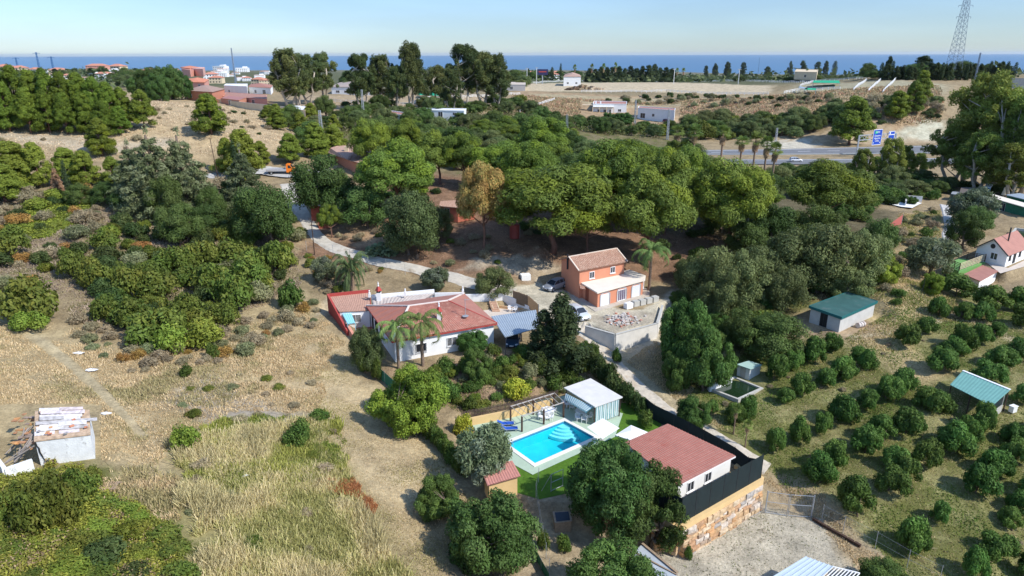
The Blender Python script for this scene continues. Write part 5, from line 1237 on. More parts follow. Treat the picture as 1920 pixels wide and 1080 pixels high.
a, b, c, d = Z(1204, 1021, zz), Z(1270, 1076, zz), Z(1262, 1110, zz-.2), Z(1172, 1052, zz-.2)
mb = MB(); mb.sheet(a, b, c, d, .05); obj('roof', mb, mat('grey_blue_sheet', (.42, .46, .50), rough=.6, var=.15, vscale=1), s2)
mb = MB(); mb.bar(up(a, .12), up(b, .12), .22, .1); mb.bar(up(a.lerp(d, .5), .1), up(b.lerp(c, .1), .1), .12, .05); obj('loose_board', mb, m_woodp, s2)
mb = MB(); mb.prism(offset([(d.x, d.y), (c.x, c.y), (b.x, b.y), (a.x, a.y)], -.15), YARDZ-.4, zz-.22); obj('wall', mb, m_concr, s2)
sp = thing('stone_pile', 'low stack of cut stones below the terrace wall corner', 'stone pile', Z(1240, 1030, YARDZ)); mb = MB(); blocks(mb, Z(1225, 1035, YARDZ), Z(1272, 1030, YARDZ), YARDZ-.2, YARDZ+1.0, 9, 0); blocks(mb, Z(1272, 1030, YARDZ), Z(1262, 1018, YARDZ), YARDZ-.2, YARDZ+1.0, 10, 0); mb.col = (.45, .40, .33); mb.prism([(p.x, p.y) for p in (Z(1225, 1035, YARDZ), Z(1272, 1030, YARDZ), Z(1262, 1018, YARDZ), Z(1220, 1020, YARDZ))], YARDZ, YARDZ+1.0); obj('stones', mb, m_stone, sp)
# chicken run corner: small hut with dark panel, small tiled hut
hz = H(*[Z(1052, 980, LV(35)).x, Z(1052, 980, LV(35)).y]); hp = G(1052, 985)
hu = thing('wooden_hut', 'small wooden hutch with a dark panel roof in the fenced dirt run', 'hutch', hp); z1 = hp.z+1.0
a, b, c, d = Z(1036, 960, z1+.15), Z(1069, 958, z1+.15), Z(1073, 978, z1-.1), Z(1040, 982, z1-.1)
mb = MB(); mb.prism(offset([(d.x, d.y), (c.x, c.y), (b.x, b.y), (a.x, a.y)], -.08), hp.z-.3, z1-.12); obj('box', mb, m_woodp, hu)
mb = MB(); mb.sheet(a, b, c, d, .06); obj('roof_frame', mb, m_woodp, hu); mb = MB(); k_ = (a+b+c+d)/4; mb.sheet(*[up(p.lerp(k_, .22), .05) for p in (a, b, c, d)], .04); obj('dark_panel', mb, mat('slate_panel', (.03, .04, .055), rough=.35), hu)
th = thing('tiled_hut', 'small ochre hut with pink tiled roof on the lawn under the olive', 'hut', W5(100, 950, POOLZ)); z1 = POOLZ+2.1
a, b, c, d = W5(-85, 890, z1+.25), W5(190, 820, z1+.25), W5(265, 955, z1-.1), W5(-30, 1040, z1-.1)
mb = MB(); mb.sheet(a, b, c, d, .06, wave=.05, pitch=.26); obj('roof', mb, mat('pink_tile', (.46, .21, .17), rough=.8, var=.15, vscale=3), th)
mb = MB(); mb.prism(offset([(d.x, d.y), (c.x, c.y), (b.x, b.y), (a.x, a.y)], -.25), POOLZ-.1, z1-.12); obj('wall', mb, m_ochre, th)
# ================================================================== other buildings and structures
def pbox(name, parent, pts, z0, z1, m, o=0.):
    """prism over pixel corners taken on level z1"""
    P = [(p.x, p.y) for p in (Z(u, v, z1 if np.isscalar(z1) else z1[i]) for i, (u, v) in enumerate(pts))]
    if sum(P[i][0]*P[(i+1) % len(P)][1]-P[(i+1) % len(P)][0]*P[i][1] for i in range(len(P))) < 0: P = P[::-1]; z1 = z1 if np.isscalar(z1) else z1[::-1]
    if o: P = offset(P, o)
    mb = MB(); mb.prism(P, z0, z1); return obj(name, mb, m, parent), P
def simple_wall(name, label, pts, z, h, m, t=.25, cat='wall'):
    w_ = thing(name, label, cat, Z(*pts[0], z)); mb = MB(); P = [Z(u, v, z) for u, v in pts]
    for a, b in zip(P, P[1:]): wallseg(mb, a, b, z-2, z+h, t)
    obj('wall', mb, m, w_); mb = MB()
    for a, b in zip(P, P[1:]): wallseg(mb, a, b, z+h, z+h+.08, t+.1)
    obj('coping', mb, m_concr, w_); return w_
# --- concrete store with dark green roof
gz_ = LV(31.4); hh = hgt(1574, 625, 596, gz_)
g1 = thing('concrete_store', 'square concrete store with dark green sheet roof above the orchard', 'building', Z(1574, 625, gz_))
RP = [Z(1517, 575, gz_+hh), Z(1578, 596, gz_+hh), Z(1645, 566, gz_+hh), Z(1588, 549, gz_+hh)]; P = [(p.x, p.y) for p in RP]
mb = MB(); mb.prism(offset(P, -.2), gz_-.5, gz_+hh-.02); obj('wall', mb, mat('stained_concrete', (.52, .51, .48), rough=.9, var=.12, vscale=.7, dirt=((.34, .32, .28), .8, .60)), g1)
mb = MB(); mb.prism(P, gz_+hh, gz_+hh+.12); obj('roof', mb, m_dgreen, g1)
mb = MB(); q = [(p[0], p[1]) for p in offset(P, .02)]
for i in range(4): a, b = q[i], q[(i+1) % 4]; wallseg(mb, a, b, gz_+hh-.22, gz_+hh+.16, .08)
obj('roof_trim', mb, mat('teal_trim', (.02, .13, .13), rough=.5), g1)
opening(g1, offset(P, -.2)[0], offset(P, -.2)[1], 2.2, gz_+.05, 1.1, 1.9, name='door', frame=m_iron, pane=m_dark, sill=False)
dr = thing('barrel', 'rusty white barrel lying beside the concrete store', 'barrel', Z(1610, 615, gz_)); mb = MB(); p = Z(1607, 615, gz_); q = Z(1619, 612, gz_)
mb.tube([up(p, .38), up(p.lerp(q, .04), .38), up(p.lerp(q, .5), .38), up(q, .38)], [.36, .4, .4, .38], 16); obj('drum', mb, mat('rusty_white', (.55, .50, .46), rough=.8, dirt=((.28, .13, .08), 3, .5)), dr)
mb = MB()
for f in (.3, .7): mb.tube([up(p.lerp(q, f), .38), up(p.lerp(q, f+.05), .38)], .42, 16)
obj('hoop', mb, m_iron, dr)
# --- teal roofed open shed
tz = H(Z(1840, 770, LV(33.3)).x, Z(1840, 770, LV(33.3)).y); ts = thing('teal_roof_shed', 'open shed with ribbed teal roof among the orchard rows', 'shed', Z(1862, 775, tz)); zt = tz+2.3
a, b, c, d = Z(1805, 696, zt+.25), Z(1894, 732, zt+.25), Z(1860, 762, zt-.15), Z(1781, 722, zt-.15)
mb = MB(); mb.sheet(a, b, c, d, .05, wave=.022, pitch=.36); obj('roof', mb, m_teal, ts); mb = MB(); mb.bar(up(a, .1), up(b, .1), .3, .05); obj('ridge_strip', mb, m_frame, ts)
for p in (a, b, c, d, a.lerp(b, .5), d.lerp(c, .5)): mb = MB(); q = p.lerp((a+b+c+d)/4, .05); mb.bar((q.x, q.y, tz-.3), (q.x, q.y, p.z), .1); obj('post', mb, m_wood, ts)
mb = MB(); P = offset([(d.x, d.y), (c.x, c.y), (b.x, b.y), (a.x, a.y)], -.3); wallseg(mb, P[2], P[3], tz-.3, zt+.1, .12); wallseg(mb, P[1], P[2], tz-.3, tz+.7, .12); obj('wall', mb, m_concr, ts)
mb = MB(); p = Z(1898, 772, tz); mb.box((p.x, p.y, tz+.35), (.7, .5, .7), .4); mb.box((p.x, p.y, tz+.73), (.8, .6, .06), .4); tag(obj('water_tank', mb, m_plast, loc=p), 'white box standing on the ground behind the teal roofed shed', 'tank')
# --- irrigation pond with pump hut
pz = LV(34.0); rs = thing('irrigation_pond', 'square irrigation pond with dark green water and pale rim', 'pond', Z(1385, 742, pz)); P = [Z(1333, 727, pz+.3), Z(1383, 746, pz+.3), Z(1425, 727, pz+.3), Z(1378, 708, pz+.3)]
Pi = [(p.x, p.y) for p in P]; Po = offset(Pi, .3); mb = MB()
for i in range(4): j = (i+1) % 4; mb.prism([Pi[i], Po[i], Po[j], Pi[j]], pz-1.2, pz+.3)
obj('rim', mb, m_concr, rs); mb = MB(); mb.face([(*p, pz+.12) for p in Pi]); obj('water_surface', mb, mat('green_water', (.012, .03, .012), rough=.08, spec=.6), rs)
mb = MB(); wallseg(mb, Z(1331, 722, pz+.9), Z(1372, 707, pz+.9), pz, pz+.9, .25); obj('white_wall', mb, m_wall, rs)
ph = thing('pump_hut', 'small white hut with pale green flat roof beside the pond', 'hut', Z(1400, 718, pz)); zt = pz+hgt(1398, 717, 692, pz)
_, P = pbox('wall', ph, [(1381, 683), (1407, 692), (1429, 684), (1404, 676)], pz-.3, zt-.03, mat('pale_grey_render', (.62, .65, .64), rough=.85, var=.08), -.1); pbox('roof', ph, [(1381, 683), (1407, 692), (1429, 684), (1404, 676)], zt, zt+.1, mat('pale_green_roof', (.36, .50, .44), rough=.7, var=.1))
opening(ph, P[0], P[1], .8, pz+.05, .7, 1.6, name='door', frame=m_galv, pane=m_galv, sill=False)
# --- white gabled house at the right with deck
wz = LV(29.6); wg = thing('gabled_house', 'white house with pink gabled roof and thin stove pipe at the right edge', 'house', Z(1887, 500, wz)); ez = wz+hgt(1887, 500, 478, wz)
A = Z(1889, 478, ez); B = Z(1832, 464, ez); side = (Z(1924, 464, ez)-A)*1.15; A2 = A+side; B2 = B+side; M = (A+B)/2; rg = hgt(1864, 490, 446, wz)-(ez-wz)+.0; rg = max(1.6, min(rg, 3)); RZ_ = ez+rg
mb = MB(); mb.prism([(A.x, A.y), (A2.x, A2.y), (B2.x, B2.y), (B.x, B.y)], wz-1, ez)
for p, q in ((B, A), (A2, B2)): m_ = (p+q)/2; mb.face([p, q, Vector((m_.x, m_.y, RZ_))])
obj('wall', mb, m_wall, wg); r1 = Vector((M.x, M.y, RZ_+.05)); r2 = r1+side; sv = side.normalized()*.3; dn = (A-M).normalized()*.3
mb = MB(); mb.sheet(r1-sv, r2+sv, Vector((A2.x, A2.y, ez-.12))+sv+dn, Vector((A.x, A.y, ez-.12))-sv+dn, .08); mb.sheet(r2+sv, r1-sv, Vector((B.x, B.y, ez-.12))-sv-dn, Vector((B2.x, B2.y, ez-.12))+sv-dn, .08); obj('roof', mb, m_tilepink, wg)
mb = MB()
for p in (Vector((A.x, A.y, ez-.1))+dn, Vector((B.x, B.y, ez-.1))-dn): mb.bar(up(r1-sv*1.1, -.05), p-sv*1.1, .1, .16)
obj('verge_board', mb, m_iron, wg); mb = MB(); q = r1+side*.38+dn*3.2; mb.tube([(q.x, q.y, ez+.2), (q.x, q.y, RZ_+1.7)], .12, 8); obj('stove_pipe', mb, m_iron, wg)
opening(wg, B, A, (A-B).length*.60, wz+.7, 1.2, 1.2); opening(wg, A, A2, 1.4, wz+.9, .8, 1.2, frame=m_iron); opening(wg, A, A2, 3.4, wz+.05, 1.0, 2.1, name='door', frame=m_iron, sill=False); opening(wg, A, A2, 5.6, wz+.9, .8, 1.2, frame=m_iron)
mb = MB(); c = M+Vector((0, 0, 0)); nb = (B-A).cross(Vector((0, 0, 1))).normalized(); nb = nb if nb.y < 0 else -nb; q = Vector((M.x, M.y, RZ_-1.25))+nb*.03; dd = (A-B).normalized(); mb.face([q+dd*.42*math.cos(t*math.pi/7)+Vector((0, 0, .42*math.sin(t*math.pi/7))) for t in range(14)]); obj('round_window', mb, m_iron, wg)
dz = wz+.1; dkk = thing('sun_deck', 'raised garden deck of artificial grass with pale rail fence', 'deck', Z(1800, 515, dz)); pbox('turf', dkk, [(1768, 497), (1798, 508), (1848, 492), (1800, 484)], dz-1.4, dz, mat('artificial_turf', (.16, .33, .10), rough=.95, var=.1, vscale=4))
for lab, pts, m_ in (('rail', [(1760, 493), (1798, 508)], m_wood), ('rail', [(1798, 508), (1846, 490)], mat('straw_wood', (.55, .47, .30), rough=.8)), ('rail', [(1780, 482), (1846, 491)], m_wood)):
    mb = MB(); p, q = Z(*pts[0], dz), Z(*pts[1], dz)
    for k in range(5): mb.bar(up(p, .25+.25*k), up(q, .25+.25*k), .04, .1)
    for k in range(5): r = p.lerp(q, k/4); mb.bar(up(r, 0), up(r, 1.35), .09)
    obj(lab, mb, m_, dkk)
tr = thing('lean_to', 'low outbuilding with flat pink roof below the deck of the gabled house', 'outbuilding', Z(1830, 525, wz-1)); pbox('roof', tr, [(1807, 514), (1838, 527), (1872, 508), (1842, 497)], wz-.1, wz+.02, m_tilepink); pbox('wall', tr, [(1807, 514), (1838, 527), (1872, 508), (1842, 497)], wz-2.5, wz-.12, m_wall, -.15)
mb = MB(); mb.face([(p.x, p.y, wz-.05) for p in (Z(u, v, wz) for u, v in ((1850, 492), (1876, 512), (1925, 498), (1925, 486), (1890, 502)))]); tag(obj('terrace_paving', mb, m_paver), kind='structure')
# tank pond behind it
pz2 = LV(29.5); t2 = thing('water_basin', 'long walled water basin behind the gabled house', 'basin', Z(1915, 440, pz2)); mb = MB(); wallseg(mb, Z(1905, 428, pz2+.8), Z(1960, 436, pz2+.8), pz2-.5, pz2+.9, .3); wallseg(mb, Z(1905, 428, pz2+.8), Z(1890, 445, pz2+.8), pz2-.5, pz2+.9, .3); obj('wall', mb, m_concr, t2); mb = MB(); mb.face([(p.x, p.y, pz2+.5) for p in (Z(u, v, pz2+.5) for u, v in ((1905, 432), (1892, 447), (1935, 470), (1965, 440)))]); obj('water_surface', mb, mat('murky_water', (.03, .05, .02), rough=.2), t2)
# --- greenhouses and sheds at the far right
def shed(name, label, pts, z, h, mr, mw, dz_=.0, cat='shed', doorw=None):
    s_ = thing(name, label, cat, Z(*pts[1], z)); n = len(pts); zz = [z+h]*n
    pbox('roof', s_, pts, z+h-.001, z+h+.14, mr); _, P = pbox('wall', s_, pts, z-.6, z+h-.02, mw, -.2)
    a, b = P[0], P[1]; L_ = math.hypot(b[0]-a[0], b[1]-a[1]); opening(s_, a, b, L_*.4, z+.05, min(1.6, L_*.3), min(1.9, h-.3), name='door', frame=m_galv, pane=m_dark, sill=False); return s_
zr = LV(30.0)
shed('netting_shed', 'long low shed with pale edge and dark green netted sides at the right edge', [(1850, 368), (1935, 392), (1935, 384), (1862, 364)], zr, 2.4, m_orroof, m_netg)
shed('netting_shed', 'dark green netted shed with grey sloping roof at the far right edge', [(1886, 365), (1940, 378), (1940, 368), (1912, 362)], zr, 2.8, m_blueroof, m_netg)
shed('garden_shed', 'brown felt roofed shed behind the grey green bush', [(1798, 365), (1845, 366), (1842, 352), (1802, 351)], zr, 2.0, mat('felt_roof', (.12, .10, .09), rough=.95), m_dgreen)
shed('cabin_box', 'white and blue cabin box by the tall eucalyptus', [(1846, 350), (1858, 352), (1862, 346), (1850, 344)], zr, 2.2, m_frame, mat('blue_panel', (.05, .25, .45), rough=.6))
shed('low_store', 'low dark green store beside the felt roofed shed', [(1783, 363), (1800, 366), (1800, 360), (1786, 359)], zr, 1.8, m_galv, m_dgreen)
mb = MB(); p = Z(1880, 372, zr); mb.tube([up(p, 0), up(p, 1.0)], .04, 6); mb.lathe((p.x, p.y, zr+.9), [(.5, 0), (.35, .8), (.12, 1.9), (.03, 2.0)], 10); tag(obj('folded_parasol', mb, m_cream, loc=p), 'folded cream parasol between the two netted sheds', 'parasol')
simple_wall('white_terrace_wall', 'white plastered terrace wall at the head of the white path', [(1697, 388), (1698, 377), (1728, 379)], LV(29.3), 1.3, m_wall)
mb = MB(); mb.face([(p.x, p.y, LV(29.3)+.3) for p in (Z(u, v, LV(29.3)) for u, v in ((1660, 383), (1690, 390), (1710, 392), (1728, 383), (1700, 377), (1665, 378)))]); tag(obj('white_terrace', mb, m_wall), kind='structure')
# red net fence, green bin
zf = G(1690, 430); rn = thing('red_net', 'red netting stretched between two posts on the dry strip', 'netting', zf); mb = MB(); a, b = G(1667, 428), G(1690, 420); mb.face([a, b, up(b, 2.0), up(a, .9)]); obj('net', mb, mat('red_net', (.42, .12, .10), rough=.8), rn)
for p, h in ((a, 1.2), (b, 2.2)): mb = MB(); mb.tube([p, up(p, h)], .05, 6); obj('post', mb, m_galv, rn)
bn = G(1614, 404); mb = MB(); mb.box((bn.x, bn.y, bn.z+.7), (1.0, .8, 1.4)); mb.box((bn.x, bn.y, bn.z+1.45), (1.1, .9, .12)); tag(obj('green_bin', mb, m_netg, loc=bn), 'dark green bin at the edge of the vegetable plot', 'bin')
# --- houses in the wood
hz_ = LV(24.3); th_ = thing('wood_house', 'orange house with pale clay tile roof half hidden by pines', 'house', Z(700, 345, hz_)); ez = hz_+4.2
a, b, c, d = Z(680, 259, ez+2.2), Z(697, 267, ez+1.6), Z(657, 302, ez), Z(640, 281, ez)
mb = MB(); mb.sheet(Z(681, 260, ez+2.0), Z(740, 285, ez+1.0), Z(722, 318, ez-.2), Z(656, 302, ez-.2), .08, wave=.08, pitch=.35); mb.sheet(Z(681, 260, ez+2.0), Z(620, 278, ez+1.2), Z(615, 287, ez), Z(655, 301, ez-.2), .08, wave=.08, pitch=.35); obj('roof', mb, m_tilepale, th_)
pbox('wall', th_, [(625, 290), (658, 303), (722, 318), (745, 295), (690, 270)], hz_-1.5, ez-.4, m_orange, -.3)
P = [Z(668, 325, hz_), Z(735, 338, hz_)]
for f in (.3, .55, .8): q0 = Z(660, 345, hz_); q1 = Z(738, 350, hz_); pass
mb = MB(); p = Z(650, 283, ez+.8); mb.box((p.x, p.y, ez+.8), (.9, .9, 2.2)); obj('chimney', mb, m_cream, th_)
shed('orange_hut', 'small red brown hut with clay tile roof under the dried pine', [(823, 386), (858, 389), (892, 383), (880, 374), (826, 377)], LV(25.2), 2.3, m_tileold, mat('brick_red_render', (.42, .13, .08), rough=.9, var=.12))
rr_ = G(965, 446); wt = thing('water_tank', 'tall red brown water tank among the pine trunks', 'tank', rr_); mb = MB(); mb.lathe(rr_, [(.9, 0), (.9, 2.4), (.85, 2.5), (.2, 2.75)], 18); obj('tank', mb, mat('red_plastic', (.30, .06, .05), rough=.6), wt); mb = MB(); mb.tube([(rr_.x+.92, rr_.y-.3, rr_.z), (rr_.x+.92, rr_.y-.3, rr_.z+2.3)], .04, 6); obj('pipe', mb, m_galv, wt)
shed('lane_house', 'building with pinkish tiled roof by the highway behind the round pine', [(1285, 305), (1340, 318), (1360, 300), (1292, 296)], LV(30), 2.6, mat('dusty_tile', (.42, .25, .20), rough=.9, var=.2), m_cream)
shed('white_roof_house', 'white ribbed roof of a house showing between the pines', [(1033, 303), (1068, 311), (1084, 300), (1050, 297)], LV(27.5), 2.6, m_frame, m_wall)
pl = thing('garden_pool', 'bright blue pool seen between the pine trunks', 'pool', Z(815, 318, LV(25))); mb = MB(); mb.prism([(p.x, p.y) for p in (Z(u, v, LV(25)) for u, v in ((798, 320), (846, 322), (846, 310), (800, 308)))], LV(25)-.4, LV(25)+.5); obj('basin', mb, mat('blue_pool', (.02, .30, .62), rough=.2), pl); mb = MB(); mb.prism([(p.x, p.y) for p in (Z(u, v, LV(25)) for u, v in ((799, 319.5), (845, 321.5), (845, 310.5), (801, 308.5)))], LV(25)+.5, LV(25)+.54); obj('water_surface', mb, mat('blue_water', (.05, .45, .75), rough=.1), pl)
# brick gate pillar with chimney by the driveway
gp_ = G(600, 428); go = thing('brick_barbecue', 'red brick barbecue house with red and white chimney beside the driveway', 'barbecue', gp_); zg = gp_.z; mred = mat('red_brick', (.40, .10, .065), rough=.9, var=.2, vscale=4)
pg1 = G(594, 412); mb = MB(); mb.box((pg1.x, pg1.y, pg1.z+1.3), (1.6, 1.2, 3.0)); obj('hearth', mb, mred, go); mb = MB(); mb.box((pg1.x+.2, pg1.y, pg1.z+3.0), (1.9, 1.5, .3)); mb.box((pg1.x+.3, pg1.y, pg1.z+3.6), (.9, .8, 1.2)); obj('hood', mb, m_wall, go); mb = MB(); mb.box((pg1.x+.3, pg1.y, pg1.z+4.8), (.5, .5, 1.6)); obj('chimney', mb, mat('chimney_red', (.55, .12, .08), rough=.8), go)
mb = MB(); mb.box((gp_.x+.8, gp_.y, gp_.z+1.2), (1.9, .5, 2.6)); obj('side_wall', mb, mred, go)
# --- ruin at the left
uz = LV(27.9); ru = thing('ruined_shed', 'crumbling white block shed with a cracked wall and broken pink sheet roof', 'ruin', Z(66, 880, uz)); uh = hgt(172, 858, 816, uz)
RA, RB, RC, RD = Z(64, 829, uz+uh), Z(170, 816, uz+uh), Z(168, 770, uz+uh+.35), Z(66, 772, uz+uh+.35)
m_old = mat('stained_white_render', (.78, .79, .78), rough=.95, var=.14, vscale=1.5, dirt=((.36, .35, .33), 1.6, .57), bump=.02)
mb = MB(); mb.prism(offset([(RA.x, RA.y), (RB.x, RB.y), (RC.x, RC.y), (RD.x, RD.y)], -.05), uz-1.2, [RA.z-.02, RB.z-.02, RC.z-.02, RD.z-.02]); obj('wall', mb, m_old, ru)
mb = MB(); nn = Vector((0, -1, 0)); ck = [(66, 829), (69, 836), (73, 840), (75, 848), (80, 856), (84, 862), (88, 866), (93, 873)]; yv = RA.y-.02
def onw(u, v):
    d = ray(u, v); a = V2(RA); b = V2(RB); e = b-a; n = Vector((e.y, -e.x, 0)).normalized(); o_ = a+n*.0; t = n.dot(o_)/(d[0]*n.x+d[1]*n.y); return Vector((d[0]*t, d[1]*t, CAMH+d[2]*t))+n*.02
for (u0, v0), (u1, v1) in zip(ck, ck[1:]): w_ = 1.7 if v0 < 855 else 1.1; mb.face([onw(u0-w_, v0), onw(u1-w_, v1), onw(u1+w_, v1), onw(u0+w_, v0)])
obj('crack', mb, m_dark, ru)
mb = MB(); mb.col = (.5, .36, .24); mb.prism([(p.x, p.y) for p in (RA, RB, RC, RD)], [RA.z, RB.z, RC.z, RD.z], [p.z+.10 for p in (RA, RB, RC, RD)]); rr = random.Random(4)
for k in range(16):
    f0 = rr.uniform(0, .12) if k % 2 else rr.uniform(.42, .5); f1 = f0+rr.uniform(.35, .52); g0 = .14+(k//2)*.105; g1 = g0+rr.uniform(.10, .15)
    if k == 7: f1 = 1.14
    q = lambda f, g: up(RA.lerp(RB, f).lerp(RD.lerp(RC, f), g), .12+.03*(k % 5)+.015*k); mb.col = rr.choice([(.72, .62, .62), (.68, .60, .60), (.74, .70, .69), (.62, .52, .50), (.50, .47, .45)])
    a_, b_, c_, d_ = q(f0, g0), q(min(f1, 1.14), g0), q(min(f1, 1.14), g1), q(f0, g1); mb.face([a_, b_, c_, d_]); 
    for p_, q_ in ((a_, b_), (b_, c_), (c_, d_), (d_, a_)): mb.face([p_, q_, up(q_, -.04), up(p_, -.04)])
for k in range(12): p = RA.lerp(RB, rr.random()).lerp(RD.lerp(RC, rr.random()), rr.uniform(.02, .9)); mb.col = rr.choice([(.55, .22, .12), (.6, .35, .16), (.3, .28, .27)]); mb.box((p.x, p.y, p.z+.32), (.25, .18, .08), rr.uniform(0, 3))
obj('roof_sheets', mb, m_stone, ru)
LA, LB, LC, LD = Z(8, 880, uz+.9), Z(60, 862, uz+.9), Z(58, 835, uz+1.6), Z(-10, 850, uz+1.4)
mb = MB(); wallseg(mb, LA, LB, uz-1.2, uz+.95, .3); wallseg(mb, LA, LD, uz-1.2, uz+1.1, .3); obj('broken_wall', mb, m_old, ru)
mb = MB(); 
for k in range(9): a = Z(rr.uniform(2, 40), rr.uniform(845, 872), uz+.8); b = Z(rr.uniform(45, 66), rr.uniform(790, 840), uz+uh*.95); mb.tube([a, b], rr.uniform(.04, .09), 5)
obj('fallen_beam', mb, mat('grey_timber', (.30, .26, .23), rough=.95, var=.2), ru)
mb = MB()
for k in range(34): p = Z(rr.uniform(24, 66), rr.uniform(778, 838), uz+uh*.75); mb.col = rr.choice([(.50, .25, .10), (.58, .32, .12), (.40, .2, .1), (.3, .22, .17)]); mb.box((p.x, p.y, p.z-.3+rr.uniform(0, .5)), (rr.uniform(.2, .6), rr.uniform(.2, .4), .08), rr.uniform(-.4, .4))
obj('tile_debris', mb, m_stone, ru)['kind'] = 'stuff'
# debris on the field
for u, v, s, lab in ((148, 664, .5, 'white plastic sheet lying left of the footpath'), (172, 696, .55, 'long white scrap by the footpath, below the first sheet'), (200, 778, .45, 'white scrap on the straw right of the ruined shed'), (452, 894, .5, 'white litter among the reeds in the foreground')):
    p = G(u, v); mb = MB(); 
    for k in range(5): mb.face([p+Vector((s*math.cos(t+k)*rr.uniform(.5, 1.1)+(k-2)*.12, s*.6*math.sin(t+k), .1+.12*rr.random())) for t in (0, 1.2, 2.5, 3.6, 5)])
    tag(obj('plastic_scrap', mb, m_plast, loc=p), lab, 'litter')
p = G(303, 666); bo = thing('white_board', 'white board sheet propped up on the scrub edge', 'board', p); mb = MB(); a, b = p+Vector((-.55, .1, 0)), p+Vector((.5, -.25, 0)); mb.face([up(a, .1), up(b, .0), up(b, .75), up(a, .9)]); mb.face([up(a, .1)+Vector((0, .05, 0)), up(b, .0)+Vector((0, .05, 0)), up(b, .75)+Vector((0, .05, 0)), up(a, .9)+Vector((0, .05, 0))]); obj('sheet', mb, m_blueroof, bo); mb = MB(); mb.bar(up(b, -.2), up(b, .85), .05); obj('edge', mb, m_frame, bo)
p = G(207, 912); mb = MB()
for k in range(6): mb.box((p.x-.5+k*.2, p.y, p.z+.1), (.12, 1.1, .04), .1)
mb.box((p.x, p.y-.4, p.z+.05), (1.3, .1, .06), .1); mb.box((p.x, p.y+.4, p.z+.05), (1.3, .1, .06), .1); tag(obj('wood_pallet', mb, m_woodp, loc=p), 'small weathered pallet on the straw below the ruin', 'pallet')
# stacked slabs by the driveway end
sk_ = Z(985, 530, ORZ+.4); so = thing('slab_stack', 'wrapped stack of pale slabs at the end of the driveway', 'building material', sk_); mb = MB()
for k in range(6): mb.box((sk_.x, sk_.y, ORZ+.55+.24*k), (1.5+.05*(k % 2), 1.2, .22), .25)
obj('slabs', mb, m_canvas, so); mb = MB(); mb.box((sk_.x, sk_.y, ORZ+.42), (1.7, 1.4, .1), .25); obj('pallet', mb, m_woodp, so)
sk2 = Z(966, 524, ORZ+.6); mb = MB()
for k in range(5): mb.box((sk2.x, sk2.y, ORZ+.5+.24*k), (1.6, 1.1, .2), .1)
tag(obj('slab_stack', mb, m_canvas, loc=sk2), 'low loose stack of pale boards left of the wrapped slabs', 'building material')
p = Z(1004, 524, ORZ+.4); mb = MB(); rr2 = random.Random(8)
for k in range(14): mb.box((p.x+rr2.uniform(-.7, .7), p.y+rr2.uniform(-.3, .3), ORZ+.5+rr2.uniform(0, .5)), (.5, .35, .3), rr2.uniform(0, 3))
tag(obj('sack_pile', mb, m_plast, loc=p), 'pile of white sacks against the cut bank', 'sacks')
# --- pipes, poles and masts
def pole(u, vb, vt, label, lean=0., r=.1, m=None, cross=True, cat='utility pole'):
    p = G(u, vb); h = hgt(u, vb, vt, p.z) if False else None
    lo, hi = .3, 60
    for _ in range(22):
        md = (lo+hi)/2
        if px(p.x, p.y, p.z+md)[1] > vt: lo = md
        else: hi = md
    t = thing('utility_pole', label, cat, p); mb = MB(); mb.tube([up(p, -.3), (p.x+lean*lo, p.y, p.z+lo)], [r, r*.65], 7); obj('shaft', mb, m or m_wood, t)
    if cross: mb = MB(); mb.bar((p.x+lean*lo-.5, p.y, p.z+lo-.25), (p.x+lean*lo+.5, p.y, p.z+lo-.25), .07); obj('crossarm', mb, m or m_wood, t)
    return t
pole(590, 478, 408, 'thin dark pole beside the driveway below the brick barbecue'); pole(409, 335, 258, 'leaning wooden pole on the bank left of the lane', -.06)
pole(1728, 551, 522, 'short iron post on the dry track above the orchard', .03, .05, m_iron, False); pole(1081, 606, 579, 'dark metal post beside the white car', 0, .07, m_iron, False)
def lattice(name, label, p, h, w0, w1, arms=(), m=None, group=None, cat='pylon', th_=.09, nseg=None, lean=0.):
    t = thing(name, label, cat, p, group); m = m or m_galv; n = nseg or max(5, int(h/((w0+w1)*.75))); mb = MB()
    C_ = lambda i, k: Vector((p[0]+(w0+(w1-w0)*k/n)/2*(1, -1, -1, 1)[i], p[1]+(w0+(w1-w0)*k/n)/2*(1, 1, -1, -1)[i], p[2]+h*k/n))
    for i in range(4): mb.tube([C_(i, 0), C_(i, n)], th_, 4)
    for k in range(n):
        for i in range(4):
            j = (i+1) % 4; mb.bar(C_(i, k), C_(j, k+1), th_); 
            if w0 > 1.5: mb.bar(C_(j, k), C_(i, k+1), th_)
            mb.bar(C_(i, k+1), C_(j, k+1), th_)
    obj('lattice', mb, m, t)
    for f, l in arms:
        mb = MB(); z = p[2]+h*f
        for s in (-1, 1): e = Vector((p[0]+s*l, p[1], z+.1*l)); mb.bar((p[0]+s*w1*.4, p[1]+.3, z), e, th_*1.3); mb.bar((p[0]+s*w1*.4, p[1]-.3, z), e, th_*1.3); mb.bar((p[0]+s*w1*.4, p[1], z+l*.28), e, th_); mb.tube([e, up(e, -l*.25)], th_, 5)
        obj('crossarm', mb, m, t)
    return t
def hof(p, vt):
    lo, hi = .3, 140
    for _ in range(26):
        md = (lo+hi)/2
        if px(p[0], p[1], p[2]+md)[1] > vt: lo = md
        else: hi = md
    return lo
def gp_far(u, v): return G(u, v)
d_ = ray(1790, 118); t_ = 430/d_[1]; P_ = (d_[0]*t_, 430., H(d_[0]*t_, 430.)); h_ = hof(P_, -42)
m_py = mat('pylon_steel', (.20, .25, .32), rough=.5, metal=.2)
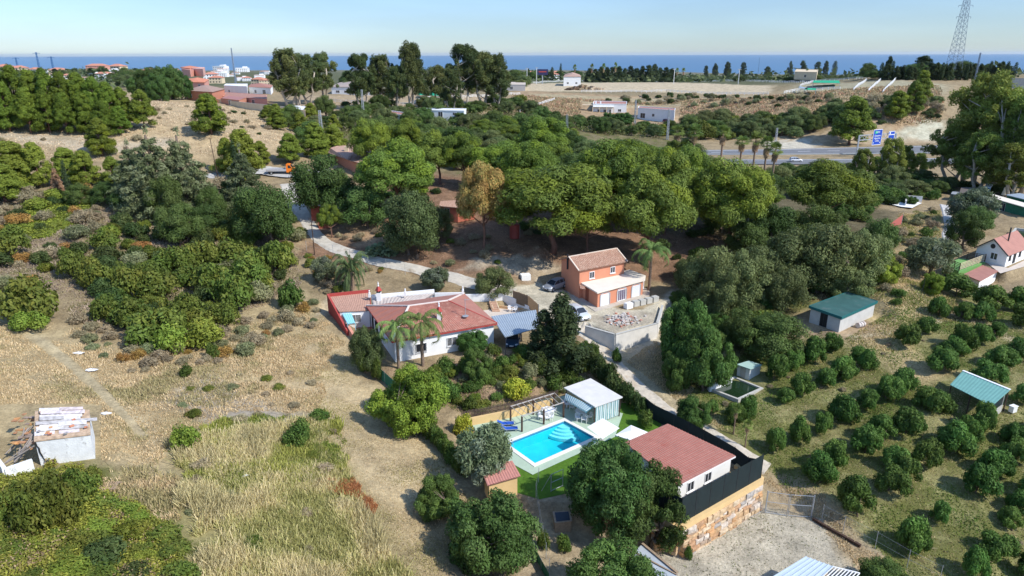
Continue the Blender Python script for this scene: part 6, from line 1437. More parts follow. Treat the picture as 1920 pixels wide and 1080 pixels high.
lattice('electricity_pylon', 'tall blue grey lattice pylon cut off by the top edge on the right', P_, h_, 7.0, 1.3, ((.62, 4.2), (.73, 4.2), (.84, 4.2)), m_py, th_=.10, nseg=17)
p = G(605, 275); lattice('lattice_mast', 'pale lattice power mast between two lime green pines', p, hof(p, 207), .95, .5, (), m_galv, th_=.05, nseg=9)
p = G(1062, 277); lattice('lattice_mast', 'thin pale lattice mast above the pines in the middle', p, hof(p, 214), .9, .5, (), m_galv, th_=.05, nseg=9)
for u, vb, vt, lab in ((1453, 277, 240, 'thin lattice post left of the blue road signs'), (682, 225, 168, 'lattice post in front of the eucalyptus trees'), (1190, 236, 188, 'slim lattice post between the two white flat houses'), (1251, 262, 205, 'slim lattice post in front of the fan palms'), (1828, 150, 99, 'small reddish lattice mast on the ridge right of the tall pylon'), (443, 165, 90, 'thin lattice mast over the distant town'), (1420, 150, 108, 'slim lattice mast behind the riding arena')):
    p = G(u, vb); lattice('lattice_mast', lab, p, hof(p, vt), .8, .45, (), m_py if vt < 110 else m_galv, th_=.06 if p.y < 300 else .12, nseg=8)
# --- road signs on a gantry
def text_obj(name, s, size, m, parent, mat4, ext=.01):
    c = bpy.data.curves.new(name, 'FONT'); c.body = s; c.size = size; c.align_x = 'CENTER'; c.align_y = 'CENTER'; c.extrude = ext
    o = bpy.data.objects.new(name+'_tmp', c); COL.objects.link(o); dg = bpy.context.evaluated_depsgraph_get(); me_ = bpy.data.meshes.new_from_object(o.evaluated_get(dg)); bpy.data.objects.remove(o)
    me_.materials.clear(); me_.materials.append(m); q = bpy.data.objects.new(name, me_); COL.objects.link(q); q.parent = parent; q.matrix_local = Matrix.Translation(-org(parent)) @ mat4; return q
sg = thing('sign_gantry', 'grey steel gantry carrying two blue motorway signs over the road', 'sign', Z(1605, 295, HWZ)); a = Z(1605, 295, HWZ); b = Z(1674, 288, HWZ)
m_sb = mat('sign_blue', (.008, .06, .42), rough=.4, spec=.4); m_sw = mat('sign_white', (.82, .84, .86), rough=.4); m_sg = mat('sign_green', (.02, .42, .24), rough=.4)
GHt = hof(a, 254); mb = MB(); mb.bar(a, up(a, GHt), .45); obj('post', mb, m_galv, sg); mb = MB(); mb.bar(b, up(b, GHt-.3), .45); obj('post', mb, m_galv, sg)
mb = MB(); 
for dz in (0, -1.7): mb.bar(up(a, GHt+dz), up(b, GHt-.3+dz), .28)
for k in range(14): mb.bar(up(a.lerp(b, k/14), GHt-(0 if k % 2 else 1.7)), up(a.lerp(b, (k+1)/14), GHt-(1.7 if k % 2 else 0)), .12)
obj('beam', mb, m_galv, sg); dv = (V2(b)-V2(a)).normalized(); nv = Vector((dv.y, -dv.x, 0)); scl = depth(a)/FPX
def sign(u0, u1, v0, v1, lines):
    f0 = (u0-1605)/69; f1 = (u1-1605)/69; c = a.lerp(b, (f0+f1)/2); w_ = (u1-u0)*scl*1.02; h = (v1-v0)*scl; zc_ = CAMH; lo = hof(c, v1); c = Vector((c.x, c.y, a.z+lo+h/2))+nv*.5
    R3 = Matrix(((dv.x, 0, nv.x), (dv.y, 0, nv.y), (0, 1, 0))).to_4x4(); M4 = Matrix.Translation(c) @ R3
    P = lambda x, y, z: M4 @ Vector((x, y, z)); mb = MB(); cx = [(-w_/2, -h/2), (w_/2, -h/2), (w_/2, h/2), (-w_/2, h/2)]
    mb.face([P(x, y, .06) for x, y in cx]); mb.face([P(x, y, -.06) for x, y in cx][::-1])
    for i in range(4): x0, y0 = cx[i]; x1, y1 = cx[(i+1) % 4]; mb.bar(P(x0, y0, 0), P(x1, y1, 0), .14, .16)
    mb2 = MB(); mb2.face([P(x, y, .06) for x, y in cx]); mb2.face([P(x, y, -.06) for x, y in cx][::-1]); pn = obj('sign_panel', mb2, m_sb, sg)
    mb = MB(); 
    for i in range(4): x0, y0 = cx[i]; x1, y1 = cx[(i+1) % 4]; mb.bar(P(x0, y0, .03), P(x1, y1, .03), .10, .16)
    obj('border', mb, m_sw, pn)
    for s, y, size, m_ in lines: text_obj('lettering', s, size*h, m_, pn, M4 @ Matrix.Translation((0, y*h, .08)))
    return pn, P, w_, h
pn, P, w_, h = sign(1624, 1648, 243, 271, [('Estepona', .10, .17, m_sw), ('Algeciras', -.07, .17, m_sw), ('Cádiz', -.24, .17, m_sw), ('N-340', .33, .15, m_sw)])
mb = MB(); mb.face([P(-w_*.34, h*.24, .07), P(-w_*.02, h*.24, .07), P(-w_*.02, h*.41, .07), P(-w_*.34, h*.41, .07)]); obj('route_shield', mb, m_sg, pn)
mb = MB()
for s in (-.36, .36): mb.face([P(s*w_-.25, -h*.33, .075), P(s*w_, -h*.42, .075), P(s*w_+.25, -h*.33, .075)])
obj('arrow', mb, m_sw, pn)
pn, P, w_, h = sign(1654, 1671, 246, 268, []); mb = MB(); mb.face([P(-w_/2+.1, h*.20, .07), P(w_/2-.1, h*.20, .07), P(w_/2-.1, h*.26, .07), P(-w_/2+.1, h*.26, .07)]); mb.face([P(-w_*.36, h*.30, .07), P(-w_*.18, h*.30, .07), P(-w_*.18, h*.44, .07), P(-w_*.36, h*.44, .07)]); mb.face([P(-w_*.25, -h*.25, .07), P(w_*.0, -h*.36, .07), P(w_*.25, -h*.25, .07), P(0, -h*.05, .07)]); obj('symbol', mb, m_sw, pn)
# guard rail along the highway
gr = thing('guard_rail', 'grey steel guard rail between the carriageways', 'guard rail', Z(1300, 293, HWZ)); mb = MB()
for (u0, v0), (u1, v1) in (((1150, 294), (1440, 294.5)), ((1440, 294.5), (1760, 291.5)), ((1760, 291.5), (2100, 286))): mb.bar(up(Z(u0, v0, HWZ), 1.0), up(Z(u1, v1, HWZ), 1.0), .1, .45)
obj('rail', mb, m_galv, gr)
# van on the highway
va = make_car('white car on the near carriageway left of the gantry', (.75, .76, .78)); va.location = Z(1492, 303, HWZ+.26); facing(va, Z(1480, 303, HWZ), Z(1500, 303, HWZ)); va.scale = (1, 1, 1)
# --- orange pickup truck on the lane
tp = G(528, 327); tk = thing('flatbed_truck', 'orange cab flatbed truck with grey dropside bed parked on the lane', 'truck', (tp.x, tp.y, tp.z+.12), rz=R(8), local=True); m_or = mat('orange_paint', (.80, .20, .02), rough=.35, spec=.5); m_al = mat('aluminium_side', (.50, .50, .52), rough=.5, metal=.3, var=.1)
mb = MB(); prof = [(1.35, .45), (3.25, .45), (3.3, .95), (3.15, 1.25), (2.75, 1.45), (2.25, 2.25), (1.9, 2.35), (1.35, 2.35)]
mb.grid([[(x, y, z) for x, z in prof+[prof[0]]] for y in (-1.0, -.9, .9, 1.0)]); mb.face([(x, -1.0, z) for x, z in prof]); mb.face([(x, 1.0, z) for x, z in prof][::-1]); obj('cab', mb, m_or, tk)
for s in (-1, 1): mb = MB(); mb.face([(1.75, s*1.012, 1.45), (2.6, s*1.012, 1.45), (2.2, s*1.012, 2.1), (1.8, s*1.012, 2.12)]); obj('side_window', mb, m_glass, tk)
mb = MB(); mb.face([(2.76, -.85, 1.48), (2.76, .85, 1.48), (2.30, .8, 2.22), (2.30, -.8, 2.22)]); obj('windscreen', mb, m_glass, tk)
mb = MB(); mb.box((-.95, 0, .78), (4.5, 2.0, .12)); obj('bed', mb, m_al, tk)
for c, s_ in (((-.95, -1.02, 1.05), (4.5, .06, .45)), ((-.95, 1.02, 1.05), (4.5, .06, .45)), ((-3.2, 0, 1.05), (.06, 2.0, .45)), ((1.27, 0, 1.35), (.08, 2.0, 1.2))): mb = MB(); mb.box(c, s_); obj('dropside', mb, m_al, tk)
mb = MB(); mb.box((-.6, 0, .55), (4.8, .8, .22)); obj('chassis', mb, m_iron, tk)
for x in (-2.1, 2.45):
    for s in (-1, 1): mb = MB(); mb.tube([(x, s*.75, .36), (x, s*1.0, .36)], .37, 16); wl = obj('wheel', mb, bpy.data.materials['tyre'], tk); mb = MB(); mb.tube([(x, s*.98, .36), (x, s*1.01, .36)], .2, 10); obj('rim', mb, m_galv, wl)
# --- middle distance houses
def flat_house(label, pts, z, h, wins, m=None, roofc=None, name='flat_roofed_house', par=.35, door=True):
    """pts: pixel corners at roof level, front-left first, counter-clockwise"""
    t = thing(name, label, 'house', Z(pts[0][0], pts[0][1], z)); zt = z+h; P = [(p.x, p.y) for p in (Z(u, v, zt) for u, v in pts)]
    if sum(P[i][0]*P[(i+1) % len(P)][1]-P[(i+1) % len(P)][0]*P[i][1] for i in range(len(P))) < 0: P = [P[1], P[0]]+P[:1:-1]
    mb = MB(); mb.prism(P, z-1.5, zt); obj('wall', mb, m or m_wall, t); mb = MB(); n = len(P)
    for i in range(n): wallseg(mb, P[i], P[(i+1) % n], zt+.001, zt+par, .25)
    obj('roof_parapet', mb, m or m_wall, t); mb = MB(); mb.face([(*p, zt+.05) for p in offset(P, -.2)]); obj('roof', mb, roofc or m_tilepink, t)
    a, b = P[0], P[1]; L_ = math.hypot(b[0]-a[0], b[1]-a[1])
    for f, w_, zz, hh, nm in wins: opening(t, a, b, L_*f, z+zz, w_, hh, name=nm, frame=m_frame, sill=(nm == 'window'))
    return t, P
z = LV(27.5); hf = hgt(1150, 214, 196, z)
t, P = flat_house('white flat roofed house with a shaded porch and two chimneys on the far side', [(1112, 195.5), (1175, 196), (1175, 191), (1114, 190)], z, hf, [(.18, 1.6, .2, 2.2, 'door'), (.36, 1.6, .2, 2.2, 'door'), (.52, 1.2, .2, 2.2, 'door'), (.80, 1.8, 1.2, 1.5, 'window')])
mb = MB(); a = Vector((*P[0], 0)); b = Vector((*P[1], 0)); e = (b-a).normalized(); n = Vector((e.y, -e.x, 0)); q0 = a+n*2.2; q1 = a+e*(b-a).length*.62+n*2.2
mb.prism([(p.x, p.y) for p in (a, q0, q1, a+e*(b-a).length*.62)], z+hf-1.3, z+hf-1.1); obj('porch_roof', mb, m_wall, t)
for k in range(4): mb = MB(); p = q0.lerp(q1, k/3); mb.box((p.x, p.y, z+(hf-1.3)/2), (.3, .3, hf-1.3)); obj('porch_pillar', mb, m_cream, t)
for f in (.08, .22): p = a+e*(b-a).length*f-n*1.5; p.z = z+hf; mb = MB(); mb.box((p.x, p.y, p.z+.8), (.8, .8, 1.6)); obj('chimney', mb, m_wall, t)
mb = MB(); p = a-e*6; mb.prism([(q.x, q.y) for q in (p+n*.5, a+n*.5, a-n*3, p-n*3)], z+hf-.5, z+hf-.3); obj('awning_roof', mb, m_cream, t)
t, P = flat_house('white flat roofed house with open garage and pink roof edge, right of the porch house', [(1196, 203), (1265, 208), (1266, 204), (1198, 200)], LV(27.8), hgt(1265, 227, 208, LV(27.8)), [(.15, 3.2, .1, 2.6, 'garage_door'), (.44, 1.6, 1.3, 1.5, 'window')])
va = make_car('dark red car parked against the white garage house', (.14, .012, .02)); va.location = Z(1251, 227, LV(27.8)+.1); facing(va, Z(1240, 226, LV(27.8)), Z(1260, 228, LV(27.8))); va.scale = (1.1, 1.1, 1.1)
va.location.z = H(va.location.x, va.location.y)+.05
flat_house('small white house with green gutter left of the palms', [(719, 213), (757, 217), (772, 214), (735, 209)], LV(21.5), 4.0, [(.3, 1.2, 1.2, 1.2, 'window'), (.7, 1.6, .1, 2.1, 'door')])
flat_house('long low white stable building below the horse paddock', [(782, 207), (870, 209), (874, 205), (786, 204)], LV(20.8), 2.6, [(.2, 1.6, 1, 1.2, 'window'), (.5, 2, .1, 2.2, 'door'), (.8, 1.6, 1, 1.2, 'window')], roofc=m_frame)
flat_house('low white roofed shed beside the orange wall in the valley', [(922, 228), (955, 229), (958, 224), (925, 223)], LV(23.5), 2.8, [(.5, 1.6, .1, 2.0, 'door')], roofc=m_frame)
# pink villa group on the left ridge
def hip_house(label, pts, z, h, rh, m, mr, wins=(), name='villa', side=()):
    t = thing(name, label, 'house', Z(pts[0][0], pts[0][1], z)); zt = z+h; P = [Z(u, v, zt) for u, v in pts]
    W_ = offset([(p.x, p.y) for p in P], -.35); mb = MB(); mb.prism(W_, z-1.5, zt-.02); obj('wall', mb, m, t)
    c = sum(P, Vector())/4; l0 = (P[1]-P[0]).length; l1 = (P[2]-P[1]).length
    if l0 >= l1: m0 = (P[3]+P[0])/2; m1 = (P[1]+P[2])/2; f = min(.45, l1/l0*.5); r0 = m0.lerp(m1, f); r1 = m0.lerp(m1, 1-f); r0.z = r1.z = zt+rh; quads_ = ((r0, r1, P[1], P[0]), (r1, r0, P[3], P[2])); tris = ((P[0], P[3], r0), (P[2], P[1], r1))
    else: m0 = (P[0]+P[1])/2; m1 = (P[3]+P[2])/2; f = min(.45, l0/l1*.5); r0 = m0.lerp(m1, f); r1 = m0.lerp(m1, 1-f); r0.z = r1.z = zt+rh; quads_ = ((r1, r0, P[0], P[3]), (r0, r1, P[2], P[1])); tris = ((P[1], P[0], r0), (P[3], P[2], r1))
    mb = MB()
    for q in quads_: mb.sheet(*q, .1)
    for q in tris: mb.face(q); mb.face([up(p, .1) for p in q][::-1])
    obj('roof', mb, mr, t); a, b = W_[0], W_[1]; L_ = math.hypot(b[0]-a[0], b[1]-a[1])
    for f, w_, zz, hh, nm in wins: opening(t, a, b, L_*f, z+zz, w_, hh, name=nm, sill=False)
    a, b = W_[3], W_[0]; L_ = math.hypot(b[0]-a[0], b[1]-a[1])
    for f, w_, zz, hh, nm in side: opening(t, a, b, L_*f, z+zz, w_, hh, name=nm, sill=False)
    return t
m_orr = mat('orange_tile', (.60, .22, .12), rough=.8, var=.12)
zv = LV(18.0)
hip_house('pink villa tower with orange roof on the left ridge', [(343, 154), (384, 155), (392, 149), (352, 148)], zv, 7.0, 1.2, m_pink, m_orr, [(.75, 1.8, 4.5, 1.6, 'window'), (.25, 1.4, 4.5, 1.6, 'window')])
t = thing('villa_tower', 'upper storey of the pink villa with twin dark windows and pale chimney block', 'house', Z(350, 148, zv)); _, P = pbox('wall', t, [(340, 129), (356, 131), (372, 129), (358, 127)], zv+7.2, zv+11.6, m_pink); opening(t, P[0], P[1], 2.4, zv+8.3, 2.0, 1.9); pbox('roof', t, [(338, 126), (356, 128), (374, 126), (356, 123)], zv+11.61, zv+12.3, m_orr)
pbox('chimney_block', t, [(357, 128), (380, 129), (384, 126), (362, 125)], zv+7.2, zv+12.2, mat('pale_pink', (.62, .36, .30), rough=.9))
hip_house('orange villa with brown gabled roof in front of the pink tower', [(346, 170), (398, 173), (422, 167), (380, 160)], LV(17.2), 4.4, 1.6, mat('red_orange_render', (.52, .22, .14), rough=.9, var=.08), mat('dusty_brown_tile', (.36, .24, .19), rough=.9, var=.15), [(.2, 1.4, 1.4, 1.5, 'window')])
hip_house('white house with brown red hip roof behind the eucalyptus', [(465, 163), (508, 165), (512, 160), (470, 158)], LV(18.6), 4.0, 1.4, m_wall, mat('brown_red_tile', (.36, .17, .13), rough=.9), [(.7, 3, .5, 2.4, 'door'), (.3, 2, .8, 1.8, 'window')])
flat_house('plain white box building right of the pink villa', [(420, 161), (463, 163), (464, 158), (424, 158)], LV(18.8), 5.0, [(.2, 1.5, 1.5, 1.5, 'window')], roofc=m_frame)
flat_house('long red roofed outbuilding beside the orange villa', [(418, 181), (500, 186), (500, 178), (424, 173)], LV(18.2), 2.8, [(.3, 2, .1, 2.2, 'door'), (.7, 2, .1, 2.2, 'door')], m=m_pink, roofc=mat('rust_roof', (.38, .20, .15), rough=.8, var=.15), par=.1)
flat_house('open sided terrace building with maroon canopy above the tan wall', [(414, 184), (448, 188), (462, 183), (428, 179)], LV(17.8), 2.6, [(.5, 3, .1, 2.2, 'door')], m=mat('salmon', (.55, .25, .17), rough=.9), roofc=mat('maroon_canopy', (.36, .17, .15), rough=.7), par=.05)
simple_wall('tan_boundary_wall', 'long tan boundary wall on the crest of the dry hill', [(350, 189), (400, 195), (455, 203), (538, 213)], LV(18.2), 2.4, m_cream)
simple_wall('tan_boundary_wall', 'tan wall corner stepping down the right side of the dry hill', [(538, 213), (567, 208), (598, 219)], LV(19.6), 2.4, m_cream)
flat_house('small tan building with slanted pale roof at the end of the boundary wall', [(540, 203), (572, 207), (574, 200), (545, 197)], LV(19), 2.8, [(.5, 1.2, .1, 2, 'door')], m=m_cream, roofc=m_frame, par=.05)
hip_house('white house with grey tiled roof and long window band among the eucalyptus', [(620, 163), (700, 164), (690, 155), (640, 153)], LV(19), 4.4, 1.5, m_wall, mat('grey_brown_tile', (.36, .29, .25), rough=.9), [(.15, 2.4, 1.2, 1.4, 'window'), (.35, 2.4, 1.2, 1.4, 'window'), (.55, 2.4, 1.2, 1.4, 'window'), (.8, 2.4, 1.2, 1.4, 'window')])
hip_house('small white house with pink hip roof behind the white arena fence', [(1056, 144), (1090, 144), (1087, 140), (1060, 139)], LV(20.5), 6.5, 2.0, m_wall, m_tilepale, [(.25, 1.6, 1, 1.4, 'window'), (.75, 1.6, 1, 1.4, 'window')])
flat_house('white stable yard building right of the horse paddock', [(900, 158), (985, 159), (985, 154), (905, 153)], LV(20.4), 3.4, [(.3, 2, .2, 2, 'door'), (.7, 2, .2, 2, 'door')], m=mat('yard_render', (.62, .56, .5), rough=.9), roofc=mat('sand_roof', (.5, .42, .34), rough=.9), par=.05)
flat_house('small cream hut between round bushes at the cypress ridge', [(1490, 135), (1532, 136), (1534, 131), (1494, 130)], LV(15.2), 4, [(.5, 2, .2, 2, 'door')], m=m_cream, roofc=m_cream)
simple_wall('long_white_wall', 'low grey white wall at the right edge beyond the eucalyptus', [(1884, 158), (1960, 160)], LV(13.6), 3.2, m_concr)
# --- arena rails
def rail(label, pts, zs=None, h=1.5, m=None, sp=3.2, group='white rail fences of the riding grounds', rails=2, t=.15):
    f = thing('rail_fence', label, 'fence', G(*pts[0]), group); P = [G(u, v) for u, v in pts]; mb = MB(); posts = MB(); m = m or m_frame
    for a, b in zip(P, P[1:]):
        n = max(1, int((b-a).length/sp)); prev = None
        for k in range(n+1):
            p = a.lerp(b, k/n); p.z = H(p.x, p.y); posts.bar(up(p, -.2), up(p, h), t*1.3)
            if prev is not None:
                for j in range(rails): hh = h*(1-j*.45)-.06; mb.bar(up(prev, hh), up(p, hh), t, t*1.2)
            prev = p
    obj('rail', mb, m, f); o_ = obj('post', posts, m, f); o_['kind'] = 'stuff'; return f
rail('white rail fence along the far side of the sand arena', [(980, 157.5), (1200, 152), (1440, 154), (1560, 156)]); rail('white rail fence along the near side of the sand arena', [(1090, 173), (1250, 172.5), (1440, 177.5)])
rail('pale rail fence around the horse paddock under the eucalyptus', [(600, 190), (700, 196), (770, 199), (800, 187), (880, 184), (975, 178)]); rail('white rails of the sloping paddock below the cypress ridge', [(1500, 163), (1530, 154), (1600, 149), (1700, 148), (1790, 146)])
rail('white rails dividing the small paddocks on the right slope', [(1470, 176), (1500, 171), (1575, 168)]); 
for k, (a, b) in enumerate((((1600, 170), (1625, 151)), ((1628, 172), (1652, 150)), ((1655, 174), (1680, 149)))): rail('short slanted rails between the small paddocks, number %s from the left' % ('one', 'two', 'three')[k], [a, b])
rail('white rails at the track head left of the porch house', [(975, 212), (1000, 200), (1040, 188)])
# shade canopies
for lab, pts, z, m_ in (('green shade sail over the horse paddock', [(783, 178), (828, 180), (828, 174), (786, 174)], LV(19.9), None), ('long green shade roof over the paddock on the right slope', [(1524, 155), (1575, 156), (1573, 151), (1526, 151)], LV(16.6), None), ('bright green plastic cover beside the arena corner', [(1508, 168), (1530, 169), (1530, 166), (1510, 165)], LV(17.8), None), ('blue white tarpaulin beside the bright green cover', [(1497, 164), (1514, 168), (1514, 165), (1500, 162)], LV(17.8), 1)):
    t = thing('shade_canopy', lab, 'canopy', Z(*pts[0], z)); P = [Z(u, v, z+2.6) for u, v in pts]; mb = MB(); mb.sheet(P[3], P[2], P[1], P[0], .08); obj('cover', mb, mat('canopy_green', (.01, .34, .17), rough=.8) if m_ is None else m_blueroof, t)
    for p in P: mb = MB(); mb.tube([(p.x, p.y, H(p.x, p.y)-.3), (p.x, p.y, p.z)], .1, 5); obj('post', mb, m_galv, t)
hh_ = G(1095, 168); mb = MB(); rr3 = random.Random(2); mb.col = (.2, .13, .07)
for k in range(160): a = rr3.uniform(0, 6.28); r = rr3.uniform(0, 1)**.5; hgt_ = 4*(1-r); s = rr3.uniform(.5, 1.6); mb.col = rr3.choice([(.16, .10, .06), (.22, .14, .08), (.34, .26, .16)]) if r*math.cos(a) < .3 else rr3.choice([(.5, .4, .28), (.42, .32, .22)]); mb.box((hh_.x+r*14*math.cos(a), hh_.y+r*6*math.sin(a), hh_.z+hgt_*rr3.uniform(.3, 1)), (s*1.6, s, s), rr3.uniform(0, 3))
tag(obj('straw_heap', mb, m_stone, loc=hh_), 'brown heap of straw and manure beside the sand arena', 'heap', kind='stuff')
# horses
def horse(label, u, v, col, rz):
    p = G(u, v); t = bpy.data.meshes.new('horse'); V = [(0, 0, 1.35), (.35, 0, 1.38), (-.5, 0, 1.36), (.72, 0, 1.45), (1.05, 0, 1.75), (1.25, 0, 2.0), (1.62, 0, 1.82), (-.85, 0, 1.35), (-1.05, 0, 1.05), (-1.1, 0, .7)]
    E = [(0, 1), (1, 3), (3, 4), (4, 5), (5, 6), (0, 2), (2, 7), (7, 8), (8, 9)]; Rr = [.34, .34, .32, .27, .18, .15, .08, .12, .07, .06]
    for s in (-1, 1):
        i = len(V); V += [(.45, s*.16, 1.0), (.50, s*.17, .55), (.47, s*.17, .05)]; E += [(1, i), (i, i+1), (i+1, i+2)]; Rr += [.13, .07, .06]
        i = len(V); V += [(-.60, s*.17, 1.0), (-.78, s*.18, .58), (-.68, s*.18, .05)]; E += [(2, i), (i, i+1), (i+1, i+2)]; Rr += [.17, .08, .06]
        i = len(V); V += [(1.22, s*.08, 2.15)]; E += [(5, i)]; Rr += [.03]
    t.from_pydata(V, E, []); o = bpy.data.objects.new('horse', t); COL.objects.link(o); md = o.modifiers.new('skin', 'SKIN')
    for i, r in enumerate(Rr): t.skin_vertices[0].data[i].radius = (r, r)
    t.skin_vertices[0].data[0].use_root = True; sb = o.modifiers.new('sub', 'SUBSURF'); sb.levels = 1; sb.render_levels = 1
    o.location = p; o.rotation_euler.z = R(rz); dg = bpy.context.evaluated_depsgraph_get(); me_ = bpy.data.meshes.new_from_object(o.evaluated_get(dg)); o.modifiers.clear(); o.data = me_; me_.materials.clear(); me_.materials.append(mat('horse_coat', col, rough=.6)); tag(o, label, 'horse', 'horses'); return o
def _hz(*a):
    t_ = horse(*a); return t_
_hz('chestnut horse standing in the sandy paddock', 862, 199, (.22, .08, .035), 170); _hz('dark horse at the paddock rail under the eucalyptus', 900, 192, (.03, .025, .02), 60); _hz('dark horse under the green shade sail', 822, 190, (.03, .02, .018), 200)
_hz('grey dark horse grazing on the slope above the white houses', 1201, 185, (.07, .07, .075), 180); _hz('dark horse on the brown slope right of the arena rails', 1379, 197, (.03, .025, .02), 190)
# ================================================================== planting
KEEP = []
def keep(pts, z=None): KEEP.append(np.array([(p.x, p.y) for p in ((G(u, v) if z is None else Z(u, v, z)) for u, v in pts)]))
keep([(525,340),(545,340),(580,405),(625,455),(700,478),(800,503),(880,520),(960,535),(965,552),(880,540),(790,520),(680,492),(600,460),(560,405)])
keep([(390,318),(500,312),(640,308),(640,340),(500,338),(390,345)])
keep([(600,590),(690,540),(870,548),(1005,575),(1015,640),(940,665),(735,700),(700,660),(640,640)], HOUSEZ)
keep([(935,540),(1000,515),(1060,530),(1060,480),(1180,470),(1250,530),(1245,600),(1165,650),(1090,620),(1010,590)], ORZ)
keep([(1085,625),(1105,620),(1200,700),(1300,780),(1440,860),(1430,880),(1300,815),(1180,730),(1110,660)])
keep([(930,800),(1060,740),(1170,745),(1215,765),(1430,870),(1440,905),(1285,1000),(1230,960),(1100,930),(1000,930),(905,905)], POOLZ)
keep([(1500,575),(1590,545),(1660,570),(1640,600),(1578,640),(1510,600)]); keep([(1770,720),(1805,690),(1900,730),(1862,775)]); keep([(1325,725),(1385,690),(1440,690),(1430,735),(1385,750)])
keep([(1080,302),(1080,264),(1440,268),(1790,258),(1950,256),(1950,312),(1440,312)], HWZ)
keep([(1090,190),(1275,195),(1275,232),(1090,222)]); keep([(600,290),(660,250),(760,290),(740,350),(640,340)]); keep([(820,372),(900,370),(900,400),(820,400)])
keep([(1750,500),(1830,440),(1920,430),(1960,500),(1880,520),(1820,530)]); keep([(335,120),(640,120),(640,220),(335,185)]); keep([(1765,375),(1790,375),(1795,455),(1765,455)])
keep([(-40,552),(60,617),(130,673),(200,736),(270,815),(265,820),(192,744),(124,684),(55,634),(-40,570)])
keep([(0,760),(185,760),(185,890),(0,900)])
KB = [(k.min(0), k.max(0)) for k in KEEP]
def blocked(x, y, m=0.):
    for k, (lo, hi) in zip(KEEP, KB):
        if lo[0]-m < x < hi[0]+m and lo[1]-m < y < hi[1]+m and poly_dist(np.array([x]), np.array([y]), k)[0] < m: return True
    return False
USED = []
def scatter(pix, n, kinds, wr, hr, label, cat, group, sp=.6, seed=0, parts=True, m=.4, z=None, pixel=False):
    """kinds: list of (kind, weight, adjective label or None)"""
    r = random.Random(seed); P = np.array([(p.x, p.y) for p in ((G(u, v) if z is None else Z(u, v, z)) for u, v in pix)]); lo = P.min(0); hi = P.max(0)
    made = 0; tries = 0; N = n*14
    if pixel:   # spread evenly by bearing and apparent depth instead of by area
        q = np.array(pix, float); ul = q.min(0); uh = q.max(0); S_ = [(r.uniform(ul[0], uh[0]), r.uniform(ul[1], uh[1])) for _ in range(n*3)]; A_ = np.array(S_); S_ = A_[poly_dist(A_[:, 0], A_[:, 1], q) < 0][:int(n*1.3)]
        g_ = [G(u, v) for u, v in S_]; X = np.array([p.x for p in g_]); Y_ = np.array([p.y for p in g_]); P = np.array([(-9e4, -9e4), (9e4, -9e4), (9e4, 9e4), (-9e4, 9e4)]); ins = np.ones(len(X), bool)
    else: X = np.array([r.uniform(lo[0], hi[0]) for _ in range(N)]); Y_ = np.array([r.uniform(lo[1], hi[1]) for _ in range(N)]); ins = poly_dist(X, Y_, P) < 0
    ks = [k[0] for k in kinds]; ws = [k[1] for k in kinds]; lb = {k[0]: (k[2] if len(k) > 2 else None) for k in kinds}
    for x, y in zip(X[ins], Y_[ins]):
        if made >= n: break
        w_ = r.uniform(*wr); 
        if blocked(x, y, w_*m): continue
        if any((x-a)**2+(y-b)**2 < ((w_+c)*.5*sp)**2 for a, b, c in USED): continue
        USED.append((x, y, w_)); k = r.choices(ks, ws)[0]; l_ = lb[k] or label
        plant(k, Vector((x, y, H(x, y)-.08)), w_*r.uniform(*hr), w_, l_, cat, group if lb[k] is None else group+' ('+k.replace('_', ' ')+')', None, parts); made += 1
    return made
def L_(spec, kind, labf, cat='tree', group=None, parts=True):
    for s in spec:
        u, vt, vb, w_ = s[:4]; lab = s[4] if len(s) > 4 else labf; o = T(kind, u, vt, vb, w_, lab, cat, group if len(s) <= 4 else None, None, parts); USED.append((o.location.x, o.location.y, w_*depth(o.location)/FPX*.8))
# recoloured variants share the geometry of the crowns
def recolour(kind, new, col, hue, mat_=None):
    PROTO[new] = []
    for cm, tm, h, w_ in PROTO[kind][:2]:
        c = cm.copy(); n = len(c.polygons); a = c.attributes['tint']; buf = np.empty(n*4, np.float32); a.data.foreach_get('color', buf); buf = buf.reshape(-1, 4)
        f = rng.random(n)**1.5; nn_ = fbm(np.arange(n)/170., np.zeros(n), 5, 2); f = np.clip(nn_*1.6-.3, 0, 1); lum = buf[:, :3].mean(1); lum = lum/lum.mean()
        buf[:, :3] = (np.array(col)[None]*(1-f[:, None])+np.array(hue)[None]*f[:, None])*lum[:, None]; a.data.foreach_set('color', buf.ravel())
        if mat_: c.materials.clear(); c.materials.append(mat_)
        PROTO[new].append((c, tm, h, w_))
recolour('stone_pine', 'drying_pine', (.30, .17, .06), (.20, .19, .06), M_DRYL)
recolour('walnut_tree', 'pepper_tree', (.11, .165, .025), (.17, .22, .03))
recolour('broadleaf_tree', 'grey_oak', (.092, .118, .040), (.12, .145, .055))
recolour('eucalyptus', 'green_eucalyptus', (.125, .17, .035), (.18, .21, .045))
recolour('cedar', 'dead_conifer', (.20, .11, .07), (.26, .16, .10), M_DRYL)
recolour('walnut_tree', 'fig_tree', (.055, .10, .025), (.08, .13, .03))
recolour('aleppo_pine', 'lime_pine', (.13, .165, .026), (.16, .19, .03))
recolour('aleppo_pine', 'hill_pine', (.075, .115, .018), (.11, .15, .02))
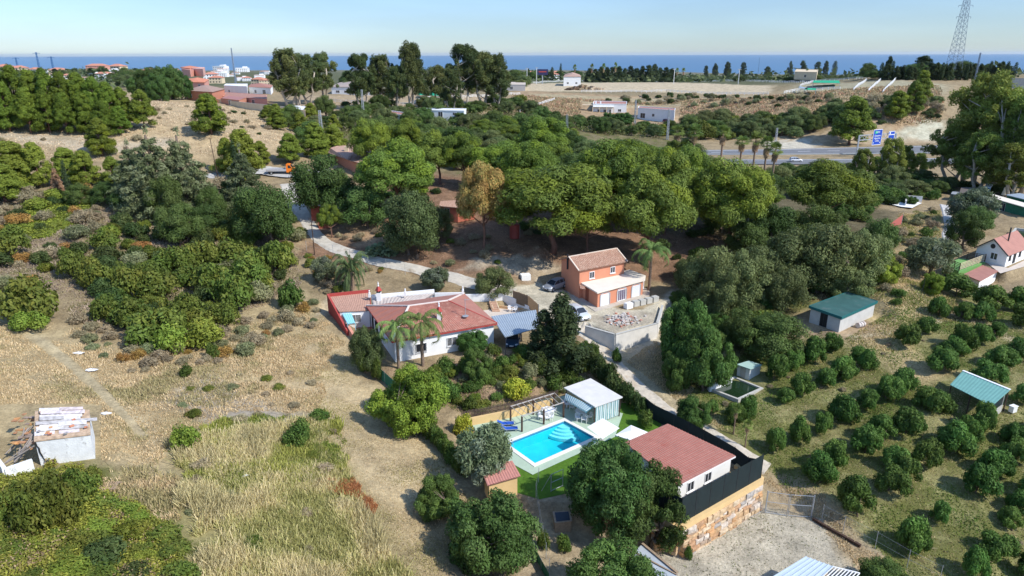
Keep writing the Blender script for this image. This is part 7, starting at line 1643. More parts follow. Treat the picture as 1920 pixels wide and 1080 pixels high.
# --- foreground trees
L_([(1140,824,985,150,'leafy walnut tree, left half of the pair hiding the annex'), (1212,868,1015,140,'leafy walnut tree, right one of the pair against the stone wall'), (921,902,1055,168,'big round glossy tree at the bottom centre below the tiled hut')], 'walnut_tree', '')
L_([(822,888,965,84,'straggly fig tree on the field edge left of the olive'), (1150,1018,1150,165,'dense fig tree cut by the bottom edge beside the low shed'), (1660,1052,1120,110,'leafy fig tree at the bottom edge right of the metal shed')], 'fig_tree', '')
L_([(908,790,905,112,'grey green olive tree left of the pool')], 'olive_tree', '')
L_([(768,682,800,130,'lime green pepper tree below the white house')], 'pepper_tree', '')
L_([(1050,548,690,104,'dark dense conifer between the carport and the driveway'),(1022,575,682,74,'lower dark conifer leaning against the big one by the carport')], 'dark_conifer', '')
T('feather_palm', 793, 566, 686, 110, 'feathery palm in front of the barred windows, right one', 'palm', 'palms before the white house'); T('feather_palm', 748, 580, 692, 95, 'feathery palm at the left corner of the white house', 'palm', 'palms before the white house')
T('feather_palm', 1217, 440, 545, 88, 'feathery palm behind the orange house', 'palm'); T('date_palm', 660, 468, 543, 66, 'short date palm between the driveway and the white house', 'palm')
for i, (u, vt, vb, w_) in enumerate(((1266,232,300,38),(1298,229,312,38),(1350,231,316,38),(1386,252,320,38),(1410,243,332,38),(1430,250,345,38),(1446,262,350,38))):
    T('fan_palm', u, vt, vb, w_, 'fan palm with brown skirt, %s of the row beside the highway' % ('leftmost', 'second from the left', 'third from the left', 'fourth from the left', 'fifth from the left', 'sixth from the left', 'rightmost')[i], 'palm', 'fan palms by the highway')
L_([(690,612,695,62,'silvery flowering shrub tree at the patio left of the white house'), (925,500,556,72,'round grey leaved tree over the courtyard wall')], 'grey_oak', '')
L_([(683,655,700,30), (706,665,712,24)], 'green_shrub', 'green bush on the stone edge left of the white house', 'bush', 'bushes by the patio')
L_([(895,650,712,52,'light green shrub tree below the garden arch'), (888,618,660,58,'citrus tree in front of the right end of the white house')], 'fig_tree', '')
L_([(835,700,750,60,'clipped green hedge mound beside the pepper tree')], 'green_shrub', '', 'hedge')
L_([(970,698,750,62,'light green bush on the garden slope above the picket fence'), (870,770,818,44,'yellow green bush behind the sun loungers')], 'yellow_shrub', '', 'bush')
L_([(940,660,690,36),(985,640,672,40),(1015,662,700,36),(1035,690,730,44),(1062,678,715,46),(1000,640,665,30),(905,690,722,36),(1085,700,735,36),(880,740,768,34),(1050,655,690,40),(925,640,668,32)], 'green_shrub', 'green flowering bush on the garden slope', 'bush', 'bushes on the garden slope')
L_([(1120,652,705,38),(1138,668,722,40),(1152,690,745,40),(1170,706,752,36),(1185,722,764,34),(1200,735,775,32),(1108,645,690,34)], 'dark_shrub', 'dark bush of the hedge along the dirt track', 'hedge bush', 'hedge along the dirt track')
L_([(1208,762,800,34,'rounded bush on the lawn by the screened fence'), (1113,638,668,22,'small bush under the terrace retaining wall, left'), (1155,650,680,20,'small bush at the corner of the retaining wall')], 'green_shrub', '', 'bush')
for k in range(12):
    f = k/11; u = 790+(865-790)*f; v = 790+(880-790)*f; T('green_shrub', u+3, v-28, v+12, 30, 'creeper covered bush of the green hedge along the field', 'hedge bush', 'hedge along the field')
# --- trees right of the terrace
L_([(1285,548,700,110,'tall bright green fig tree right of the retaining wall'), (1255,600,660,40,'small leafy tree hugging the end of the retaining wall'), (1320,600,730,100,'broad fig tree above the pond'), (1268,655,730,60,'low leafy tree on the bank above the dirt track'), (1300,738,800,58,'round leafy bush tree on the orchard edge')], 'fig_tree', '')
L_([(1440,585,668,135,'wide dark bamboo like thicket left of the concrete store'), (1390,575,650,80,'dark leafy tree beside the tall fig trees')], 'broadleaf_tree', '')
L_([(1330,462,575,100),(1385,468,580,110),(1425,462,560,110),(1480,425,545,120),(1550,418,540,130),(1610,430,530,100),(1590,500,570,80),(1470,500,585,80),(1350,500,600,90),(1300,480,560,70)], 'grey_oak', 'grey green oak in the wood right of the orange house', 'tree', 'oaks right of the orange house')
L_([(1640,410,500,80),(1520,380,470,90),(1440,380,470,90),(1400,410,480,80)], 'broadleaf_tree', 'dark green tree in the wood right of the orange house', 'tree', 'dark trees right of the orange house')
L_([(1742,440,522,92,'broad olive tree on the bank left of the deck'), (1822,352,420,85,'rounded grey green tree below the garden sheds')], 'olive_tree', '')
L_([(1745,510,552,38,'bright green young tree beside the dry track'), (1650,470,530,60,'light green tree at the edge of the dry strip')], 'pepper_tree', '')
L_([(1803,398,468,62,'dark round tree behind the gabled house, left one'), (1826,385,436,54,'dark round tree behind the gabled house, right one'), (1535,500,552,40,'small dark tree above the concrete store')], 'broadleaf_tree', '')
L_([(1792,508,556,66),(1865,532,585,70),(1908,528,580,56),(1760,550,590,40),(1915,560,610,50),(1840,560,600,46),(1800,562,600,40)], 'avocado_tree', 'leafy orchard tree between the dry track and the gabled house', 'orchard tree', 'orchard trees near the gabled house')
# --- orchard
ORCH = """1528,624,676,50;1562,620,655,34;1485,650,688,38;1450,655,710,45;1508,690,737,46;1545,683,718,40;1582,660,703,52;1622,643,690,48;1705,600,645,50;1742,588,620,45;1762,640,690,60;1790,628,660,50;1808,602,652,45;1835,600,640,45;1862,600,628,38;1878,640,680,60;1905,630,670,50;1845,667,712,55;1660,695,745,55;1697,680,730,52;1622,720,762,42;1578,730,785,55;1755,720,768,65;1697,753,808,62;1657,775,825,55;1622,790,845,60;1497,770,825,45;1538,765,808,35;1450,795,845,42;1465,722,752,36;1837,740,805,50;1790,778,840,70;1818,775,825,45;1738,812,870,58;1693,833,880,62;1568,815,870,50;1537,843,900,60;1667,862,918,60;1702,850,898,50;1607,890,965,72;1830,858,922,65;1870,835,885,62;1900,812,855,55;1908,915,960,50;1897,950,992,48;1757,930,973,38;1713,957,1027,60;1858,987,1040,65;1823,1015,1078,50;1905,712,750,42;1900,785,825,50;1380,750,790,38;1400,735,780,40;1335,745,770,30;1915,1020,1070,50;1945,870,930,60;1950,760,810,55"""
rows = [tuple(float(q) for q in s.split(',')) for s in ORCH.split(';')]
for i, (u, vt, vb, w_) in enumerate(rows): T('avocado_tree', u, vt, vb+3, w_*.91, 'dark green avocado tree of the orchard rows', 'orchard tree', 'avocado trees in orchard rows')
# young papaya-like saplings by the track
for u, vt, vb, lab in ((1375, 755, 815, 'slender sapling with tufted top near the pond, left one'), (1397, 785, 838, 'slender sapling with tufted top by the fence corner')): T('fan_palm', u, vt, vb, 24, lab, 'sapling')
# --- pines of the middle wood
L_([(1035,296,472,215),(1215,312,500,150),(1140,262,430,150),(1245,278,440,120),(1365,292,465,150),(745,262,400,150),(1100,362,480,90),(870,248,350,90),(935,262,360,110),(825,246,345,90),(1020,216,310,100),(1180,262,360,110),(700,222,320,80),(760,225,320,80),(1290,270,420,90),(990,265,380,110),(1080,300,420,120)], 'stone_pine', 'bright green umbrella pine of the wood behind the orange house', 'pine', 'umbrella pines of the middle wood')
T('stone_pine', 1545, 300, 430, 150, 'broad yellow green pine standing before the highway sign', 'pine'); T('stone_pine', 622, 382, 445, 46, 'small lime green pine by the brick barbecue', 'pine')
T('drying_pine', 908, 306, 470, 92, 'half dried orange brown pine above the cut bank', 'pine')
L_([(612,288,405,104,'large dark oak above the driveway bend'),(505,342,462,110,'large dark tree on the left side of the driveway'),(685,345,425,96,'dark round oak between the barbecue and the wood'),(385,385,440,80,'dark silver tinged tree right of the dry gully')], 'broadleaf_tree', '')
L_([(775,355,480,115,'grey green oak with thin crown above the cactus'),(820,390,450,60,'small dark oak left of the red brown hut')], 'grey_oak', '')
p = G(717, 478); plant('prickly_pear', p, 2.3, 5.6, 'prickly pear cactus clump on the driveway verge', 'cactus'); USED.append((p.x, p.y, 4))
T('agave', 652, 520, 542, 22, 'blue grey agave below the date palm', 'agave'); T('green_shrub', 546, 522, 578, 54, 'solitary round green bush left of the white house', 'bush')
L_([(300,236,405,125,'tall ragged cedar left of the leaning pole'),(355,238,402,115,'tall ragged cedar, the right one of the cedar group'),(258,262,385,95,'ragged cedar at the left of the cedar group'),(462,268,392,86,'dark ragged cedar beside the lane bend')], 'cedar', '')
T('dead_conifer', 112, 305, 372, 26, 'small dead red brown conifer among the lime pines', 'conifer'); T('cypress', 133, 298, 382, 11, 'thin green cypress beside the dead conifer', 'cypress'); T('cypress', 446, 262, 345, 12, 'thin dark cypress at the lane beside the cedar', 'cypress')
# --- left hill pines
hp = [(8,122,232,62),(40,118,236,66),(72,126,236,62),(100,124,238,60),(130,130,240,60),(160,132,240,60),(188,140,242,58),(212,150,244,55),(235,160,240,50),(20,150,246,56),(60,160,250,56),(95,165,250,52),(128,170,252,52),(165,172,252,52),(200,185,256,50),(-30,120,240,64),(-70,125,246,64),(-20,160,250,60),(228,196,252,40)]
L_(hp, 'hill_pine', 'dark green pine of the dense row on the left hill', 'pine', 'pines in a row on the left hill')
L_([(272,166,240,58,'lone bright pine right of the hill pine row'),(397,174,252,72,'lone conical pine on the bare hill below the orange villa'),(192,218,292,58,'small conical pine at the foot of the hill pine row')], 'aleppo_pine', '', 'pine')
L_([(30,258,352,95),(75,262,350,70),(130,272,345,70),(165,278,350,62),(-20,262,360,90),(215,290,350,55),(460,236,340,82),(430,255,330,60),(545,246,305,55),(592,226,296,62),(628,230,292,60),(490,262,308,44),(10,300,380,80)], 'lime_pine', 'lime green pine in the belt beside the lane', 'pine', 'lime green pines along the lane')
L_([(320,332,420,70),(345,380,460,80),(400,350,420,50),(200,340,385,50),(150,345,385,46),(440,330,380,40),(240,352,395,50)], 'broadleaf_tree', 'dark tree of the thicket left of the driveway', 'tree', 'dark trees left of the driveway')
# --- eucalyptus
L_([(545,86,200,66),(578,100,196,62),(610,98,192,58),(680,96,206,56),(718,98,204,56),(772,78,205,62),(822,122,200,52),(872,78,200,66),(905,92,198,72),(932,100,204,50),(846,128,214,46),(560,120,200,50),(745,120,205,44)], 'eucalyptus', 'tall eucalyptus with pale trunk on the skyline', 'tree', 'eucalyptus trees on the skyline')
L_([(1815,128,345,120),(1862,150,352,125),(1905,168,362,110),(1780,215,345,90),(1940,150,370,110),(1830,240,360,90),(1890,262,372,90)], 'green_eucalyptus', 'huge eucalyptus of the group at the right edge', 'tree', 'big eucalyptus group at the right edge')
L_([(1612,274,345,42),(1662,256,345,48),(1688,268,340,36),(1718,285,335,30),(1640,290,340,36)], 'green_eucalyptus', 'young feathery tree in front of the highway', 'tree', 'young trees in front of the highway')
# --- right slope
L_([(1592,178,272,84),(1708,150,212,54),(1680,168,222,56),(1725,130,190,40)], 'aleppo_pine', 'pine on the slope behind the highway', 'pine', 'pines on the slope behind the highway')
scatter([(1300,262),(1470,258),(1560,262),(1660,262),(1660,235),(1560,215),(1470,225),(1380,228),(1290,236)], 46, [('grey_oak', 2), ('broadleaf_tree', 2), ('lentisk_shrub', 1)], (6, 13), (.55, .75), 'bushy tree on the cutting above the highway', 'tree', 'bushy trees on the cutting', .55, 3, m=.3)
scatter([(1660,262),(1760,235),(1760,190),(1640,190),(1560,200),(1600,240)], 44, [('grey_oak', 1), ('dark_shrub', 2), ('dry_shrub', 2)], (3, 8), (.5, .7), 'scrub bush on the dry slope', 'bush', 'scrub on the dry slope', .7, 4)
scatter([(1300,200),(1560,205),(1560,185),(1440,182),(1250,180),(1050,190),(1100,200)], 64, [('dark_shrub', 2), ('grey_shrub', 1), ('dry_shrub', 2)], (2.5, 6), (.5, .7), 'low bush below the sand arena', 'bush', 'low bushes below the arena', .9, 5)
# --- cypress ridge and skyline rows
for i in range(34):
    u = 1648+i*7.6+random.uniform(-2, 2)
    if u > 1905: break
    vb = 148+random.uniform(-2, 3); vt = 118+random.uniform(-7, 7); T('cypress' if i % 3 == 0 else 'dark_conifer', u, vt, vb, (9 if i % 3 == 0 else 20), 'slim dark cypress of the row on the right ridge' if i % 3 == 0 else 'dark conifer of the row on the right ridge', 'cypress' if i % 3 == 0 else 'conifer', 'slim cypresses on the right ridge' if i % 3 == 0 else 'dark conifers on the right ridge', None, False)
L_([(1502,102,148,27),(1530,103,146,20),(1546,104,146,16),(1480,112,142,14),(1392,114,150,20),(1362,115,149,20),(1340,118,148,16),(1322,121,149,15),(1437,124,150,22),(1664,104,146,22),(1875,112,150,16)], 'dark_conifer', 'dark conifer standing out against the sea', 'conifer', 'dark conifers against the sea', False)
L_([(1563,101,144,10),(1035,125,152,8),(1051,118,152,6),(1885,114,150,8)], 'cypress', 'pointed cypress standing out against the sea', 'cypress', 'pointed cypresses against the sea', False)
for i in range(15): u = 1105+i*11; T('dark_conifer', u, 124+random.uniform(-5, 4), 154, 24, 'dark conifer of the hedge row behind the sand arena', 'conifer', 'hedge row behind the sand arena', None, False)
for u, vt in ((1077,119),(1109,118),(1131,117),(1153,115),(1268,126),(1280,126)): T('fan_palm', u, vt, 156, 10, 'thin palm against the sea beyond the arena', 'palm', 'thin palms against the sea', None, False)
scatter([(1460,152),(1500,148),(1660,142),(1800,142),(1800,150),(1660,152),(1520,160)], 30, [('broadleaf_tree', 1)], (7, 12), (.4, .6), 'round green tree on the right ridge', 'tree', 'round trees on the right ridge', .6, 6, False)
scatter([(1250,150),(1480,150),(1480,154),(1250,154)], 18, [('broadleaf_tree', 1)], (7, 12), (.35, .5), 'low green bush behind the arena', 'bush', 'low bushes behind the arena', .6, 7, False)
# --- fills
scatter([(560,265),(760,250),(960,240),(1180,262),(1290,285),(1300,330),(1440,345),(1440,440),(1300,440),(1150,400),(960,380),(900,330),(760,340),(660,380),(580,330)], 74, [('broadleaf_tree', 3, 'dark broadleaf tree filling the middle wood'), ('grey_oak', 2, 'grey green oak filling the middle wood'), ('stone_pine', 2, 'low umbrella pine filling the middle wood')], (6, 11), (.6, .85), '', 'tree', 'trees of the middle wood', .62, 8, m=.3)
scatter([(560,235),(700,205),(980,205),(1090,225),(1280,240),(1290,275),(1100,268),(900,255),(700,245)], 80, [('broadleaf_tree', 3), ('grey_oak', 2), ('walnut_tree', 1)], (5, 10), (.5, .8), 'green tree in the valley behind the wood', 'tree', 'trees in the valley behind the wood', .6, 9, m=.3)
scatter([(1440,330),(1620,330),(1780,335),(1780,375),(1640,375),(1600,400),(1500,370),(1440,370)], 34, [('broadleaf_tree', 2), ('grey_oak', 2), ('fig_tree', 1)], (4, 8), (.5, .8), 'leafy tree between the highway and the gardens', 'tree', 'leafy trees before the highway', .62, 10, m=.3)
scatter([(1640,340),(1930,345),(1930,380),(1760,372),(1640,365)], 16, [('broadleaf_tree', 1), ('fig_tree', 1)], (3, 6), (.4, .6), 'dark undergrowth tree below the big eucalyptus', 'tree', 'undergrowth below the eucalyptus', .7, 11)
scatter([(1290,520),(1440,540),(1500,560),(1440,620),(1360,680),(1290,700),(1240,660)], 22, [('fig_tree', 2), ('lentisk_shrub', 1), ('grey_oak', 1)], (3, 6), (.6, .8), 'leafy tree on the bank above the pond', 'tree', 'leafy trees on the bank above the pond', .6, 12)
scatter([(1640,470),(1700,400),(1770,390),(1760,470),(1700,520),(1640,540)], 34, [('grey_shrub', 2), ('green_shrub', 1), ('dry_shrub', 2)], (1.2, 2.8), (.5, .8), 'small bush on the dry strip between the gardens', 'bush', 'small bushes on the dry strip', .8, 13)
scatter([(1420,560),(1520,540),(1690,540),(1680,600),(1660,560),(1500,590),(1440,640)], 20, [('grey_shrub', 1), ('green_shrub', 2), ('dry_shrub', 1)], (1.2, 3), (.5, .8), 'small bush around the concrete store', 'bush', 'small bushes around the concrete store', .9, 14)
scatter([(600,440),(700,470),(860,510),(960,500),(1060,480),(1050,430),(900,400),(640,410)], 34, [('dry_shrub', 3), ('lentisk_shrub', 1), ('grey_shrub', 1)], (1, 2.6), (.4, .7), 'dry bush on the red slope above the driveway', 'bush', 'dry bushes on the red slope', .8, 15)
scatter([(575,480),(700,500),(870,545),(700,545),(610,550),(580,520)], 30, [('lentisk_shrub', 1), ('dry_shrub', 2), ('rusty_shrub', 1)], (1, 3.0), (.5, .75), 'scrub bush between the driveway and the white house', 'bush', 'scrub below the driveway', .8, 16)
L_([(820,500,545,56,'thin olive between the driveway and the white parapet'),(610,482,530,44,'brownish olive left of the date palm')], 'olive_tree', '')
# left scrub
big = [(60,498,600,112),(20,415,480,72),(245,485,560,66),(180,470,540,60),(140,455,520,60),(300,490,560,80),(250,545,610,90),(200,545,600,60),(345,540,612,90),(300,560,640,110),(400,480,550,80),(440,500,580,80),(470,455,540,80),(520,440,510,70),(440,440,500,70),(380,440,500,70),(490,500,550,60),(420,560,610,70),(330,450,510,66)]
L_(big, 'lentisk_shrub', 'large rounded shrub of the thicket in the left middle ground', 'shrub', 'large shrubs of the left thicket')
scatter([(170,440),(300,410),(560,410),(570,470),(520,540),(480,590),(350,640),(270,620),(180,570),(150,500)], 80, [('lentisk_shrub', 4, 'green rounded shrub of the left thicket'), ('dark_shrub', 3, 'dark green shrub of the left thicket'), ('lime_shrub', 1, 'lime green shrub of the left thicket'), ('grey_shrub', 1, 'grey green shrub of the left thicket'), ('rusty_shrub', .6, 'rust tinged shrub of the left thicket')], (2.2, 5.0), (.6, .85), '', 'shrub', 'shrubs of the left thicket', .62, 17)
scatter([(-60,360),(180,350),(420,345),(430,410),(300,410),(170,440),(140,500),(0,560),(-80,560)], 90, [('dark_shrub', 2, 'dark shrub on the grey scrub slope at the left'), ('lime_shrub', 1, 'lime green shrub on the grey scrub slope at the left'), ('dry_shrub', 3, 'dry grey shrub on the grey scrub slope at the left'), ('rusty_shrub', 1.4, 'rusty shrub on the grey scrub slope at the left'), ('grey_shrub', 1, 'olive grey shrub on the grey scrub slope at the left')], (1.6, 4.6), (.5, .75), '', 'shrub', 'shrubs on the grey scrub slope', .75, 18)
scatter([(120,600),(330,640),(480,600),(590,560),(610,600),(420,680),(250,700),(160,650)], 60, [('dry_shrub', 4, 'dry grey bush at the edge of the straw field'), ('rusty_shrub', 1, 'rusty bush at the edge of the straw field'), ('grey_shrub', 1, 'grey green bush at the edge of the straw field')], (1.0, 2.8), (.45, .7), '', 'bush', 'dry bushes at the field edge', .8, 19)
L_([(380,590,650,84,'lime green bramble spill beside the white board'),(320,600,660,70,'dark olive bramble mound left of the white board'),(60,575,620,66,'yellow green bush at the left end of the footpath'),(350,790,840,62,'brown green bush in the middle of the straw field')], 'lime_shrub', '', 'bush')
L_([(400,640,672,26),(350,680,706,26),(600,760,790,40),(560,780,830,60),(230,540,575,40)], 'green_shrub', 'small green bush in the straw field', 'bush', 'small green bushes in the straw field')
L_([(50,885,960,80),(95,872,965,80),(140,868,950,80),(160,880,925,50),(70,900,1000,90),(120,890,990,80),(20,910,980,60),(175,870,905,40)], 'lentisk_shrub', 'olive green shrub of the thicket below the ruined shed', 'shrub', 'thicket below the ruined shed')
scatter([(-100,1100),(-100,950),(60,960),(200,940),(300,1000),(370,1100)], 40, [('lentisk_shrub', 4, 'olive green shrub among the brambles at the bottom left'), ('lime_shrub', 2, 'yellow green shrub among the brambles at the bottom left'), ('dark_shrub', .3, 'dark shrub among the brambles at the bottom left')], (1.6, 3.4), (.3, .5), '', 'shrub', 'shrubs among the brambles', .6, 29)
# hill and road bank tufts
scatter([(0,300),(420,300),(560,240),(460,210),(250,200),(240,250),(0,262)], 40, [('dry_shrub', 3), ('dark_shrub', 1)], (1.2, 3), (.4, .6), 'small bush on the bare hill', 'bush', 'small bushes on the bare hill', 1.2, 20)
# fenced run and bottom centre
L_([(1058,995,1035,34,'green plant clump below the wooden hutch'),(1018,990,1030,24,'green plant inside the run left of the hutch'),(1290,1020,1048,16,'small weed at the foot of the stone wall corner')], 'green_shrub', '', 'plant')
scatter([(960,232),(1180,236),(1290,250),(1290,284),(1130,280),(960,262)], 46, [('broadleaf_tree', 2), ('fig_tree', 1), ('lime_pine', 1)], (5, 9), (.5, .8), 'leafy tree below the porch house', 'tree', 'leafy trees below the porch house', .5, 26, m=.2, pixel=True)
scatter([(1620,380),(1660,352),(1750,350),(1760,372),(1700,392)], 16, [('fig_tree', 2), ('green_shrub', 1)], (3, 5), (.5, .7), 'leafy tree around the white terrace', 'tree', 'leafy trees around the white terrace', .6, 27)
scatter([(360,700),(600,700),(640,860),(700,1000),(600,1070),(420,1070),(330,920),(320,800)], 40, [('dry_shrub', 2, 'dry tangle of weeds in the straw field'), ('grey_shrub', 1, 'greyish weed clump in the straw field'), ('lentisk_shrub', 1, 'olive green bush in the straw field')], (.8, 1.9), (.35, .55), '', 'bush', 'weed clumps of the straw field', 1.3, 28)
scatter([(770,700),(880,785),(1050,735),(1150,735),(1110,660),(1070,640),(1010,655),(870,665),(720,690)], 56, [('green_shrub', 2, 'leafy green bush filling the sloping garden'), ('lime_shrub', 1, 'lime green bush filling the sloping garden'), ('grey_shrub', 1, 'pale flowering bush filling the sloping garden'), ('lentisk_shrub', 1, 'olive bush filling the sloping garden')], (1.3, 2.9), (.55, .9), '', 'bush', 'bushes filling the sloping garden', .6, 41)
scatter([(1240,650),(1340,780),(1420,860),(1560,960),(1700,1060),(1950,1050),(1950,620),(1640,620),(1480,690)], 26, [('grey_shrub', 1), ('dry_shrub', 2)], (.5, 1.1), (.4, .7), 'small weed clump between the orchard rows', 'weed', 'weed clumps of the orchard', 1.2, 42, False)
scatter([(640,400),(860,400),(1000,440),(1060,480),(1300,500),(1440,440),(1300,400),(1000,400),(760,350),(660,370)], 44, [('dark_shrub', 3), ('green_shrub', 1)], (1.5, 3.5), (.5, .8), 'dark undergrowth bush beneath the umbrella pines', 'bush', 'undergrowth beneath the pines', .8, 43)
scatter([(1530,405),(1560,365),(1640,366),(1655,385),(1600,440)], 16, [('fig_tree', 2), ('broadleaf_tree', 1), ('green_shrub', 1)], (2.5, 5), (.5, .8), 'small leafy tree around the vegetable plot', 'tree', 'small trees around the vegetable plot', .7, 44)
# --- distance: valley town
def far_scatter(pix, n, kinds, wr, hr, label, group, seed): return scatter(pix, n, kinds, wr, hr, label, 'tree', group, .4, seed, False, .2, None, True)
far_scatter([(240,170),(520,165),(640,150),(640,133),(300,130),(120,130),(0,131),(0,150),(200,150)], 170, [('broadleaf_tree', 3), ('grey_oak', 1), ('dark_conifer', 1)], (7, 16), (.5, .85), 'distant tree among the houses of the coastal town', 'distant trees of the coastal town', 21)
far_scatter([(640,172),(980,166),(1000,150),(960,140),(640,142)], 50, [('broadleaf_tree', 3), ('grey_oak', 2)], (8, 16), (.5, .8), 'distant tree behind the eucalyptus', 'distant trees behind the eucalyptus', 22)
L_([(285,128,187,55),(318,125,187,60),(345,135,187,40),(260,145,180,36),(300,140,190,50)], 'walnut_tree', 'deep green tree group left of the pink villa', 'tree', 'deep green trees left of the villa')
scatter([(480,240),(560,250),(700,245),(700,215),(610,212),(560,222),(560,232),(480,222)], 12, [('broadleaf_tree', 1), ('lime_pine', 1)], (5, 8), (.7, 1.1), 'tree at the foot of the boundary wall', 'tree', 'trees at the foot of the boundary wall', .7, 23)
scatter([(540,195),(700,200),(780,205),(900,205),(980,200),(980,192),(890,196),(790,200),(600,196)], 40, [('broadleaf_tree', 2), ('lentisk_shrub', 2)], (4, 8), (.4, .7), 'leafy hedge tree below the horse paddock', 'tree', 'hedge trees below the horse paddock', .6, 24)
far_scatter([(960,152),(1480,150),(1900,146),(1900,140),(1480,141),(1000,141)], 60, [('broadleaf_tree', 2), ('dark_conifer', 1)], (10, 18), (.5, .8), 'distant tree beyond the sand arena', 'distant trees beyond the arena', 25)
# houses of the far town
def far_house(k, w_, d, h, hip, mw, mr):
    mb = MB(); mb.mi = 0; mb.box((0, 0, h/2-1), (w_, d, h+2)); mb.mi = 1
    if hip: r = min(w_, d)*.5; e = .6; b = [(-w_/2-e, -d/2-e, h), (w_/2+e, -d/2-e, h), (w_/2+e, d/2+e, h), (-w_/2-e, d/2+e, h)]; r0 = (-w_/2+d/2, 0, h+d*.22); r1 = (w_/2-d/2, 0, h+d*.22); mb.face([b[0], b[1], r1, r0]); mb.face([b[2], b[3], r0, r1]); mb.face([b[1], b[2], r1]); mb.face([b[3], b[0], r0]); mb.face(b[::-1])
    else: mb.box((0, 0, h+.3), (w_+.3, d+.3, .6)); mb.mi = 0; mb.box((w_*.2, 0, h+1.6), (w_*.35, d*.6, 2.4))
    mb.mi = 2
    for fl_ in range(max(1, int(h/3))):
        for i in range(int(w_/3.2)): x = -w_/2+1.8+i*3.2; z0 = .9+fl_*3; mb.face([(x-.6, -d/2-.03, z0), (x+.6, -d/2-.03, z0), (x+.6, -d/2-.03, z0+1.4), (x-.6, -d/2-.03, z0+1.4)])
    o = obj('town_house', mb, [mw, mr, m_glass], loc=(0, 0, 0)); return o
m_terr = mat('town_orange_tile', (.50, .22, .15), rough=.9); FHs = [far_house(0, 16, 11, 6, True, m_wall, m_terr), far_house(1, 22, 12, 6.5, False, m_wall, m_wall), far_house(2, 14, 10, 6, True, m_cream, m_terr), far_house(3, 30, 12, 6, True, m_wall, m_tilepale), far_house(4, 26, 14, 9, False, m_wall, m_terr), far_house(5, 34, 16, 12, True, m_pink, m_terr)]
fr_ = random.Random(31); first = set()
spots = [(fr_.uniform(0, 330), fr_.uniform(134, 156)) for _ in range(46)]+[(fr_.uniform(390, 530), fr_.uniform(131, 160)) for _ in range(24)]+[(fr_.uniform(960, 1060), fr_.uniform(138, 152)) for _ in range(8)]+[]
for i, (u, v) in enumerate(spots):
    k = fr_.choice((0, 1, 2, 3, 1, 4)); 
    if 120 < u < 190 and v < 141: k = 5
    o = FHs[k]; c = o if k not in first else o.copy()
    if k in first: COL.objects.link(c)
    first.add(k); p = G(u, v); c.location = p; c.rotation_euler = (0, 0, fr_.uniform(-.5, .5)); sc_ = fr_.uniform(13, 27)*(1.5 if k == 5 else 1)*depth(p)/FPX/(16, 22, 14, 30, 26, 34)[k]; c.scale = (sc_,)*3
    tag(c, {0: 'distant white house with orange hip roof in the coastal town', 1: 'distant white flat roofed house in the coastal town', 2: 'distant cream house with orange hip roof in the coastal town', 3: 'distant long white house with pale tiled roof in the coastal town', 4: 'distant tall white block in the coastal town', 5: 'distant pink apartment block near the sea'}[k], 'house', {0: 'white hip roofed town houses', 1: 'white flat roofed town houses', 2: 'cream town houses', 3: 'long white town houses', 4: 'tall white town blocks', 5: 'pink apartment blocks'}[k])
for k in range(6):
    if k not in first: bpy.data.objects.remove(FHs[k])
# port cranes
for u, v, h, lab in ((75, 134, 98, 'tall blue harbour crane on the left skyline'), (101, 134, 106, 'short white blue harbour tower right of the tall crane'), (35, 134, 108, 'small blue harbour crane at the far left')):
    d = ray(u, 134); t = 2600/d[1]; p = (d[0]*t, 2600., H(d[0]*t, 2600.)); hgt2 = hof(p, h); o = lattice('harbour_crane', lab, p, hgt2, 6, 3, ((.93, 12),), mat('crane_blue', (.06, .16, .34), rough=.6), th_=.5, nseg=6, cat='crane')
bb = G(1017, 157); bt = thing('billboard', 'dark round edged billboard on a pole behind the arena fence', 'sign', bb); h = hof(bb, 134); mb = MB(); mb.tube([bb, up(bb, h)], .5, 8); obj('pole', mb, m_galv, bt); mb = MB(); mb.box((bb.x, bb.y-.5, bb.z+h-.5), (10, 1, 5)); obj('panel', mb, mat('dark_blue_panel', (.03, .03, .09), rough=.4), bt)
mb = MB(); mb.box((bb.x, bb.y-1.05, bb.z+h-.2), (7, .1, 1.0)); obj('red_band', mb, m_red, bt)
for u, vt, vb in ((988,128,158),(1006,127,158),(1263,130,157),(1384,130,158)): 
    p = G(u, vb); t = thing('floodlight_mast', {988: 'white floodlight mast at the left corner of the arena', 1006: 'white floodlight mast beside the billboard', 1263: 'white floodlight mast in the middle of the far arena side', 1384: 'white floodlight mast at the right of the arena'}[u], 'floodlight', p, 'floodlight masts of the arena'); h = hof(p, vt); mb = MB(); mb.tube([p, up(p, h)], .22, 6); obj('mast', mb, m_frame, t); mb = MB(); mb.box((p.x, p.y, p.z+h), (2.6, .5, .5)); obj('lamp_bar', mb, m_galv, t)
# field net fence on the left side of the hedge
fz = [G(u, v) for u, v in ((700,700),(745,740),(785,790),(830,845),(862,885))]
screen('net_fence', 'green net fence under the hedge along the straw field', fz, 1.5, 3, m_netg, group=None)
run = [G(u, v) for u, v in ((1010,905),(1005,935),(1012,985),(1030,1080))]; screen('wire_fence', 'thin wire fence on the left side of the dirt run', run, 1.6, 2.4)
run = [G(u, v) for u, v in ((995,1000),(1000,1040),(1030,1095))]; screen('net_fence', 'dark net fence strip at the bottom edge left of the fig tree', run, 1.0, 2.2, m_netg)
dv_ = [G(u, v) for u, v in ((575,470),(625,478),(690,498),(760,515),(840,530))]; screen('wire_fence', 'grey wire fence on the lower side of the driveway', dv_, 1.7, 4)
ft_ = [G(u, v) for u, v in ((1540,978),(1580,1000),(1640,1030),(1700,1065),(1760,1095))]; screen('wire_fence', 'thin wire fence between the gravel yard and the orchard', ft_, 1.8, 3)
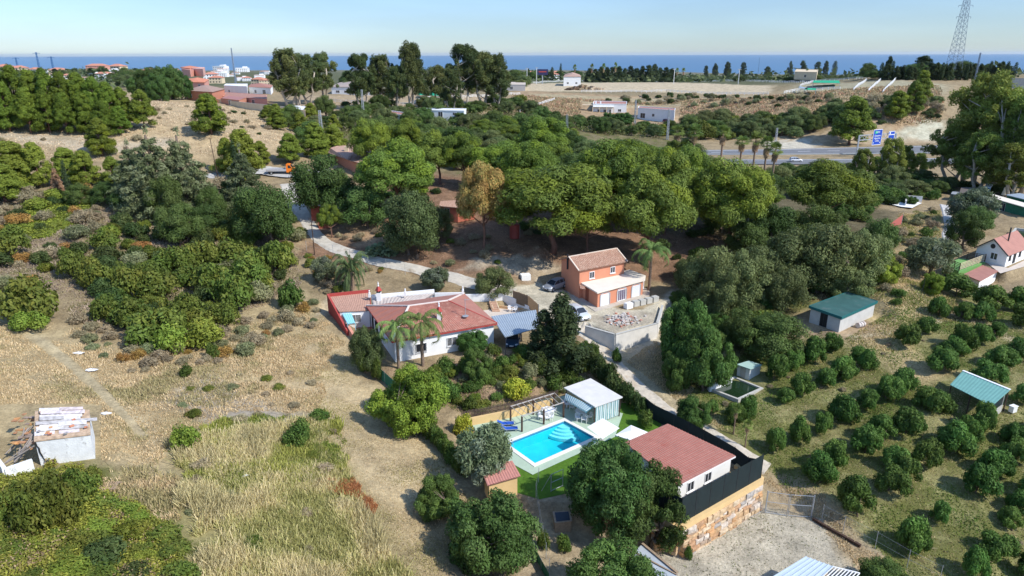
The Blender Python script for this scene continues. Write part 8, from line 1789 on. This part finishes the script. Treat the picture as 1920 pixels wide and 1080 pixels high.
# pool garden metal frame gate
gd = Z(1025, 925, POOLZ); gg = thing('garden_gate_frame', 'grey steel frame gate on the lawn below the pool', 'gate', gd); mb = MB(); P4 = [Z(1033, 922, POOLZ), Z(1055, 912, POOLZ)]
for p in P4: mb.tube([p, up(p, 1.9)], .04, 6)
for hh in (.1, 1.0, 1.9): mb.tube([up(P4[0], hh), up(P4[1], hh)], .03, 6)
obj('frame', mb, m_galv, gg); mb = MB(); mb.tube([P4[0]+Vector((-.9, .1, 0)), up(P4[0], 1.9)], .025, 6); obj('brace', mb, m_galv, gg)

# ------------------------------------------------------------------ labels that single out each member of a row or grove
ORD = 'nearest;second nearest;third nearest;fourth nearest;fifth nearest;sixth nearest;seventh nearest;eighth nearest;ninth nearest;tenth nearest;eleventh nearest;twelfth nearest;thirteenth nearest;fourteenth nearest'.split(';')
ORL = 'leftmost;second;third;fourth;fifth;sixth;seventh;eighth;ninth;tenth;eleventh;twelfth;thirteenth;fourteenth;fifteenth;sixteenth;seventeenth;eighteenth;nineteenth;twentieth'.split(';')
MARKS = {'teal roofed shed': (1840, 740), 'concrete store': (1580, 600), 'irrigation pond': (1385, 730), 'gravel yard gate': (1480, 945), 'gabled house': (1880, 500), 'bottom right corner': (1920, 1080), 'orange house': (1120, 520), 'blue road sign': (1636, 258), 'wood house': (690, 290), 'white house': (800, 600), 'footpath end': (30, 590), 'flatbed truck': (530, 318), 'annex': (1270, 850), 'half dried pine': (908, 380), 'dirt track bend': (1250, 760)}
def relabel(group, noun, marks=None, tail=''):
    O = [o for o in bpy.data.objects if o.parent is None and o.get('group') == group]; pos = {o.name: px(*o.location)[:2] for o in O}
    if marks is None:
        for i, o in enumerate(sorted(O, key=lambda o: pos[o.name][0])):
            if i < 20: o['label'] = (ORL[i]+(' ' if i == 0 else ' from the left ')+'of the '+noun+' '+tail).strip()
        return
    by = {}
    for o in O: k = min(marks, key=lambda m: math.dist(pos[o.name], MARKS[m])); by.setdefault(k, []).append(o)
    for k, L in by.items():
        for i, o in enumerate(sorted(L, key=lambda o: math.dist(pos[o.name], MARKS[k]))):
            if i < 14: o['label'] = noun+', '+ORD[i]+' of them to the '+k
relabel('avocado trees in orchard rows', 'avocado tree', ('teal roofed shed', 'concrete store', 'irrigation pond', 'gravel yard gate', 'bottom right corner', 'gabled house'))
relabel('umbrella pines of the middle wood', 'umbrella pine', ('orange house', 'half dried pine', 'blue road sign', 'wood house'))
relabel('large shrubs of the left thicket', 'large rounded thicket shrub', ('white house', 'footpath end', 'flatbed truck'))
relabel('oaks right of the orange house', 'grey green oak', ('orange house', 'concrete store'))
relabel('eucalyptus trees on the skyline', 'tall eucalyptus trees', None, 'on the skyline'); relabel('lime green pines along the lane', 'lime green pines', None, 'beside the lane')
relabel('pines in a row on the left hill', 'dark pines', None, 'crowding the left hill'); relabel('big eucalyptus group at the right edge', 'huge eucalyptus trees', None, 'at the right edge')
relabel('bushes on the garden slope', 'flowering bushes', None, 'on the garden slope'); relabel('dark trees left of the driveway', 'dark trees', None, 'in the thicket by the driveway'); relabel('young trees in front of the highway', 'young feathery trees', None, 'in front of the highway')
relabel('hedge along the dirt track', 'dark hedge bushes', None, 'lining the dirt track'); relabel('hedge along the field', 'creeper covered bushes', None, 'hedging the straw field'); relabel('dark conifers against the sea', 'dark conifers', None, 'standing out against the sea'); relabel('hedge row behind the sand arena', 'hedge conifers', None, 'behind the sand arena')
relabel('orchard trees near the gabled house', 'leafy orchard trees', None, 'below the gabled house'); relabel('thin palms against the sea', 'thin palms', None, 'against the sea'); relabel('thicket below the ruined shed', 'olive green shrubs', None, 'below the ruined shed'); relabel('dark trees right of the orange house', 'dark green trees', None, 'behind the grey oaks'); relabel('pines on the slope behind the highway', 'pines', None, 'on the slope behind the highway'); relabel('small green bushes in the straw field', 'small green bushes', None, 'in the straw field'); relabel('deep green trees left of the villa', 'deep green trees', None, 'beside the pink villa'); relabel('palms before the white house', 'feathery palms', None, 'before the white house'); relabel('pointed cypresses against the sea', 'pointed cypresses', None, 'against the sea')
# ================================================================== ground cover (uncountable)
def tufts(name, label, cat, pix, n, h, wd, cols, seed, lean=.35, blades=1, z=None, dens=None, mm=None, keepm=.2, leafy=False):
    r = np.random.default_rng(seed); P = np.array([(p.x, p.y) for p in ((G(u, v) if z is None else Z(u, v, z)) for u, v in pix)]); lo = P.min(0); hi = P.max(0)
    X = r.uniform(lo[0], hi[0], n*4); Y_ = r.uniform(lo[1], hi[1], n*4); k = poly_dist(X+(fbm(X/2, Y_/2, seed)-.5)*4, Y_+(fbm(X/2+9, Y_/2, seed)-.5)*4, P) < 0
    if dens is not None: k &= fbm(X/dens[0], Y_/dens[0], seed+5, 3) > dens[1]+r.normal(0, .06, n*4)
    for q, (l0, h0) in zip(KEEP, KB):
        m_ = k & (X > l0[0]) & (X < h0[0]) & (Y_ > l0[1]) & (Y_ < h0[1])
        if m_.any(): i = np.where(m_)[0]; k[i[poly_dist(X[i], Y_[i], q) < keepm]] = False
    X = X[k][:n]; Y_ = Y_[k][:n]; n = len(X); Zz = H(X, Y_)-.03
    nz = fbm(X/3.5, Y_/3.5, seed+2, 3); hh = h*r.uniform(.5, 1.3, n)*(.2+1.3*nz*(fbm(X/9., Y_/9., seed+7, 2)+.5))
    X = np.repeat(X, blades)+r.normal(0, wd*1.6, n*blades)*(blades > 1); Y_ = np.repeat(Y_, blades)+r.normal(0, wd*1.6, n*blades)*(blades > 1); Zz = np.repeat(Zz, blades); hh = np.repeat(hh, blades)*r.uniform(.6, 1.2, n*blades); nz = np.repeat(nz, blades); n = len(X)
    if leafy:
        C_ = np.stack([X, Y_, Zz+hh*r.random(n)**.6], 1); N_ = r.normal(size=(n, 3)); N_[:, 2] = np.abs(N_[:, 2])+.5; V, F = quads(C_, N_, wd*r.uniform(.6, 1.4, n), 1.5); c = np.array(cols); idx = np.clip((nz-.25)/.5*len(c)+r.normal(0, .9, n), 0, len(c)-1).astype(int)
        me_ = fast_mesh(name, V, F, None, c[idx]*r.uniform(.7, 1.3, (n, 1))); me_.materials.append(mm or M_LEAF); o = bpy.data.objects.new(name, me_); COL.objects.link(o); tag(o, label, cat, kind='stuff'); return o
    a = r.uniform(0, 2*np.pi, n); w_ = wd*r.uniform(.6, 1.4, n); dx = np.cos(a)*w_*.5; dy = np.sin(a)*w_*.5; lx = r.normal(0, lean, n)*hh; ly = r.normal(0, lean, n)*hh
    V = np.empty((n, 4, 3)); V[:, 0] = np.stack([X-dx, Y_-dy, Zz], 1); V[:, 1] = np.stack([X+dx, Y_+dy, Zz], 1); V[:, 2] = np.stack([X+lx+dx*.35, Y_+ly+dy*.35, Zz+hh], 1); V[:, 3] = np.stack([X+lx-dx*.35, Y_+ly-dy*.35, Zz+hh], 1)
    c = np.array(cols); idx = np.clip((nz-.25)/.5*len(c)+r.normal(0, .7, n), 0, len(c)-1).astype(int); K = c[idx]*r.uniform(.7, 1.3, (n, 1))
    me_ = fast_mesh(name, V.reshape(-1, 3), np.arange(4*n).reshape(-1, 4), None, K); me_.materials.append(mm or M_STRAW)
    o = bpy.data.objects.new(name, me_); COL.objects.link(o); tag(o, label, cat, kind='stuff'); return o
M_STRAW = leafmat('straw', .25, rough=.8, hue=0, val=0)
straw = [(.36, .27, .15), (.43, .33, .19), (.49, .385, .235), (.38, .295, .165), (.28, .24, .12)]
tufts('dry_grass', 'pale dry straw grass covering the field on the left', 'grass', [(-200,1100),(340,1100),(330,930),(300,860),(420,780),(600,760),(640,650),(560,560),(420,620),(330,660),(150,620),(0,580),(-200,600)], 90000, .28, .10, straw, 1, dens=(5, .36))
tufts('mown_grass', 'short flattened straw on the mown strip beside the garden', 'grass', [(560,560),(620,600),(700,720),(860,880),(880,960),(820,1100),(700,1100),(620,880),(520,760),(540,640)], 60000, .10, .10, [(.46, .36, .22), (.40, .31, .19), (.34, .27, .15), (.30, .26, .12)], 2)
tufts('reed_grass', 'tall straw coloured reeds and weeds at the bottom of the field', 'reeds', [(310,840),(420,800),(600,790),(640,860),(690,960),(790,1120),(400,1180),(380,1000)], 70000, .75, .07, [(.24, .23, .08), (.34, .32, .13), (.45, .39, .19), (.50, .42, .24), (.36, .31, .16)], 3, .35)
tufts('green_weeds', 'green and yellow weeds scattered through the reed patch', 'weeds', [(300,850),(400,790),(620,770),(660,860),(560,920),(420,930)], 22000, .5, .09, [(.12, .16, .03), (.20, .22, .05), (.28, .28, .07)], 4, .35, dens=(2.5, .45))
tufts('rusty_weeds', 'rust orange dead weeds in the middle of the field', 'weeds', [(590,885),(640,890),(680,920),(705,958),(680,968),(640,940),(600,915)], 14000, .38, .07, [(.34, .14, .06), (.40, .19, .08), (.28, .13, .06)], 5)
tufts('bramble_cover', 'sprawling yellow green brambles filling the bottom left corner', 'brambles', [(-200,1160),(-200,930),(0,900),(90,870),(170,885),(190,940),(260,960),(330,1000),(380,1090),(380,1160)], 200000, .7, .12, [(.11, .13, .025), (.16, .18, .03), (.21, .21, .04), (.22, .17, .09), (.13, .15, .03), (.18, .20, .035)], 6, .8, mm=M_LEAF, keepm=-5, leafy=True)
tufts('scrub_cover', 'grey brown dry scrub on the slope at the left', 'scrub', [(-200,640),(0,560),(180,600),(330,640),(560,540),(560,470),(430,380),(400,340),(-200,360)], 90000, .34, .14, [(.20, .15, .12), (.27, .21, .16), (.24, .20, .12), (.17, .16, .07), (.30, .24, .18)], 8, .6, dens=(6, .34))
tufts('lime_creeper', 'yellow green creeping shrubs spreading over the left slope', 'creeper', [(0,470),(110,440),(190,370),(120,380),(40,400),(-60,450)], 30000, .6, .22, [(.17, .19, .03), (.22, .23, .035), (.14, .15, .03)], 18, .8, mm=M_LEAF, leafy=True)
tufts('orchard_grass', 'patchy green and tan grass under the orchard trees', 'grass', [(1240,640),(1300,780),(1420,870),(1530,970),(1760,1120),(2000,1120),(2000,600),(1760,560),(1640,560),(1480,640),(1340,660)], 100000, .13, .13, [(.42, .33, .19), (.32, .26, .13), (.20, .20, .06), (.13, .17, .035), (.10, .15, .03)], 9, .6)
tufts('bank_grass', 'dry grass on the bank beside the dirt track', 'grass', [(1110,655),(1250,640),(1270,700),(1400,840),(1500,920),(1560,980),(1700,1090),(1640,1090),(1520,970),(1430,890),(1300,790),(1180,700)], 26000, .2, .09, straw, 10)
tufts('garden_weeds', 'low weeds and flowers on the garden slope', 'weeds', [(700,700),(880,800),(1050,735),(1160,740),(1130,680),(1090,640),(1000,660),(780,690)], 20000, .22, .10, [(.16, .17, .04), (.22, .19, .07), (.10, .14, .03), (.30, .22, .14)], 11, .6, dens=(3, .40))
tufts('wood_litter', 'dry needles and twigs on the floor of the middle wood', 'litter', [(600,440),(700,480),(950,520),(1060,490),(1330,530),(1440,440),(1300,330),(1000,300),(640,400)], 26000, .16, .14, [(.18, .11, .07), (.24, .15, .09), (.12, .09, .05), (.28, .20, .12)], 12, .9)
tufts('yard_weeds', 'sparse tiny weeds on the gravel yard', 'weeds', [(1290,1010),(1436,945),(1530,978),(1640,1040),(1720,1130),(1250,1130)], 2600, .10, .13, [(.10, .12, .06), (.16, .16, .08)], 13, .9, keepm=-9)
tufts('slope_grass', 'tan dry grass on the far slopes behind the highway', 'grass', [(960,215),(1440,225),(1760,262),(1760,160),(1440,180),(960,178)], 40000, .8, .5, [(.34, .25, .15), (.42, .31, .18), (.26, .20, .12), (.20, .18, .09), (.36, .22, .14)], 14, .6)
tufts('hill_grass', 'short straw grass on the bare left hill', 'grass', [(-100,330),(200,300),(480,290),(640,270),(560,225),(460,206),(300,190),(-100,215)], 40000, .25, .25, [(.44, .34, .22), (.38, .28, .18), (.48, .38, .25)], 15, .6)
tufts('strip_grass', 'tall dry grass on the strip above the concrete store', 'grass', [(1480,560),(1640,540),(1690,400),(1780,395),(1760,540),(1900,620),(1760,600),(1660,660),(1580,640)], 34000, .3, .13, [(.44, .33, .18), (.36, .28, .15), (.26, .24, .09), (.18, .19, .06)], 16, .5)
tufts('valley_cover', 'dense green undergrowth in the valley behind the wood', 'undergrowth', [(560,240),(700,210),(980,205),(1280,238),(1290,290),(900,290),(560,275)], 60000, 2.0, .55, [(.05, .075, .02), (.09, .12, .03), (.12, .12, .05), (.16, .14, .08)], 17, .8, mm=M_LEAF, dens=(14, .42), leafy=True)
tufts('town_greenery', 'mass of distant greenery between the houses of the coastal town', 'greenery', [(0,160),(240,172),(560,168),(640,150),(640,133),(300,129),(0,130)], 60000, 8, 3.0, [(.045, .065, .03), (.07, .09, .035), (.10, .11, .05), (.055, .075, .03)], 20, .8, dens=(55, .42), leafy=True)
tufts('coastal_wood', 'low dark woodland between the arena and the sea', 'woodland', [(960,152),(1920,146),(1920,138),(960,137)], 30000, 8, 3.5, [(.045, .065, .03), (.07, .09, .035), (.055, .075, .03)], 22, .8, dens=(70, .40), leafy=True)
# ------------------------------------------------------------------ sea air
mb = MB(); mb.prism([(-130000, -3000), (130000, -3000), (130000, 90000), (-130000, 90000)], -60.0, 190.0)
hm = bpy.data.materials.new('haze'); hm.use_nodes = True; hn = hm.node_tree; hn.nodes.clear(); ho = hn.nodes.new('ShaderNodeOutputMaterial'); hv = hn.nodes.new('ShaderNodeVolumePrincipled')
hv.inputs['Color'].default_value = (.80, .90, 1, 1); hv.inputs['Density'].default_value = .000013; hv.inputs['Anisotropy'].default_value = .2; hn.links.new(hv.outputs[0], ho.inputs['Volume'])
tag(obj('haze', mb, hm), 'thin pale sea haze over the whole landscape', 'haze', kind='stuff')
